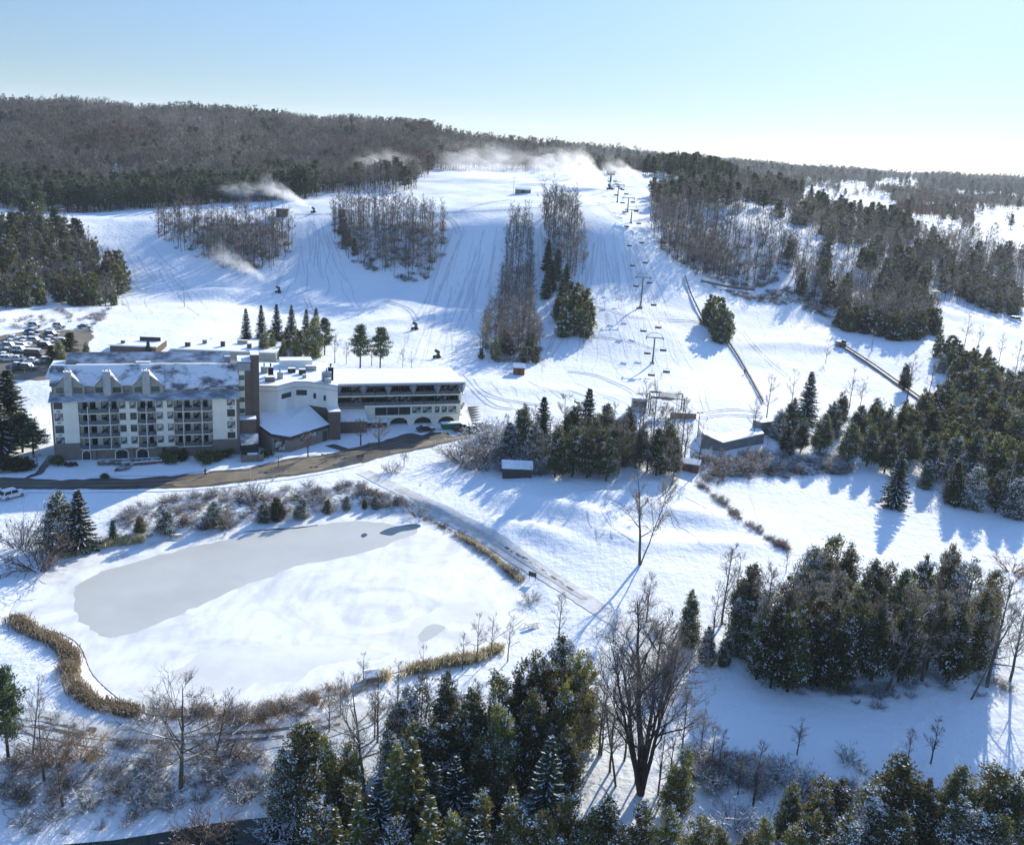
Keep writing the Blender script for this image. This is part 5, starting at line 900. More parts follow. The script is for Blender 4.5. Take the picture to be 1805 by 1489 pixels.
M['brick'] = brick_mat('grey_brown_brick', (.25, .20, .165), (.20, .16, .135), (.24, .21, .18), 2.4)
M['brick_dk'] = brick_mat('dark_brown_brick', (.17, .125, .10), (.13, .10, .08), (.16, .13, .11), 2.4)
M['cream'] = mat('cream_stucco', (.86, .80, .66), (.76, .70, .57), .5, .85, .15, bump=.05, bscale=6)
M['white'] = mat('off_white_render', (.80, .78, .71), (.70, .67, .60), .35, .85, .15, stretch=(1, 1, .5))
M['beige'] = mat('beige_siding', (.40, .37, .29), (.34, .315, .245), .8, .85, .15)
M['conc'] = mat('grey_concrete', (.23, .22, .20), (.15, .145, .135), .7, .9, .1, bump=.1)
M['concl'] = mat('pale_concrete', (.48, .47, .44), (.38, .37, .35), 1.0, .9, .1)
M['shingle'] = roof_mat('snow_dusted_shingle', (.12, .125, .14), .40, .52, .20)
M['skirt'] = roof_mat('snow_dusted_metal_roof', (.16, .17, .19), .40, .72, .30)
M['lead'] = mat('blue_grey_sheet_metal', (.30, .32, .35), (.24, .26, .29), 1.2, .45, .5, metal=.3)
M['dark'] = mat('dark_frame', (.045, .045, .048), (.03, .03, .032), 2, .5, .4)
M['rail'] = mat('dark_railing_panel', (.11, .125, .14), (.07, .08, .09), 1.2, .3, .5)
M['glassd'] = glass_mat('dark_window_glass', (.018, .03, .034)); M['glassc'] = glass_mat('window_glass_with_curtains', (.03, .045, .05), .15, (.42, .42, .38)); M['glassg'] = glass_mat('green_tinted_glass', (.02, .07, .065))
M['wood'] = mat('weathered_wood', (.26, .21, .16), (.17, .135, .10), 1.5, .9, .1, stretch=(3, 3, .6)); M['woodr'] = mat('red_brown_wood', (.22, .10, .06), (.14, .07, .045), 1.5, .9, .1, stretch=(3, 3, .6)); M['woodd'] = mat('dark_stained_wood', (.09, .075, .062), (.055, .047, .04), 1.5, .9, .1)
M['steel'] = mat('galvanised_steel', (.34, .36, .36), (.26, .28, .28), 2, .5, .5, metal=.5); M['greensteel'] = mat('green_painted_steel', (.10, .15, .135), (.07, .11, .10), 2, .5, .4)
M['black'] = mat('black_rubber', (.022, .022, .022), (.015, .015, .015), 2, .8, .2); M['green'] = mat('green_painted_skip', (.03, .20, .07), (.022, .15, .055), 1.5, .55, .4); M['red'] = mat('red_sign', (.45, .05, .045), (.38, .04, .04), 1, .6, .3)
M['orange'] = mat('rusty_orange_boards', (.33, .15, .085), (.24, .11, .065), 1.2, .85, .15, stretch=(1, 1, 4)); M['yellow'] = mat('yellow_pole', (.6, .42, .04), (.5, .35, .03), 1, .6, .3); M['tarp'] = mat('pale_blue_hut_panel', (.30, .36, .40), (.22, .27, .31), .6, .5, .4)
M['net'] = mat('brown_grey_fence_net', (.20, .17, .14), (.15, .13, .11), 2, .9, .1); M['belt'] = mat('grey_conveyor_belt', (.26, .29, .33), (.20, .225, .26), .8, .7, .2)
CP = {k: mat('car_paint_' + k, c, tuple(q * .85 for q in c), 2, .3, .5) for k, c in dict(white=(.72, .72, .72), silver=(.40, .41, .42), black=(.025, .026, .028), blue=(.05, .09, .18), green=(.03, .075, .06), red=(.28, .04, .035), grey=(.13, .135, .14)).items()}
M['carglass'] = glass_mat('car_glass', (.015, .018, .02), .1); M['lamp'] = mat('car_lamp', (.6, .6, .58), None, 2, .2, .6); M['tail'] = mat('tail_lamp', (.4, .02, .02), None, 2, .3, .5)
# ------------------------------------------------------------------ window kit (shared meshes)
WK = {}
def window(par, p, q, z0, z1, glass='glassd', n=2, frame='dark', name='window', proud=.05):
    """window on the wall edge p->q (local xy, wall face looking to the right of p->q)"""
    w = math.hypot(q[0] - p[0], q[1] - p[1]); h = z1 - z0; key = (round(w, 1), round(h, 1), n, frame)
    if key not in WK:
        mb = MB(); t = .07; mb.box(0, w, -proud, .02, 0, t); mb.box(0, w, -proud, .02, h - t, h); mb.box(0, t, -proud, .02, t, h - t); mb.box(w - t, w, -proud, .02, t, h - t)
        for i in range(1, n): mb.box(w * i / n - t / 2, w * i / n + t / 2, -proud, .02, t, h - t)
        gb = MB(); gb.box(t, w - t, -proud * .45, 0, t, h - t); WK[key] = (mb.mesh('window', M[frame]), {})
        WK[key][1]['mb'] = gb
    fm, gd = WK[key]
    if glass not in gd: gd[glass] = gd['mb'].mesh('pane', M[glass])
    o = link(name, fm, par, (p[0], p[1], z0), math.atan2(q[1] - p[1], q[0] - p[0])); link('pane', gd[glass], o); return o
rg_ = random.Random(3)
# ------------------------------------------------------------------ six storey lodge block
hotel = thing('lodge_block', 'six storey cream and brown brick lodge with balconies, three gables and chimneys', 'hotel', HA, HYAW)
b = MB(); b.box(0, 38, 1.7, 13, -1, 14.25); b.box(0, 5.2, 0, 1.69, -1, 3.8); b.box(5.21, 32.29, 0, 1.69, -1, 2.3); b.box(32.3, 38, 0, 1.69, -1, 3.6); b.box(0, .35, .003, 1.69, 3.81, 13); b.box(37.4, 38, .003, 1.69, 3.61, 13)
b.extr([(2.6, 14.26), (2.6, 15.0), (5.6, 19.2), (6, 18.5), (13, 18.5), (13, 14.26)], 'x', .02, 37.9); b.build('brick_wall', M['brick'], hotel)
b = MB(); b.box(.36, 5.19, -.004, 1.68, 3.81, 13); b.box(32.31, 37.39, -.004, 1.68, 3.61, 13)
for u0, u1 in ((13.2, 16.9), (20.6, 24.3)): b.box(u0, u1, -.004, 1.68, 2.31, 13)
b.box(5.21, 13.19, 1.5, 1.68, 2.31, 13); b.box(16.91, 20.59, 1.5, 1.68, 2.31, 13); b.box(24.31, 32.29, 1.5, 1.68, 2.31, 13); b.build('cream_wall', M['cream'], hotel)
b = MB(); b.box(0.0, 22.4, 2.5, 4.5, 14.26, 15.85); b.build('upper_wall', M['beige'], hotel); b = MB(); b.box(22.41, 37.9, 2.5, 4.2, 14.26, 15.1); b.build('upper_wall', M['cream'], hotel)
b = MB(); b.extr([(-.75, 12.98), (-.75, 13.2), (2.52, 14.55), (2.52, 14.2)], 'x', -.35, 38.1); b.build('skirt_roof', M['skirt'], hotel)
b = MB(); b.extr([(2.0, 15.75), (2.0, 15.95), (5.5, 19.5), (6.1, 19.45), (6.1, 19.2), (5.5, 19.2)], 'x', -.3, 22.5); b.extr([(2.0, 14.95), (2.0, 15.15), (5.5, 19.49), (6.1, 19.44), (6.1, 19.2), (5.5, 19.2)], 'x', 22.52, 38.1); b.build('roof', M['shingle'], hotel)
b = MB(); b.extr([(9, 18.52), (9, 19.05), (12.2, 20.9), (13.2, 20.3), (13.2, 18.52)], 'x', 2.2, 36.4); b.build('rear_roof', M['skirt'], hotel)
b = MB(); b.box(4.6, 35.8, 7.0, 7.5, 18.52, 19.35, 0, 1); b.box(16.5, 19.6, 7.6, 8.6, 18.52, 19.6, 0, 1); b.box(-.7, 2.15, 6.4, 13.1, 18.52, 18.9, 1); b.box(.2, 37.9, 6.12, 6.98, 18.52, 18.62, 1); b.build('roof_parapet', [M['concl'], M['snow']], hotel)
b = MB(); b.prism([(-.7, 6.4), (-.7, 13.1), (-1.6, 13.1), (-1.6, 6.6)], [16.6, 16.6, 16.2, 16.2], [18.89, 18.89, 16.9, 16.9], 0); b.build('side_roof', M['snow'], hotel)
for u0, u1, c in ((.7, 6.5, 3.45), (8.4, 14.1, 11.1), (16.0, 22.3, 18.9)):
    d = MB(); d.extr([(u0, 14.15), (u0, 15.7), (c, 18.55), (u1, 15.7), (u1, 14.15)], 'y', 1.5, 4.3); dm = d.build('dormer', M['beige'], hotel)
    r = MB()
    for s, e in ((u0, -1), (u1, 1)):
        r.face([(c, 1.25, 18.72), (s + .15 * e, 1.25, 15.72), (s + .15 * e, 2.2, 15.98), (c, 5.0, 18.98)]); r.face([(c, 1.25, 18.92), (s + .25 * e, 1.25, 15.82), (s + .25 * e, 2.25, 16.05), (c, 5.05, 19.05)]); r.face([(c, 1.25, 18.72), (c, 1.25, 18.92), (s + .25 * e, 1.25, 15.82), (s + .15 * e, 1.25, 15.72)])
    r.build('dormer_roof', M['shingle'], dm)
    for a, w in ((c - 2.45, 1.45), (c + 1.0, 1.6)): window(hotel, (a, 1.49), (a + w, 1.49), 14.4, 15.55, 'glassg', 2)
    k = MB(); k.box(c - .78, c + .72, .85, 2.3, 13.9, 18.95); km = k.build('chimney', M['concl'], hotel); k = MB(); k.box(c - .84, c + .78, .78, 2.38, 18.96, 19.12, 0, 1); k.box(c - .55, c - .3, 1.4, 1.7, 19.13, 19.7); k.box(c + .25, c + .5, 1.4, 1.7, 19.13, 19.7); k.build('chimney_cap', [M['concl'], M['snow']], km)
for a, w in ((25, 1.4), (28.6, .9), (30.9, 1), (35.4, 1.5)): window(hotel, (a, 2.5), (a + w, 2.5), 14.35, 15.0 if a > 99 else 15.02, 'glassc' if a < 27 else 'glassd', 2)
FL = [2.45, 5.15, 7.85, 10.4]
for i, z in enumerate(FL):
    for u in (.55, 35.4):
        if not (i == 0 and u > 99): window(hotel, (u, 0), (u + 1.65, 0), z + 1.35 if i == 0 else z + .95, z + 2.6 if i else z + 2.75, 'glassc' if rg_.random() < .5 else 'glassd', 2)
        if i: a = MB(); a.box(u + .5, u + 1.2, -.07, .02, z + .35, z + .6); a.build('vent', M['conc'], hotel)
    for u, w in ((13.3, 1.25), (15.4, 1.3), (20.75, 1.3), (22.95, 1.2)):
        window(hotel, (u, 0), (u + w, 0), z + .85, z + 2.35, ('glassc', 'glassd', 'glassc', 'glassg' if i == 3 else 'glassc')[rg_.randrange(4)], 1); a = MB(); a.box(u - .05, u + w + .05, -.28, -.01, z + .1, z + .72); a.build('air_conditioner', M['cream'], hotel)
for i, z in enumerate(FL):
    for u0, u1, kind in ((5.25, 7.05, 'l'), (7.2, 11.3, 'm'), (11.5, 13.15, 'r'), (16.95, 18.6, 'l'), (18.8, 20.55, 'r'), (24.35, 26.1, 'l'), (26.3, 30.0, 'm'), (30.2, 32.25, 'r')):
        P = [(u0, 1.48), (u0, -.1), (u0 + .7, -.85), (u1, -.85), (u1, 1.48)] if kind == 'l' else [(u0, 1.48), (u0, -.85), (u1 - .7, -.85), (u1, -.1), (u1, 1.48)] if kind == 'r' else [(u0, 1.48), (u0, -.85), (u1, -.85), (u1, 1.48)]
        s = MB(); s.prism(P[::1], z - .1, z + .08); bo = s.build('balcony', M['cream'], hotel)
        r = MB()
        for (x0, y0), (x1, y1) in zip(P[1:-2] if kind != 'x' else P, P[2:-1]):
            n = Vector((y1 - y0, -(x1 - x0), 0)).normalized() * .04; r.prism([(x0, y0), (x1, y1), (x1 - n.x, y1 - n.y), (x0 - n.x, y0 - n.y)], z + .09, z + .98)
        r.build('railing', M['rail'], bo)
        f = MB(); 
        for k in range(1 if kind != 'm' else 3): x = u0 + .4 + rg_.random() * (u1 - u0 - 1); f.box(x, x + .5, .1, .6, z + .09, z + .5); f.box(x, x + .5, .55, .62, z + .5, z + .9)
        f.build('balcony_chair', M['dark'], bo)
        if kind == 'm': window(hotel, (u0 + .2, 1.5), (u0 + 1.3, 1.5), z + .1, z + 2.1, 'glassd', 1); window(hotel, (u1 - 1.7, 1.5), (u1 - .2, 1.5), z + .5, z + 2.2, 'glassc', 2)
        else: x = u1 - 1.15 if kind == 'l' else u0 + .15; window(hotel, (x, 1.5), (x + 1.0, 1.5), z + .1, z + 2.1, 'glassd' if rg_.random() < .6 else 'glassc', 1, 'white' if i == 0 else 'dark')
for u in (7.12, 11.4, 18.7, 26.2, 30.1):
    d = MB(); d.box(u - .07, u + .07, -.98, 1.49, 2.32, 11.9); d.build('divider_fin', M['white'], hotel)
for u0, u1 in ((5.5, 7.0), (12.1, 14.5), (16.4, 18.6)):      # arched entrances
    a = MB(); n = 10; c = (u0 + u1) / 2; rr = (u1 - u0) / 2; prof = [(u0, 0.0), (u1, 0.0)] + [(c + rr * math.cos(math.pi * j / n), 1.25 + .75 * math.sin(math.pi * j / n)) for j in range(n + 1)]
    a.extr(prof, 'y', -.08, .02); ao = a.build('door', M['dark'], hotel); g_ = MB(); prof2 = [(c + (x - c) * 1.16, z * 1.09) for x, z in prof]; g_.extr(prof2, 'y', -.04, .0); g_.build('door_surround', M['cream'], ao)
    g_ = MB(); g_.box(u0 + .15, c - .05, -.1, -.081, .1, 1.5); g_.box(c + .05, u1 - .15, -.1, -.081, .1, 1.5); g_.build('pane', M['glassd'], ao)
for u in (7.9, 15.3, 22.9): a = MB(); a.box(u - .35, u + .35, -.5, -.01, -.5, 2.29); a.build('pier', M['brick'], hotel)
a = MB(); a.box(21.6, 22.4, -.06, .01, 0, 2.2); a.build('door', M['dark'], hotel)
# stair tower and brick column
b = MB(); b.box(38.02, 40.8, 4, 10, -1, 20.2); b.box(40.81, 42.6, 4.6, 9, -1, 21.6); b.box(38.03, 41.6, 1.2, 3.98, -1, 7.6); b.build('stair_tower', M['brick_dk'], hotel)
b = MB(); b.box(37.95, 40.86, 3.95, 10.05, 20.21, 20.4); b.box(40.76, 42.65, 4.55, 9.05, 21.61, 21.75); b.box(38.0, 41.7, 1.15, 3.94, 7.61, 7.8); b.build('tower_roof', M['snow'], hotel)
b = MB(); b.box(38.2, 39.4, 3.93, 3.99, 8, 18.2); b.build('cream_strip', M['cream'], hotel)
b = MB(); b.box(38.04, 40.7, 3.9, 3.98, 18.25, 20.0); b.build('sheet_metal_panel', M['lead'], hotel)
for z in (8.4, 11.0, 13.6, 16.1): window(hotel, (38.25, 3.93), (39.35, 3.93), z, z + 1.1, 'glassg', 1, 'green')
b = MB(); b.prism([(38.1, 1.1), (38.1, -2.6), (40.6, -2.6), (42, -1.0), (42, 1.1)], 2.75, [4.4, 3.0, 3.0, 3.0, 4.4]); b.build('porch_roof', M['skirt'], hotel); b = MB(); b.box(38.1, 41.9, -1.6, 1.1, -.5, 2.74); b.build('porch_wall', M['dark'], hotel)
b = MB(); b.box(35.2, 36.5, 8.2, 8.98, 18.53, 20.6, 0, 1); b.build('lift_overrun', [M['lead'], M['snow']], hotel)
# ------------------------------------------------------------------ central hall
hall = thing('central_hall', 'off white angular hall with brown brick base and low snowy roof between lodge and wing', 'building', HA, HYAW)
EP = [(43.1, 12.1), (47.1, 11.5), (51.3, 15.5), (54.6, 15.2), (61.0, 10.8), (61.2, 34), (43, 36)]
b = MB(); b.prism(EP, -1, 12.45); b.build('wall', M['white'], hall)
b = MB(); b.prism([(x + (.0 if x > 44 else -.1), y - .12) for x, y in EP[:5]] + [(61.15, 34.1), (42.9, 36.1)], 11.3, 11.42); b.prism([(43.0, 12.0), (47.1, 11.38), (51.3, 15.4), (54.6, 15.08), (61.1, 10.65), (61.3, 34.1), (42.9, 36.1)], 12.46, 12.75, 0, 1); b.build('roof', [M['concl'], M['snow']], hall)
b = MB(); b.prism([(54.55, 15.0), (58.6, 12.1), (58.6, 8.2), (61.4, 8.2), (61.4, 14), (56, 17)], -1, 6.9); b.build('brick_wall', M['brick_dk'], hall); b = MB(); b.prism([(54.5, 14.95), (58.55, 12.05), (58.55, 8.15), (61.45, 8.15), (61.45, 14.05), (56, 17)], 6.91, 7.05); b.build('wall_cap', M['snow'], hall)
lo = [(40.8, 8.0), (45.0, .3), (49.0, .1), (58.5, 8.0), (54.5, 14.9), (51.3, 15.4), (47.1, 11.4), (43.0, 12.0)]; zt = [5.7, 4.35, 3.55, 3.85, 6.7, 6.2, 6.3, 6.2]; cx, cy_ = 49.5, 8.2
b = MB(); n = len(lo)
for i in range(n):
    j = (i + 1) % n; o_ = lambda q: (cx + (q[0] - cx) * 1.03, cy_ + (q[1] - cy_) * 1.03)
    A_, B_ = o_(lo[i]), o_(lo[j]); b.face([(*A_, zt[i] + .12), (*B_, zt[j] + .12), (cx, cy_, 5.25)], 0); b.face([(*A_, zt[i] - .12), (*B_, zt[j] - .12), (*B_, zt[j] + .12), (*A_, zt[i] + .12)], 1)
b.build('low_roof', [M['snow'], M['woodd']], hall); b = MB(); b.prism(lo, -1, [z - .9 for z in zt]); b.build('brick_wall', M['brick'], hall)
def on(p, q, s0, s1): return (p[0] + (q[0] - p[0]) * s0, p[1] + (q[1] - p[1]) * s0), (p[0] + (q[0] - p[0]) * s1, p[1] + (q[1] - p[1]) * s1)
window(hall, *on(lo[1], lo[2], .12, .72), .5, 3.1, 'glassc', 3); window(hall, *on(lo[2], lo[3], .85, .97), .1, 2.6, 'glassd', 1); window(hall, *on(lo[2], lo[3], .25, .7), 1.9, 3.1, 'glassc', 4)
window(hall, *on(EP[1], EP[2], .22, .8), 9.2, 10.4, 'glassd', 3); window(hall, *on(EP[2], EP[3], .12, .88), 9.3, 10.6, 'glassd', 4); window(hall, *on(EP[3], EP[4], .17, .26), 8.7, 10.0, 'glassd', 1); window(hall, *on(EP[3], EP[4], .52, .60), 8.5, 9.8, 'glassd', 1)
for u, v, w, d, h, mt in ((44.5, 15, 2.2, 2, 1.2, 'brick'), (47.5, 18, 1.3, 1, 1.6, 'steel'), (45.5, 20, 1.2, 1.4, 2.4, 'black'), (50.5, 24, 1.8, 1.4, 1.1, 'woodd'), (53, 22, 1.6, 1.3, 1.3, 'woodd'), (55, 26, 2.6, 1.4, 1.2, 'steel'), (57.8, 14.5, 2.2, 1.8, 2.3, 'steel'), (59.4, 15.8, 1.2, 1.4, 3.2, 'black'), (58.2, 13, 1.5, .9, 1.1, 'concl'), (53.5, 18.5, .9, .8, .8, 'steel'), (49, 30, 8, 4, 1.8, 'white'), (44.0, 24, 1.6, 1.6, 1.6, 'steel')):
    q = MB(); q.box(u, u + w, v, v + d, 12.77, 12.77 + h, 0, 1)
    if h > 1.5 and w < 3: q.tube([(u + w / 2, v + d / 2, 12.77 + h), (u + w / 2, v + d / 2, 13.6 + h)], .18, 8)
    q.build('roof_unit', [M[mt], M['snow']], hall)
# ------------------------------------------------------------------ right wing
wing = thing('lodge_wing', 'long low white wing with arches, glazed balconies and flat snow covered roof', 'hotel', HA, HYAW)
b = MB(); b.box(61.5, 93.2, 20.4, 32, -1, 11.15); b.box(93.0, 93.6, 18.8, 20.39, 2.4, 11.15); b.build('wall', M['cream'], wing)
b = MB(); us = [68.4, 75.2, 79.9, 81.4, 86.1, 87.7, 92.2, 93.4]
for i in range(0, 8, 2): b.box(us[i], us[i + 1], 18.8, 20.38, -1, 2.25)
for i in (1, 3, 5):
    c = (us[i] + us[i + 1]) / 2; rr = (us[i + 1] - us[i]) / 2; n = 12; b.extr([(us[i], 2.25), (us[i], .35)] + [(c - rr * .98 * math.cos(math.pi * j / n), .4 + 1.55 * math.sin(math.pi * j / n)) for j in range(n + 1)] + [(us[i + 1], .35), (us[i + 1], 2.25)], 'y', 18.8, 20.38)
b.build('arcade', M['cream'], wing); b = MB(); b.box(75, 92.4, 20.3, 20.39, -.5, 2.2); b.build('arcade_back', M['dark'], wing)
b = MB()
for z0, z1, u1 in ((2.26, 2.75, 93.8), (5.0, 5.5, 93.9), (7.8, 8.1, 94.4)): b.box(68.6 if z0 < 7 else 62, u1, 18.1, 20.37, z0, z1)
b.build('floor_band', M['cream'], wing)
for i in range(3): window(wing, (71.4 + i * 3.05, 18.85), (74.3 + i * 3.05, 18.85), 2.8, 4.95, 'glassd', 3)
b = MB(); b.box(68.7, 93.2, 18.9, 20.36, 2.76, 4.99); b.build('inner_wall', M['cream'], wing)
for u, w in ((80.9, 2.3), (83.6, 2.4), (86.8, 1.2), (88.6, 1.4), (90.4, 2.0)): window(wing, (u, 18.85), (u + w, 18.85), 3.1, 4.7, 'glassc', 3)
DIV = [62.2, 65.3, 68.3, 71.4, 74.5, 77.7, 80.8, 84.0, 87.0, 90.3, 93.3]
for fz in (5.51, 8.11):
    for i in range(10):
        u0, u1 = DIV[i] + .12, DIV[i + 1] - .12; window(wing, (u0 + .05, 20.35), (u1 - .05, 20.35), fz + .1, fz + 2.15, 'glassd' if rg_.random() < .6 else 'glassc', 4)
        r = MB(); r.box(u0, u1, 18.14, 18.2, fz, fz + .85); ro = r.build('railing', M['rail'], wing); f = MB()
        for k in range(2): x = u0 + .5 + k * 1.2; f.box(x, x + .5, 18.7, 19.2, fz + .02, fz + .5); f.box(x, x + .5, 19.15, 19.22, fz + .5, fz + .95)
        f.build('balcony_chair', M['dark'], ro)
    for u in DIV[1:-1]: d = MB(); d.box(u - .08, u + .08, 18.21, 20.36, fz, fz + (2.28 if fz < 6 else 2.9)); d.build('divider_fin', M['woodd'], wing)
for u in (62.0, 68.3, 74.5, 80.8, 87.0, 93.5):
    k = MB(); y = 17.55; A_, B_, C_, E_ = (u, y + .1, 11.15), (u - 1.0, y + .5, 10.2), (u, y - .15, 8.2), (u + 1.0, y + .5, 10.2); R_ = (u, y - .55, 10.1)
    for p, q in ((A_, B_), (B_, C_), (C_, E_), (E_, A_)): k.face([p, q, R_]); k.face([q, p, (u, y + .75, 10)])
    k.build('kite_fin', M['lead'], wing)
b = MB(); b.extr([(17.3, 10.75), (17.3, 11.2), (20.3, 11.2), (20.3, 10.95)], 'x', 61.6, 94.1); b.build('fascia', M['lead'], wing)
b = MB(); b.prism([(61.3, 17.2), (94.2, 17.2), (93.9, 32.4), (61.3, 32.4)], 11.21, [11.5, 11.5, 11.65, 11.65]); b.build('roof', M['snow'], wing)
b = MB(); b.prism([(61.5, 12.8), (68.6, 12.8), (68.6, 18.7), (61.5, 18.7)], 3.0, [3.35, 3.35, 4.6, 4.6]); b.build('canopy_roof', M['snow'], wing); b = MB(); b.box(61.7, 68.4, 13.2, 18.69, -1, 2.99); b.build('canopy_wall', M['brick_dk'], wing)
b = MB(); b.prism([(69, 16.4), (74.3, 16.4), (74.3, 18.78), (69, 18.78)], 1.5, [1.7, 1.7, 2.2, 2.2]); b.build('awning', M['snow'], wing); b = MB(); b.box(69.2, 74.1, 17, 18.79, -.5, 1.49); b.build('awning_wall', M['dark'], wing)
b = MB(); b.box(83.2, 84.3, 18.72, 18.79, 2.0, 2.25); b.build('entrance_sign', M['red'], wing)
b = MB()
for i in range(6): b.box(93.65, 94.6, 18.6 + i * .5, 19.05 + i * .5, 5.3 - i * .45, 5.5 - i * .45)
b.build('outside_stair', M['wood'], wing)
# low buildings behind the lodge
def lowb(px, py, w, d, h, label, rz, wall, extras):
    p = ground(px, py); o = thing('low_building', label, 'building', p, rz); q = MB(); q.box(-w / 2, w / 2, 0, d, -2, h); q.build('wall', M[wall], o); q = MB(); q.box(-w / 2 - .3, w / 2 + .3, -.3, d + .3, h + .01, h + .35); q.build('roof', M['snow'], o)
    for x, y, a, c, e, mt in extras: q = MB(); q.box(x, x + a, y, y + c, h + .36, h + .36 + e, 0, 1); q.build('roof_unit', [M[mt], M['snow']], o)
    return o
lowb(395, 632, 30, 16, 2.2, 'long flat snow covered roof with vents behind the lodge ridge', HYAW * .3, 'beige', [(-12, 3, 1.4, 1.2, 1.3, 'woodd'), (-8, 8, 1.2, 1, 1.2, 'conc'), (-2, 5, 1.2, 1, 1.6, 'woodd'), (2, 10, 3, 1.2, 1.1, 'beige'), (6, 4, 1.2, 1.2, 1.4, 'woodr'), (11, 7, 1.2, 1.2, 1.2, 'black')])
lowb(235, 626, 13, 12, 2.6, 'low brick building with snowy roof left of the small spruce behind the lodge', HYAW * .3, 'brick_dk', [(-4, 2, 1, 1, .9, 'brick_dk'), (0, 7, 6, .5, 1.2, 'woodd')])
# ------------------------------------------------------------------ huts, walls, fences
def hut(name, label, px, py, w, d, h, rz, wall, roof='snow', rise=.9, door=True, cat='shed', p=None):
    p = ground(px, py) if p is None else p; o = thing(name, label, cat, p, rz); q = MB(); q.extr([(0, -1), (0, h), (d / 2, h + rise), (d, h), (d, -1)], 'x', -w / 2, w / 2); q.build('wall', M[wall], o)
    q = MB(); e = .3; sl_ = rise / (d / 2)
    q.extr([(-e, h - e * sl_ + .03), (d / 2, h + rise + .03), (d + e, h - e * sl_ + .03), (d + e, h - e * sl_ + .25), (d / 2, h + rise + .27), (-e, h - e * sl_ + .25)], 'x', -w / 2 - e, w / 2 + e); q.build('roof', M[roof], o)
    if door: q = MB(); q.box(-w * .12, w * .12, -.05, .01, 0, min(2.0, h * .85)); q.build('door', M['dark'], o)
    return o
hut('shed', 'dark shed with snowy roof at the foot of the knoll', 911, 843, 6.2, 4.2, 2.3, .05, 'woodd')
hut('ticket_hut', 'small brown hut with white roof below the narrow tree strip', 915, 661, 3.2, 3, 2.4, .1, 'woodr', rise=.7)
hut('brown_hut', 'small reddish brown hut with snow at the end of the concrete wall', 1216, 832, 3.6, 3.2, 2.0, -.25, 'woodr', rise=.5)
hut('slope_cabin', 'dark cabin on the upper edge of the rounded left grove', 497, 383, 5.5, 4, 3.2, .2, 'woodd', 'woodd', .6); hut('slope_cabin', 'dark box cabin at the top of the heart shaped grove', 603, 384, 3.4, 3, 3.4, .2, 'woodd', 'woodd', .3)
hut('crest_hut', 'low grey hut under snow on the crest beside the bare tall tree', 922, 341, 8, 5, 1.9, .05, 'wood', rise=.8); hut('bird_shed', 'tiny wooden shed with snowy roof on the near pond shore', 657, 1203, 1.5, 1.5, 1.0, .4, 'wood', rise=.35, door=False)
hut('ridge_hut', 'small hut with white roof on the shoulder above the chairlift wood', 1187, 326, 5, 4, 2.6, .1, 'woodd'); hut('ridge_hut', 'second small white roofed hut on the right ridge', 1272, 334, 6, 4, 3, .1, 'woodd')
def wallrun(name, label, pts, h, thick, m, cat='retaining wall', fill=0):
    P = [np.array(W_) for W_ in pts]; o = thing(name, label, cat, (P[0][0], P[0][1], P[0][2])); q = MB(); c = MB()
    for i in range(len(P) - 1):
        a, e = P[i] - P[0], P[i + 1] - P[0]; t = (e - a)[:2]; t = t / np.linalg.norm(t); n = np.array([-t[1], t[0]]) * thick; za = zat(*P[i][:2]) - P[0][2]; zb = zat(*P[i + 1][:2]) - P[0][2]
        poly = [(a[0], a[1]), (e[0], e[1]), (e[0] + n[0], e[1] + n[1]), (a[0] + n[0], a[1] + n[1])]; q.prism(poly, -3, [za + h[i], zb + h[i + 1], zb + h[i + 1], za + h[i]]); c.prism(poly, [za + h[i] + .01, zb + h[i + 1] + .01, zb + h[i + 1] + .01, za + h[i] + .01], [za + h[i] + .16, zb + h[i + 1] + .16, zb + h[i + 1] + .16, za + h[i] + .16])
    if fill:
        k_ = MB(); A_ = P[0][:2] * 0; zr = [zat(*p[:2]) - P[0][2] + hh_ + .05 for p, hh_ in zip(P, h)]; R0 = [(p - P[0])[:2] + np.array([0, .3]) for p in P]; R1 = [r_ + np.array([.5, fill]) for r_ in R0]; zf = [float(zat(*(r_ + P[0][:2]))) - P[0][2] + .1 for r_ in R1]
        for i in range(len(P) - 1): k_.prism([tuple(R0[i]), tuple(R0[i + 1]), tuple(R1[i + 1]), tuple(R1[i])], -3, [zr[i], zr[i + 1], max(zf[i + 1], zr[i + 1] - .4), max(zf[i], zr[i] - .4)])
        k_.build('snow_fill', M['snow'], o)
    q.build('wall', M[m], o); c.build('snow_cap', M['snow'], o); return o
wallrun('retaining_wall', 'angled grey concrete retaining wall below the lift base', [ground(1236, 790), ground(1273, 796), ground(1345, 782)], [3.6, 2.2, 2.6], .5, 'conc', fill=8)
wallrun('retaining_wall', 'short grey concrete wall among the trees at the right end of the knoll', [ground(1100, 790), ground(1140, 788)], [3.6, 3.8], .5, 'conc'); wallrun('retaining_wall', 'tall grey block beside the lower end of the slope fence', [ground(1340, 768), ground(1365, 765)], [3.4, 3.4], 3.0, 'conc')
wallrun('retaining_wall', 'low stone edge wall beside the terrace at the lodge entrance', [W(15.9, -5.0), W(21.6, -4.4), W(21.7, -1.4)], [.5, .5, .5], .25, 'woodr')
deck = thing('timber_wall', 'low rusty orange timber wall behind the knoll', 'wall', ground(1204, 738), .02); q = MB(); q.box(-3.4, 3.4, 0, .3, -.5, 1.5); q.build('board_panel', M['orange'], deck); q = MB(); q.box(-3.45, 3.45, -.02, .35, 1.51, 1.62); q.build('snow_cap', M['snow'], deck)
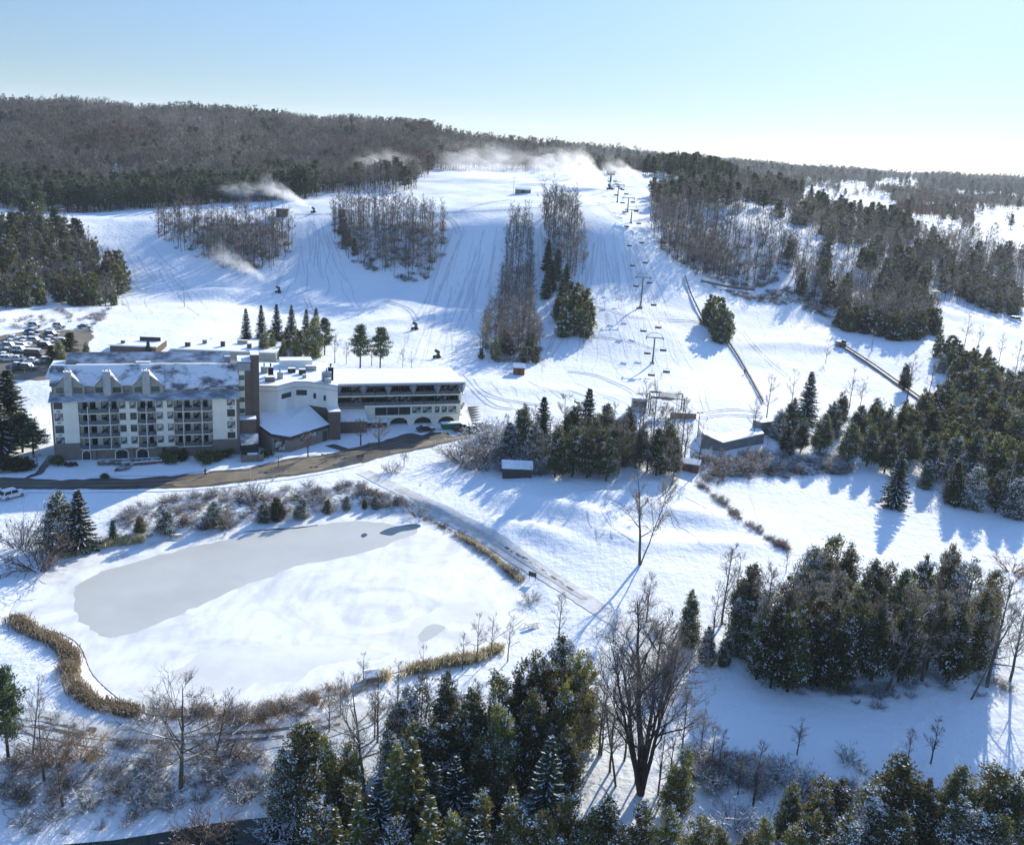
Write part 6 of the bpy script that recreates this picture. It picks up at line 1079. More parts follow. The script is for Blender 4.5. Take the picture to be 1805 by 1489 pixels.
enc = thing('bin_enclosure', 'wooden slatted bin enclosure at the right corner of the lodge', 'enclosure', W(40.4, -6.0), HYAW); q = MB(); q.box(-2.4, 2.4, -.08, 0, -.3, 1.7); q.box(-2.4, -2.32, .001, 3.6, -.3, 1.7); q.box(2.32, 2.4, .001, 3.6, -.3, 1.7); q.build('fence_panel', M['wood'], enc)
q = MB(); q.box(-1.0, 1.2, .8, 2.6, -.2, 1.3, 0, 1); q.build('bin', [M['dark'], M['snow']], enc)
tr = thing('timber_terrace', 'stepped timber terraces in snow beside the wing end', 'terrace', W(96.5, 16), HYAW)
for i in range(8): q = MB(); q.box(-.2 + i * .35, 9 - i * .3, i * 2.1, i * 2.1 + .22, -.6, .22 + .12 * i); q.build('step', M['wood'], tr)
def fence(name, label, pts, gap, h, rails, panel=None, m='wood', cat='fence'):
    L = np.array([ground(*p) for p in smooth_line(pts, 12)]); seg = np.r_[0, np.cumsum(np.linalg.norm(np.diff(L[:, :2], axis=0), axis=1))]; n = int(seg[-1] / gap); o = thing(name, label, cat, L[0]); rl = []
    for i in range(n + 1): s = i * seg[-1] / n; x, y = np.interp(s, seg, L[:, 0]), np.interp(s, seg, L[:, 1]); rl.append((x - L[0][0], y - L[0][1], float(zat(x, y)) - L[0][2])); q = MB(); q.tube([(0, 0, -.4), (0, 0, h)], .07, 5); q.build('post', M[m], o, rl[-1])
    q = MB()
    for f in rails: q.tube([(a, b_, c + h * f) for a, b_, c in rl], .045, 4)
    q.build('rail', M[m], o)
    if panel:
        q = MB()
        for a, e in zip(rl[:-1], rl[1:]): q.prism([(a[0], a[1]), (e[0], e[1]), (e[0] + .02, e[1] + .03), (a[0] + .02, a[1] + .03)], [a[2] + panel[0], e[2] + panel[0], e[2] + panel[0], a[2] + panel[0]], [a[2] + panel[1], e[2] + panel[1], e[2] + panel[1], a[2] + panel[1]])
        q.build('net', M['net'], o)
fence('slope_fence', 'post and rail fence running down the slope from the lone evergreen clump', [(1283, 604), (1300, 630), (1318, 662), (1345, 712)], 2.4, 1.5, (.35, .95), (.15, 1.0)); fence('slope_fence', 'brown fence at the lower edge of the wood right of the chairlift', [(1207, 490), (1217, 520), (1230, 548), (1240, 570)], 4, 1.5, (.4, .95), (.4, 1.3))
fence('slope_fence', 'dark fence along the top of the far right run', [(1235, 498), (1280, 508), (1330, 514)], 6, 1.4, (.4, .95), (.3, 1.2)); fence('rail_fence', 'short rail fence left of the lodge', [(58, 750), (88, 748)], 2.2, 1.1, (.4, .9), None, 'white')
cv = [ground(*p) for p in smooth_line([(1487, 612), (1530, 640), (1575, 672), (1625, 708)], 10)]; conv = thing('conveyor_lift', 'long straight conveyor lift strip on the lower right run', 'conveyor', cv[0]); q = MB(); s_ = MB()
for a, e in zip(cv[:-1], cv[1:]):
    a_, e_ = a - cv[0], e - cv[0]; t = (e_ - a_)[:2]; t = t / np.linalg.norm(t); n = np.array([-t[1], t[0]])
    q.prism([tuple(a_[:2] - n * .7), tuple(e_[:2] - n * .7), tuple(e_[:2] + n * .7), tuple(a_[:2] + n * .7)], [a_[2] - .5, e_[2] - .5] * 1 + [e_[2] - .5, a_[2] - .5], [a_[2] + .45, e_[2] + .45, e_[2] + .45, a_[2] + .45])
    for k in (-1, 1): s_.prism([tuple(a_[:2] + n * (.85 * k - .12)), tuple(e_[:2] + n * (.85 * k - .12)), tuple(e_[:2] + n * (.85 * k + .12)), tuple(a_[:2] + n * (.85 * k + .12))], [a_[2] - .5, e_[2] - .5, e_[2] - .5, a_[2] - .5], [a_[2] + .7, e_[2] + .7, e_[2] + .7, a_[2] + .7])
q.build('belt', M['belt'], conv); s_.build('side_board', M['net'], conv); q = MB(); q.box(-2.5, -.3, .2, 2.2, -.5, 2.0, 0, 1); q.build('drive_box', [M['conc'], M['snow']], conv)
sg = thing('sign_board', 'small dark sign on two posts beside the snow lane', 'sign', ground(938, 1022), -.5); q = MB(); q.box(-.75, .75, -.04, .04, .7, 1.5); q.build('board', M['dark'], sg)
for x in (-.6, .6): q = MB(); q.tube([(x, .07, -.3), (x, .07, 1.4)], .05, 5); q.build('post', M['wood'], sg)
for px, py, rz, lb in ((937, 1104, .5, 'snow covered picnic table near the right tip of the pond'), (1160, 1110, -.3, 'snow covered picnic table above the willow'), (310, 948, .2, 'snow covered bench on the upper pond shore')):
    t = thing('picnic_table', lb, 'table', ground(px, py), rz); q = MB(); q.box(-1.1, 1.1, -.4, .4, .68, .75, 0, 1); q.build('tabletop', [M['wood'], M['snow']], t)
    for y in (-.75, .75): q = MB(); q.box(-1.1, 1.1, y - .14, y + .14, .4, .46, 0, 1); q.build('seat', [M['wood'], M['snow']], t)
    for x in (-.8, .8): q = MB(); q.tube([(x, -.75, -.1), (x, 0, .68), (x, .75, -.1)], .06, 4); q.build('leg', M['wood'], t)
# ------------------------------------------------------------------ vehicles
def car_meshes(kind):
    L, Wd, H = dict(sedan=(4.6, 1.8, 1.42), suv=(4.6, 1.85, 1.7), pickup=(5.5, 1.95, 1.8), van=(5.4, 2.0, 2.3))[kind]; l = L / 2; w = Wd / 2
    hood = dict(sedan=.82, suv=.95, pickup=1.05, van=1.1)[kind]; r = {}
    b = MB(); b.extr([(-l, .35), (l - .1, .3), (l, .45), (l - .05, hood - .18), (l - 1.0 if kind != 'van' else l - .5, hood), (-l + .15, hood + .04), (-l, hood - .15)], 'y', -w, w)
    c0, c1, c2, c3 = dict(sedan=(l - 1.35, l - 2.0, -l + 1.5, -l + .6), suv=(l - 1.2, l - 1.8, -l + .6, -l + .15), pickup=(l - 1.5, l - 2.1, -l + 2.3, -l + 1.95), van=(l - .55, l - 1.2, -l + .2, -l + .05))[kind]
    k = len(b.v); cw = w - .18; z0 = hood + .001
    def cab(mb, e, z1, zz0, fr=0.0):
        P = [(c0 - fr, zz0), (c1, z1), (c2, z1), (c3 + fr, zz0)]
        A = [(x, -w + .04 + e, z) if z == zz0 else (x, -cw + e, z) for x, z in P]; B = [(x, -y, z) for x, y, z in A]
        mb.face(A); mb.face(B[::-1])
        for i in range(4): j = (i + 1) % 4; mb.face([A[j], A[i], B[i], B[j]])
    cab(b, 0, H, z0)
    if kind == 'pickup': b.box(-l + .02, c3 - .05, -w, -w + .1, hood, hood + .25); b.box(-l + .02, c3 - .05, w - .1, w, hood, hood + .25); b.box(-l, -l + .1, -w + .1, w - .1, hood, hood + .25)
    r['body'] = b
    g_ = MB(); zt = H - .10; zb = hood + .06; f = (zb - z0) / (H - z0); f2 = (zt - z0) / (H - z0)
    xa, xb = c0 + (c1 - c0) * f, c0 + (c1 - c0) * f2; xc, xd = c3 + (c2 - c3) * f, c3 + (c2 - c3) * f2; ya, yb = w - .04 + (cw - w + .04) * f + .015, w - .04 + (cw - w + .04) * f2 + .015; m_ = (xa + xc) / 2
    for s in (-1, 1):
        g_.face([(xa - .14, s * ya, zb), (xb - .08, s * yb, zt), (m_ + .06, s * yb, zt), (m_ + .06, s * ya, zb)]); g_.face([(m_ - .06, s * ya, zb), (m_ - .06, s * yb, zt), (xd + .08, s * yb, zt), (xc + .14, s * ya, zb)])
    d = .02; g_.face([(xa + d, -ya + .12, zb), (xa + d, ya - .12, zb), (xb + d, yb - .1, zt), (xb + d, -yb + .1, zt)]); g_.face([(xc - d, -ya + .12, zb), (xc - d, ya - .12, zb), (xd - d, yb - .1, zt), (xd - d, -yb + .1, zt)]); r['window'] = g_
    s = MB(); s.prism([(c1 + .02, -cw + .06), (c1 + .02, cw - .06), (c2 - .02, cw - .06), (c2 - .02, -cw + .06)][::-1], H + .005, H + .09); s.prism([(l - .15, -w + .15), (l - .15, w - .15), (c0 + .1, w - .15), (c0 + .1, -w + .15)][::-1], hood - .02, [hood + .0, hood + .0, hood + .06, hood + .06]); r['snow_cover'] = s
    wh = MB(); wh.tube([(0, -.11, 0), (0, .11, 0)], .33, 14); r['wheel'] = wh; rm = MB(); rm.tube([(0, -.125, 0), (0, .125, 0)], .19, 10); r['rim'] = rm
    hl = MB(); hl.box(-.04, .03, -.22, .22, -.07, .07); r['headlight'] = hl; r['dim'] = (l, w, hood); return r
CK = {}
for kd in ('sedan', 'suv', 'pickup', 'van'):
    r = car_meshes(kd); CK[kd] = dict(body={c: r['body'].mesh('body', CP[c]) for c in CP}, window=r['window'].mesh('window', M['carglass']), snow_cover=r['snow_cover'].mesh('snow_cover', M['snow']), wheel=r['wheel'].mesh('wheel', M['black']), rim=r['rim'].mesh('rim', M['steel']), head=r['headlight'].mesh('headlight', M['lamp']), tail=r['headlight'].mesh('tail_light', M['tail']), dim=r['dim'])
def car(kd, colr, px, py, rz, label, group, snow=True):
    p = ground(px, py); p[2] += .13; k = CK[kd]; l, w, hd = k['dim']; o = thing('parked_' + ('car' if kd == 'sedan' else kd), label, 'van' if kd == 'van' else 'pickup' if kd == 'pickup' else 'car', p, rz, group)
    link('body', k['body'][colr], o); link('window', k['window'], o)
    if snow: link('snow_cover', k['snow_cover'], o)
    for x in (l - .85, -l + .85):
        for y in (-w + .08, w - .08): q = link('wheel', k['wheel'], o, (x, y, .33)); link('rim', k['rim'], q)
    for y in (-w + .3, w - .3): link('headlight', k['head'], o, (l - .05, y, hd - .28)); link('tail_light', k['tail'], o, (-l + .02, y, hd - .25))
lot = [('suv','silver',63,577,0,'silver car in the back row of the lot, left of three'),('suv','white',106,578,0,'white car in the back row of the lot, middle of three'),('sedan','grey',150,579,0,'grey car at the right end of the back row by the snowbank'),
 ('sedan','black',58,587,0,'dark car behind the first silver car of the back row'),('sedan','blue',57,594,0,'dark blue car with thick snowy roof, second below the silver car'),('sedan','silver',44,602,0,'silver car half hidden in the middle column of the lot'),('suv','silver',62,604,0,'light car beside the half hidden silver car'),('sedan','white',42,608,0,'white roofed sedan in the middle column of the lot'),('suv','black',41,615,0,'black car between the white sedan and the white car in the lot'),('suv','white',36,621,0,'white car at the left of the black boxy van'),
 ('van','black',62,630,0,'black boxy van with snow on its roof'),('sedan','white',58,640,0,'white car just below the black boxy van'),('suv','green',50,652,0,'dark green car in front beside the yellow pole'),('pickup','blue',30,651,1.2,'blue truck with snowy hood at the lot entrance'),
 ('sedan','black',94,588,0,'dark car in the right column of the lot, topmost'),('suv','grey',92,593,0,'grey car second in the right column of the lot'),('sedan','black',90,600,0,'black car third in the right column of the lot'),('sedan','silver',86,606,0,'silver car fourth in the right column of the lot'),('suv','black',82,613,0,'black car lowest in the right column beside the pine'),
 ('suv','white',14,637,.15,'white car at the left end of the lot behind the light pole'),('sedan','silver',8,630,.1,'snow covered car at the far left of the lot'),('sedan','white',32,636,0,'white car between the light pole and the black van'),('suv','silver',86,640,.1,'silver car under the olive pine'),('sedan','grey',20,607,0,'grey car at the left of the middle column'),('suv','silver',18,614,0,'silver car at the left of the white sedan'),('sedan','black',14,622,0,'black car at the left behind the light pole'),('sedan','white',24,599,0,'white car near the sandy strip of the lot'),('suv','red',112,606,0,'dark red car at the right behind the pines')]
for a in lot: car(*a, 'cars parked in the lot behind the lodge')
for a in [('suv','white',22,877,1.0,'white car parked below the road at the left edge, right one'),('suv','white',-4,877,1.0,'white car cut by the left picture edge below the road'),('pickup','black',816,760,.55,'black pickup nearest the wing at the road end'),('suv','black',833,762,.35,'black car in the middle of the row at the road end'),('suv','grey',846,756,.5,'grey car behind the black one at the road end'),('sedan','silver',862,757,.6,'silver car last in the row at the road end'),('sedan','black',750,760,.4,'dark car in the shade before the arches'),
 ('van','white',1790,567,-.4,'white van parked alone on the far right run')]: car(*a, 'cars parked along the road and runs', a[0] != 'van')
sk = thing('skip_container', 'green open skip with snow in front of the right arch of the wing', 'skip', W(90.0, 14.2), HYAW + .05); q = MB(); q.extr([(-2.2, .15), (2.2, .15), (2.6, 1.5), (-2.6, 1.5)], 'y', -.9, .9); q.build('bin_body', M['green'], sk); q = MB(); q.box(-2.5, 2.5, -.8, .8, 1.51, 1.75); q.build('snow_cover', M['snow'], sk)
for x in (-1.6, -.5, .6, 1.7): q = MB(); q.box(x - .05, x + .05, -1.02, -.91, .3, 1.5); q.build('rib', M['green'], sk)
bd = thing('notice_board', 'white notice panel left of the green skip', 'board', W(86.2, 13.6), HYAW); q = MB(); q.box(-.8, .8, 0, .1, .2, 1.5); q.build('board', M['white'], bd); q = MB(); q.box(-.7, -.6, .11, .2, -.2, 1.5); q.build('post', M['steel'], bd)
# ------------------------------------------------------------------ poles
def pole(px, py, topy, label, kind='lamp', m='wood', r=.11):
    p = ground(px, py); h = 1.0
    for h in np.arange(1, 25, .1):
        if project(p[0], p[1], p[2] + h)[1] <= topy: break
    h = float(h); o = thing('lamp_pole' if kind == 'lamp' else 'utility_pole', label, 'pole', p, .3); q = MB(); q.tube([(0, 0, -.5), (0, 0, h)], [r, r * .7], 7); q.build('pole', M[m], o)
    if kind == 'lamp':
        q = MB(); q.tube([(-.6, 0, h - .1), (.6, 0, h - .1)], .05, 5); q.build('arm', M['steel'], o)
        for s in (-.6, .6): q = MB(); q.box(s - .22, s + .22, -.25, .2, h - .22, h + .05); q.build('lamp_head', M['conc'], o)
    return o
for a in ((325,541,505,'slim pole casting a long shadow on the left snow'),(478,478,449,'pole at the lower tip of the rounded left grove'),(1029,607,577,'pale pole in front of the cedar tail of the tree strip'),(928,641,611,'pale pole at the foot of the narrow tree strip'),(1229,770,727,'lamp pole above the concrete wall'),(1536,618,586,'lamp pole beside the snow gun on the lower right run'),(1691,527,507,'lamp pole beside the wood on the far right run'),(23,690,592,'tall pale lamp pole at the left of the parking lot'),(905,341,313,'thin pole left of the crest hut'),(598,352,325,'pole on the crest between the two left groves'),(66,822,802,'short lamp pole on the snow left of the lodge'),(491,822,803,'thin marker pole on the lawn before the low hall'),(573,815,800,'thin marker pole near the footpath'),(1270,352,320,'lamp pole on the shoulder above the chairlift wood'),(1338,372,345,'lamp pole on the right ridge trail'),(654,795,780,'thin marker pole beside the small pale tree')): pole(*a)
yp = thing('bollard_pole', 'leaning yellow pole at the lot entrance', 'pole', ground(46, 660)); q = MB(); q.tube([(0, 0, -.2), (-.5, 0, 1.6)], .07, 6); q.build('pole', M['yellow'], yp)
ms = thing('radio_mast', 'grey radio mast with antennas beyond the crest', 'mast', atd(977, 318, 640) * np.array([1, 1, 0]) + np.array([0, 0, float(zat(*atd(977, 318, 640)[:2]))])); hm = 1.0
for hm in np.arange(4, 40, .2):
    if project(ms.location.x, ms.location.y, ms.location.z + hm)[1] <= 288: break
q = MB(); hm = float(hm); q.tube([(0, 0, -1), (0, 0, hm)], .35, 6); q.build('pole', M['steel'], ms)
for k in range(4): q = MB(); q.box(-.9, .9, -.5, .5, hm - 1.6 - k * 2.0, hm - .3 - k * 2.0); q.build('antenna', M['steel'], ms)
# ------------------------------------------------------------------ chairlift
def tower(px, py, topy, label, name='lift_tower', m='greensteel', arm=2.3, h=None):
    p = ground(px, py)
    if h is None:
        for h in np.arange(4, 25, .1):
            if project(p[0], p[1], p[2] + h)[1] <= topy: break
    h = float(h); return p, h, label
TW = [tower(1150, 640, 592, 'lowest lift tower on the main slope'), tower(1129, 541, 486, 'second lift tower up the main slope'), tower(1112, 393, 368, 'third lift tower at the slope crest'), tower(1106, 374, 347, 'fourth lift tower above the slope crest'), tower(1088, 357, 324, 'highest lift tower below the top station')]
bot = ground(1172, 728); topp = ground(1076, 322)
def beam(mb, a, b, r, n=5): mb.tube([a, b], r, n)
pts = [np.array([bot[0], bot[1], bot[2] + 4.2])] + [np.array([p[0], p[1], p[2] + h - .7]) for p, h, _ in TW] + [np.array([topp[0], topp[1], topp[2] + 4.6])]
ARM = 2.7
for i, (p, h, lb) in enumerate(TW):
    t = (pts[i + 2] - pts[i])[:2]; yaw = math.atan2(t[1], t[0]) - math.pi / 2; o = thing('lift_tower', 'green steel ' + lb, 'lift tower', p, yaw, 'towers of the main chairlift')
    q = MB(); q.tube([(0, 0, -.6), (0, 0, h - .6)], [.32, .2], 8); q.build('pole', M['greensteel'], o); q = MB(); q.box(-.6, .6, -.6, .6, -.6, .35); q.build('footing', M['conc'], o)
    q = MB(); q.box(-ARM - .3, ARM + .3, -.14, .14, h - .75, h - .45); q.build('crossarm', M['greensteel'], o)
    for s in (-1, 1):
        q = MB(); q.box(s * ARM - .1, s * ARM + .1, -1.3, 1.3, h - .98, h - .78)
        for k in range(4): q.tube([(s * ARM - .08, -1.05 + k * .7, h - 1.0), (s * ARM + .08, -1.05 + k * .7, h - 1.0)], .2, 8)
        q.build('sheave_train', M['dark'], o); q = MB(); beam(q, (s * ARM, 0, h - .5), (s * ARM * .55, 0, h + .9), .07, 4); beam(q, (s * ARM * .55, 0, h + .9), (-s * ARM * .0, 0, h + .9), .07, 4); q.build('lifting_frame', M['greensteel'], o)
    q = MB()
    for k in range(int(h / .5)): q.box(-.42, -.36, -.2, .2, k * .5 + .3, k * .5 + .36)
    q.build('ladder', M['steel'], o)
def cable_side(s):
    out = []
    for i, p in enumerate(pts):
        t = (pts[min(i + 1, len(pts) - 1)] - pts[max(i - 1, 0)])[:2]; t = t / np.linalg.norm(t); n = np.array([-t[1], t[0]]); a = ARM if 0 < i < len(pts) - 1 else 2.0; q = p.copy(); q[:2] += n * a * s
        if out:
            for k in range(1, 12): f = k / 12; m_ = out0 * (1 - f) + q * f; m_[2] -= 4 * f * (1 - f) * np.linalg.norm(q - out0) * .012; out.append(m_)
        out.append(q); out0 = q
    return np.array(out)
CS = {s: cable_side(s) for s in (-1, 1)}
q = MB()
for s in (-1, 1): q.tube([tuple(p - CS[-1][0]) for p in CS[s]], .03, 4, cap=False)
props(q.build('lift_cable', M['dark'], None, tuple(CS[-1][0])), 'haul cable of the main chairlift running up the slope', 'cable')
hgm = MB(); hgm.tube([(0, 0, 0), (.0, .35, -.8), (0, .35, -1.5)], .05, 5); hgm.box(-1.05, 1.05, .3, .36, -1.55, -1.49); sm_ = MB(); sm_.box(-1.05, 1.05, -.45, .1, -2.6, -2.48, 0, 1); bk = MB(); bk.box(-1.05, 1.05, .12, .2, -2.48, -1.95)
fr = MB()
for x in (-1.02, 1.02): fr.tube([(x, .33, -1.52), (x, .16, -2.5), (x, -.4, -2.54)], .04, 4)
CH = dict(hanger=hgm.mesh('hanger', M['steel']), seat=sm_.mesh('seat', [M['dark'], M['snow']]), backrest=bk.mesh('backrest', M['dark']), side_frame=fr.mesh('side_frame', M['steel']))
for s in (-1, 1):
    C = CS[s]; seg = np.r_[0, np.cumsum(np.linalg.norm(np.diff(C, axis=0), axis=1))]; n = int(seg[-1] / 21)
    for i in range(n):
        d = (i + (.35 if s > 0 else .55)) * 21; p = np.array([np.interp(d, seg, C[:, j]) for j in range(3)]); t = pts[-1] - pts[0]; yaw = math.atan2(t[1], t[0]) - math.pi / 2
        ds = [abs(p[1] - q_[0][1]) for q_ in TW]; k = int(np.argmin(ds)); lb = 'empty lift chair on the %s cable, %s up from the bottom of the slope' % ('left' if s > 0 else 'right', nice(i, n))
        o = thing('lift_chair', lb, 'lift chair', p, yaw + (math.pi if s > 0 else 0), 'empty chairs of the main chairlift')
        for nm in CH: link(nm, CH[nm], o)
st = thing('top_station', 'dark boxy top station of the chairlift on a single leg at the crest', 'lift station', topp, math.atan2(*(pts[-1] - pts[-2])[:2][::-1]) - math.pi / 2); q = MB(); q.tube([(0, 0, -1), (0, 0, 5)], .5, 8); q.build('leg', M['dark'], st); q = MB(); q.box(-2.6, 2.6, -1.8, 2.2, 4.6, 7.4); q.build('drive_box', M['woodd'], st); q = MB(); q.tube([(0, 0, 4.3), (0, 0, 4.55)], 2.0, 16); q.build('bullwheel', M['steel'], st)
bs = thing('bottom_station', 'open dark steel gantry with pale blue cabin at the bottom of the chairlift', 'lift station', bot, math.atan2(*(pts[1] - pts[0])[:2][::-1]) - math.pi / 2); q = MB()
for x in (-4.2, 4.6):
    for y in (-2, 4): beam(q, (x, y, -.5), (x, y, 4.6), .16, 6)
for y in (-2, 4): beam(q, (-4.3, y, 4.6), (4.7, y, 4.6), .18, 6)
for x in (-4.2, 0, 4.6): beam(q, (x, -2.1, 4.62), (x, 4.1, 4.62), .14, 6)
q.build('gantry', M['dark'], bs); q = MB(); q.tube([(0, 0, 4.0), (0, 0, 4.3)], 2.0, 18); q.build('bullwheel', M['steel'], bs); q = MB()
for k in range(5): q.box(-1.5, 3.5, -1.6 + k * 1.0, -1.3 + k * 1.0, 4.8, 4.95)
q.build('roof_slat', M['steel'], bs); q = MB(); q.box(-9, -5, -.5, 3, -.5, 3.6, 0, 1); cb_ = q.build('cabin', [M['tarp'], M['snow']], bs); q = MB(); q.box(-8.7, -5.3, -.56, -.51, 1.2, 2.8); q.build('window', M['glassd'], cb_)
for (px, py, ty, lb) in ((1643, 545, 513, 'green lift tower between the woods on the far right run'),):
    p, h, _ = tower(px, py, ty, lb); o = thing('lift_tower', lb, 'lift tower', p, .5); q = MB(); q.tube([(0, 0, -.6), (0, 0, h - .3)], [.4, .28], 8); q.build('pole', M['greensteel'], o); q = MB(); q.box(-2.4, 2.4, -.15, .15, h - .4, h - .1); q.build('crossarm', M['greensteel'], o)
    for s in (-1, 1): q = MB(); q.box(s * 2.2 - .12, s * 2.2 + .12, -1.2, 1.2, h - .7, h - .45); q.build('sheave_train', M['dark'], o)
# ------------------------------------------------------------------ snow guns and their plumes
gb = MB(); gb.tube([(-.9, 0, 1.9), (-.6, 0, 1.98), (.5, 0, 2.3), (.75, 0, 2.38)], [.42, .5, .5, .44], 12); fb = MB(); fb.box(-1.1, 1.1, -.55, .55, .45, .75); fb.tube([(0, 0, .7), (0, 0, 1.7)], .14, 6); fb.box(-.9, -.1, -.4, .4, .76, 1.4); fb.tube([(-1.1, 0, .6), (-2.4, 0, .3)], .07, 5)
wb = MB(); wb.tube([(0, -.14, 0), (0, .14, 0)], .42, 12); GUN = dict(barrel=gb.mesh('barrel', M['dark']), frame=fb.mesh('frame', M['woodd'])); GW = wb.mesh('wheel', M['black'])
def plume_mat(name, L, r0, r1, dens, nsc):
    m = bpy.data.materials.new(name); m.use_nodes = True; nt = m.node_tree; nt.nodes.clear(); out = N(nt, 'ShaderNodeOutputMaterial'); pv = N(nt, 'ShaderNodeVolumePrincipled'); pv.inputs['Color'].default_value = (.97, .98, 1, 1); pv.inputs['Anisotropy'].default_value = .45; K = nt.links.new
    tc = N(nt, 'ShaderNodeTexCoord'); sx = N(nt, 'ShaderNodeSeparateXYZ'); K(tc.outputs['Object'], sx.inputs[0]); n = N(nt, 'ShaderNodeTexNoise', Scale=nsc, Detail=4.0, Roughness=.62, Distortion=.8); K(tc.outputs['Object'], n.inputs['Vector'])
    def mth(op, a, b=None, c=None, clamp=False):
        q = N(nt, 'ShaderNodeMath', operation=op, use_clamp=clamp)
        for i, v in enumerate((a, b, c)):
            if v is None: continue
            if hasattr(v, 'links'): K(v, q.inputs[i])
            else: q.inputs[i].default_value = v
        return q.outputs[0]
    s = mth('DIVIDE', sx.outputs['X'], L, clamp=True); R = mth('MULTIPLY_ADD', s, (r1 - r0), r0); rho = mth('SQRT', mth('ADD', mth('MULTIPLY', sx.outputs['Y'], sx.outputs['Y']), mth('MULTIPLY', sx.outputs['Z'], sx.outputs['Z']))); e = mth('SUBTRACT', 1.0, mth('DIVIDE', rho, R), clamp=True)
    fade = mth('POWER', mth('SUBTRACT', 1.0, s, clamp=True), .8); nn = mth('MULTIPLY_ADD', n.outputs['Fac'], 5.0, -1.9, clamp=True); spread = mth('DIVIDE', r0 * 2.2, mth('ADD', R, r0)); d = mth('MULTIPLY', mth('MULTIPLY', mth('POWER', e, .8), nn), mth('MULTIPLY', mth('MULTIPLY', fade, spread), dens)); K(d, pv.inputs['Density']); K(pv.outputs[0], out.inputs['Volume']); return m
def plume(label, a, b, r0, r1, dens, nsc=.22):
    a = Vector(a); b = Vector(b); L = (b - a).length; q = MB(); q.tube([(L * i / 10, 0, 0) for i in range(11)], [r0 + (r1 - r0) * i / 10 for i in range(11)], 14); o = q.build('snow_plume', plume_mat('snow_spray', L, r0, r1, dens, nsc)); o.rotation_euler = (b - a).to_track_quat('X', 'Z').to_euler(); o.location = a; props(o, label, 'snow plume', 'plumes of the snow guns')
def gun(px, py, ex, ey, dD, r1, dens, where, r0=.5):
    p = ground(px, py); e = atd(ex, ey, p[1] + dD); yaw = math.atan2(e[1] - p[1], e[0] - p[0]); o = thing('snow_gun', 'dark wheeled snow gun ' + where, 'snow gun', p, yaw, 'snow guns on the slopes')
    for k in GUN: link(k, GUN[k], o)
    for x in (-.7, .7):
        for y in (-.62, .62): link('wheel', GW, o, (x, y, .38))
    n = np.array([math.cos(yaw) * .8, math.sin(yaw) * .8, 2.4]); plume('white spray of snow from the gun ' + where, p + n, e, r0, r1, dens)
gun(490, 516, 372, 438, 8, 6.5, 1.32, 'on the left run below the rounded grove'); gun(552, 375, 455, 318, 14, 7.5, 1.56, 'on the crest between the two left groves'); gun(731, 581, 688, 548, 4, 3.4, 1.0, 'on the open slope above the wing'); gun(770, 631, 738, 604, 3, 2.6, 1.4, 'behind the right end of the wing'); gun(1486, 612, 1378, 556, 14, 7.5, 0.72, 'at the top of the conveyor strip'); gun(1073, 334, 1000, 285, 16, 15, 1.44, 'left of the upper lift towers', 1.2); gun(1146, 328, 1062, 286, 12, 9, 1.80, 'below the knob pines at the lift top')
def mist(label, px, py, D, rx, ry, rz_, dens, nsc):
    c = atd(px, py, D); m = plume_mat('drifting_ice_mist', 1, 1, 1, 1, nsc); nt = m.node_tree; nt.nodes.clear(); out = N(nt, 'ShaderNodeOutputMaterial'); pv = N(nt, 'ShaderNodeVolumePrincipled'); pv.inputs['Color'].default_value = (.96, .97, 1, 1); pv.inputs['Anisotropy'].default_value = .4; K = nt.links.new
    tc = N(nt, 'ShaderNodeTexCoord'); n = N(nt, 'ShaderNodeTexNoise', Scale=nsc, Detail=5.0, Roughness=.6, Distortion=1.2); K(tc.outputs['Object'], n.inputs['Vector']); ln = N(nt, 'ShaderNodeVectorMath', operation='LENGTH'); K(tc.outputs['Object'], ln.inputs[0])
    e = N(nt, 'ShaderNodeMapRange', interpolation_type='SMOOTHSTEP'); e.inputs['From Min'].default_value = 1.0; e.inputs['From Max'].default_value = .2; K(ln.outputs['Value'], e.inputs['Value']); nn = N(nt, 'ShaderNodeMath', operation='MULTIPLY_ADD', use_clamp=True); K(n.outputs['Fac'], nn.inputs[0]); nn.inputs[1].default_value = 4.5; nn.inputs[2].default_value = -1.9
    a = N(nt, 'ShaderNodeMath', operation='MULTIPLY'); K(e.outputs[0], a.inputs[0]); K(nn.outputs[0], a.inputs[1]); b_ = N(nt, 'ShaderNodeMath', operation='MULTIPLY'); K(a.outputs[0], b_.inputs[0]); b_.inputs[1].default_value = dens; K(b_.outputs[0], pv.inputs['Density']); K(pv.outputs[0], out.inputs['Volume'])
    bm = bmesh.new(); bmesh.ops.create_icosphere(bm, subdivisions=3, radius=1); me = bpy.data.meshes.new('snow_mist'); bm.to_mesh(me); bm.free(); me.materials.append(m); o = link('snow_mist', me, None, c, 0, (rx, ry, rz_)); props(o, label, kind='stuff')
mist('snow mist drifting before the dark wood left of the crest', 680, 292, 620, 26, 12, 13, 0.104, 1.5); mist('snow mist drifting behind the crest', 860, 285, 640, 42, 14, 15, 0.085, 1.6); mist('bright snow mist beside the lift top', 985, 288, 610, 26, 10, 12, 0.163, 1.8); mist('thin mist drifting from the left crest gun', 430, 335, 525, 18, 8, 6, 0.104, 1.6); mist('thin snow mist over the lower edge of the rounded grove', 385, 455, 425, 15, 6, 5, 0.104, 1.7)
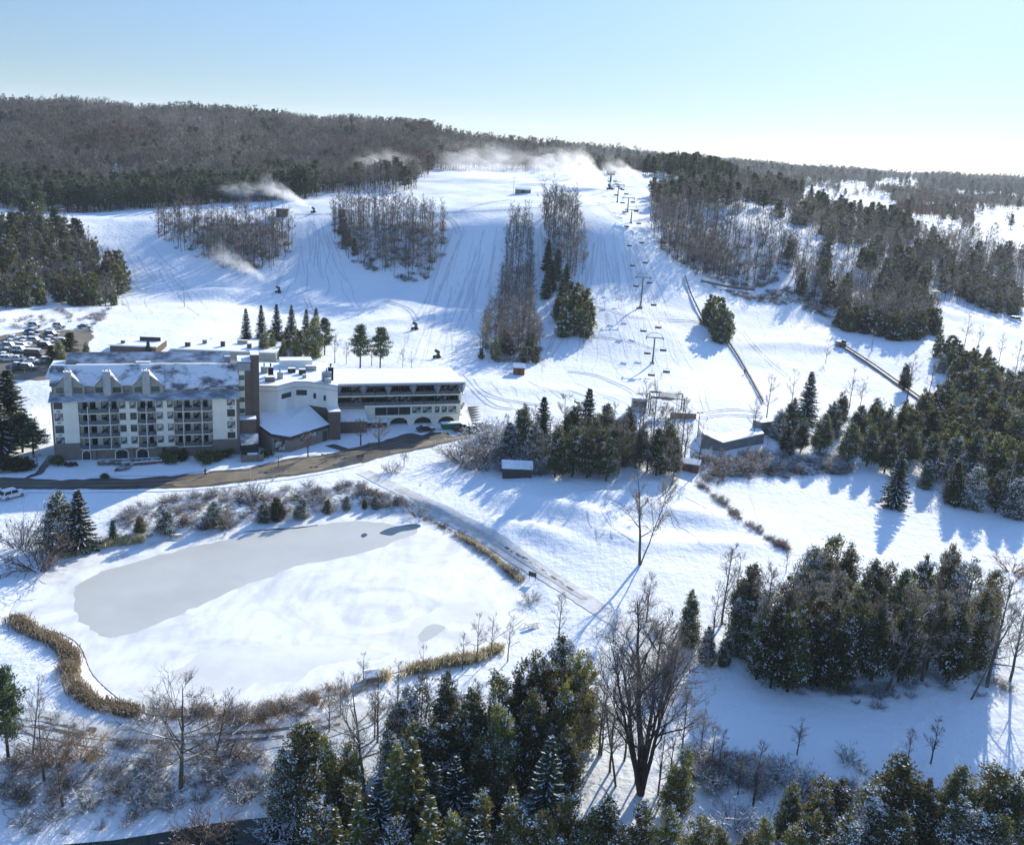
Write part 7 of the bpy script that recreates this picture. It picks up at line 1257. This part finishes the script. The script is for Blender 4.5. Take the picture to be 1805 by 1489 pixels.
# ------------------------------------------------------------------ people
def person(px, py, rz, label, coat, step=.22):
    p = ground(px, py); p[2] += .12; o = thing('person', label, 'person', p, rz)
    V = [(0, 0, .95), (0, .0, 1.15), (0, .0, 1.40), (0, .0, 1.52), (0, .02, 1.64), (0, .0, 1.72), (.10, 0, .90), (.11, step, .5), (.11, step * .9, .06), (.11, step * .9 + .14, .04), (-.10, 0, .90), (-.11, -step * .7, .5), (-.11, -step * 1.5, .10), (-.11, -step * 1.5 + .13, .04), (.19, 0, 1.38), (.25, -.10, 1.12), (.24, .02, .88), (-.19, 0, 1.38), (-.25, .10, 1.12), (-.24, .24, .95)]
    E_ = [(0, 1), (1, 2), (2, 3), (3, 4), (4, 5), (0, 6), (6, 7), (7, 8), (8, 9), (0, 10), (10, 11), (11, 12), (12, 13), (2, 14), (14, 15), (15, 16), (2, 17), (17, 18), (18, 19)]; R_ = [.15, .14, .16, .065, .10, .08, .10, .075, .055, .045, .10, .075, .055, .045, .075, .06, .045, .075, .06, .045]
    me = bpy.data.meshes.new('body'); 
    q = link('body', me, o); bm = bmesh.new(); ly = bm.verts.layers.skin.verify(); vs = [bm.verts.new(v) for v in V]
    for a, b_ in E_: bm.edges.new((vs[a], vs[b_]))
    for v, r in zip(vs, R_): v[ly].radius = (r, r)
    vs[0][ly].use_root = True; bm.to_mesh(me); bm.free(); q.modifiers.new('skin', 'SKIN'); sb = q.modifiers.new('sub', 'SUBSURF'); sb.levels = 1; sb.render_levels = 2; me.materials.append(M['skin'])
    j = MB(); n = 10
    def ring(z, rx, ry, y=0): return [(rx * math.cos(2 * math.pi * k / n), y + ry * math.sin(2 * math.pi * k / n), z) for k in range(n)]
    R = [ring(.82, .21, .17), ring(1.1, .19, .155), ring(1.38, .235, .16), ring(1.5, .12, .11)]
    for a, b_ in zip(R[:-1], R[1:]):
        for k in range(n): j.face([a[k], a[(k + 1) % n], b_[(k + 1) % n], b_[k]], 0, True)
    for pts_ in (((.21, 0, 1.40), (.26, -.10, 1.12), (.25, .01, .92)), ((-.21, 0, 1.40), (-.26, .10, 1.12), (-.25, .22, .98))): j.tube(pts_, [.09, .075, .06], 7)
    j.build('jacket', M[coat], o); t = MB(); t.tube([(.10, 0, .95), (.11, step, .5), (.11, step * .9, .1)], [.125, .095, .075], 8); t.tube([(-.10, 0, .95), (-.11, -step * .7, .5), (-.11, -step * 1.5, .14)], [.125, .095, .075], 8); t.build('trousers', M['black'], o)
    hh = MB(); hh.tube([(0, 0, 1.66), (0, -.005, 1.74), (0, -.01, 1.80)], [.115, .105, .04], 10); hh.build('hair', M['woodd'], o); return o
M['skin'] = mat('skin', (.50, .33, .25), (.46, .30, .22), 3, .6, .3); M['coat'] = mat('dark_blue_coat', (.025, .035, .07), None, 3, .8, .1); M['coat2'] = mat('black_coat', (.02, .02, .024), None, 3, .8, .1)
person(362, 839, 1.4, 'person in a dark blue coat walking along the road before the lodge', 'coat'); person(1312, 660, 2.6, 'person in black standing on the slope beside the post and rail fence', 'coat2', .06)
# ------------------------------------------------------------------ dark hedges before the lodge
HD_ = [cedar(1.6, 1.7, 60, 2600, 77 + s, .05, .16, 3, .25)[1].mesh('hedge_bush', [M['cedar'], LS]) for s in range(2)]
for i, (px, py, w_, lb) in enumerate(((98,818,1.0,'dark low evergreen bush at the left corner of the lodge'),(303,812,1.3,'dark evergreen bush right of the lodge entrance terrace'),(322,810,1.1,'dark evergreen bush under the right balconies'),(358,813,1.4,'largest dark evergreen bush before the brick base'),(380,810,1.2,'dark evergreen bush beside the largest one'),(400,806,1.0,'dark evergreen bush near the lodge right corner'),(468,806,.9,'dark narrow bush at the bin enclosure'),(20,826,1.7,'dark spreading juniper left of the path'),(38,828,1.5,'second dark spreading juniper left of the path'),(125,822,.6,'small dark shrub on the snow before the lodge'),(183,842,.5,'tiny dark shrub beside the road before the lodge'))):
    props(link('hedge_bush', HD_[i % 2], None, ground(px, py), i * 1.3, (w_ * 1.1, w_ * 1.1, w_)), lb, 'bush', 'dark evergreen bushes before the lodge')
# ------------------------------------------------------------------ air
m = bpy.data.materials.new('cold_haze'); m.use_nodes = True; nt = m.node_tree; nt.nodes.clear(); out = N(nt, 'ShaderNodeOutputMaterial'); pv = N(nt, 'ShaderNodeVolumePrincipled'); pv.inputs['Color'].default_value = (.80, .90, 1, 1); pv.inputs['Density'].default_value = .00006; pv.inputs['Anisotropy'].default_value = .2; nt.links.new(pv.outputs[0], out.inputs['Volume'])
q = MB(); q.box(-5600, 5600, -120, 6400, -14, 190); props(q.build('haze', m), 'thin cold blue haze over the valley', kind='stuff')
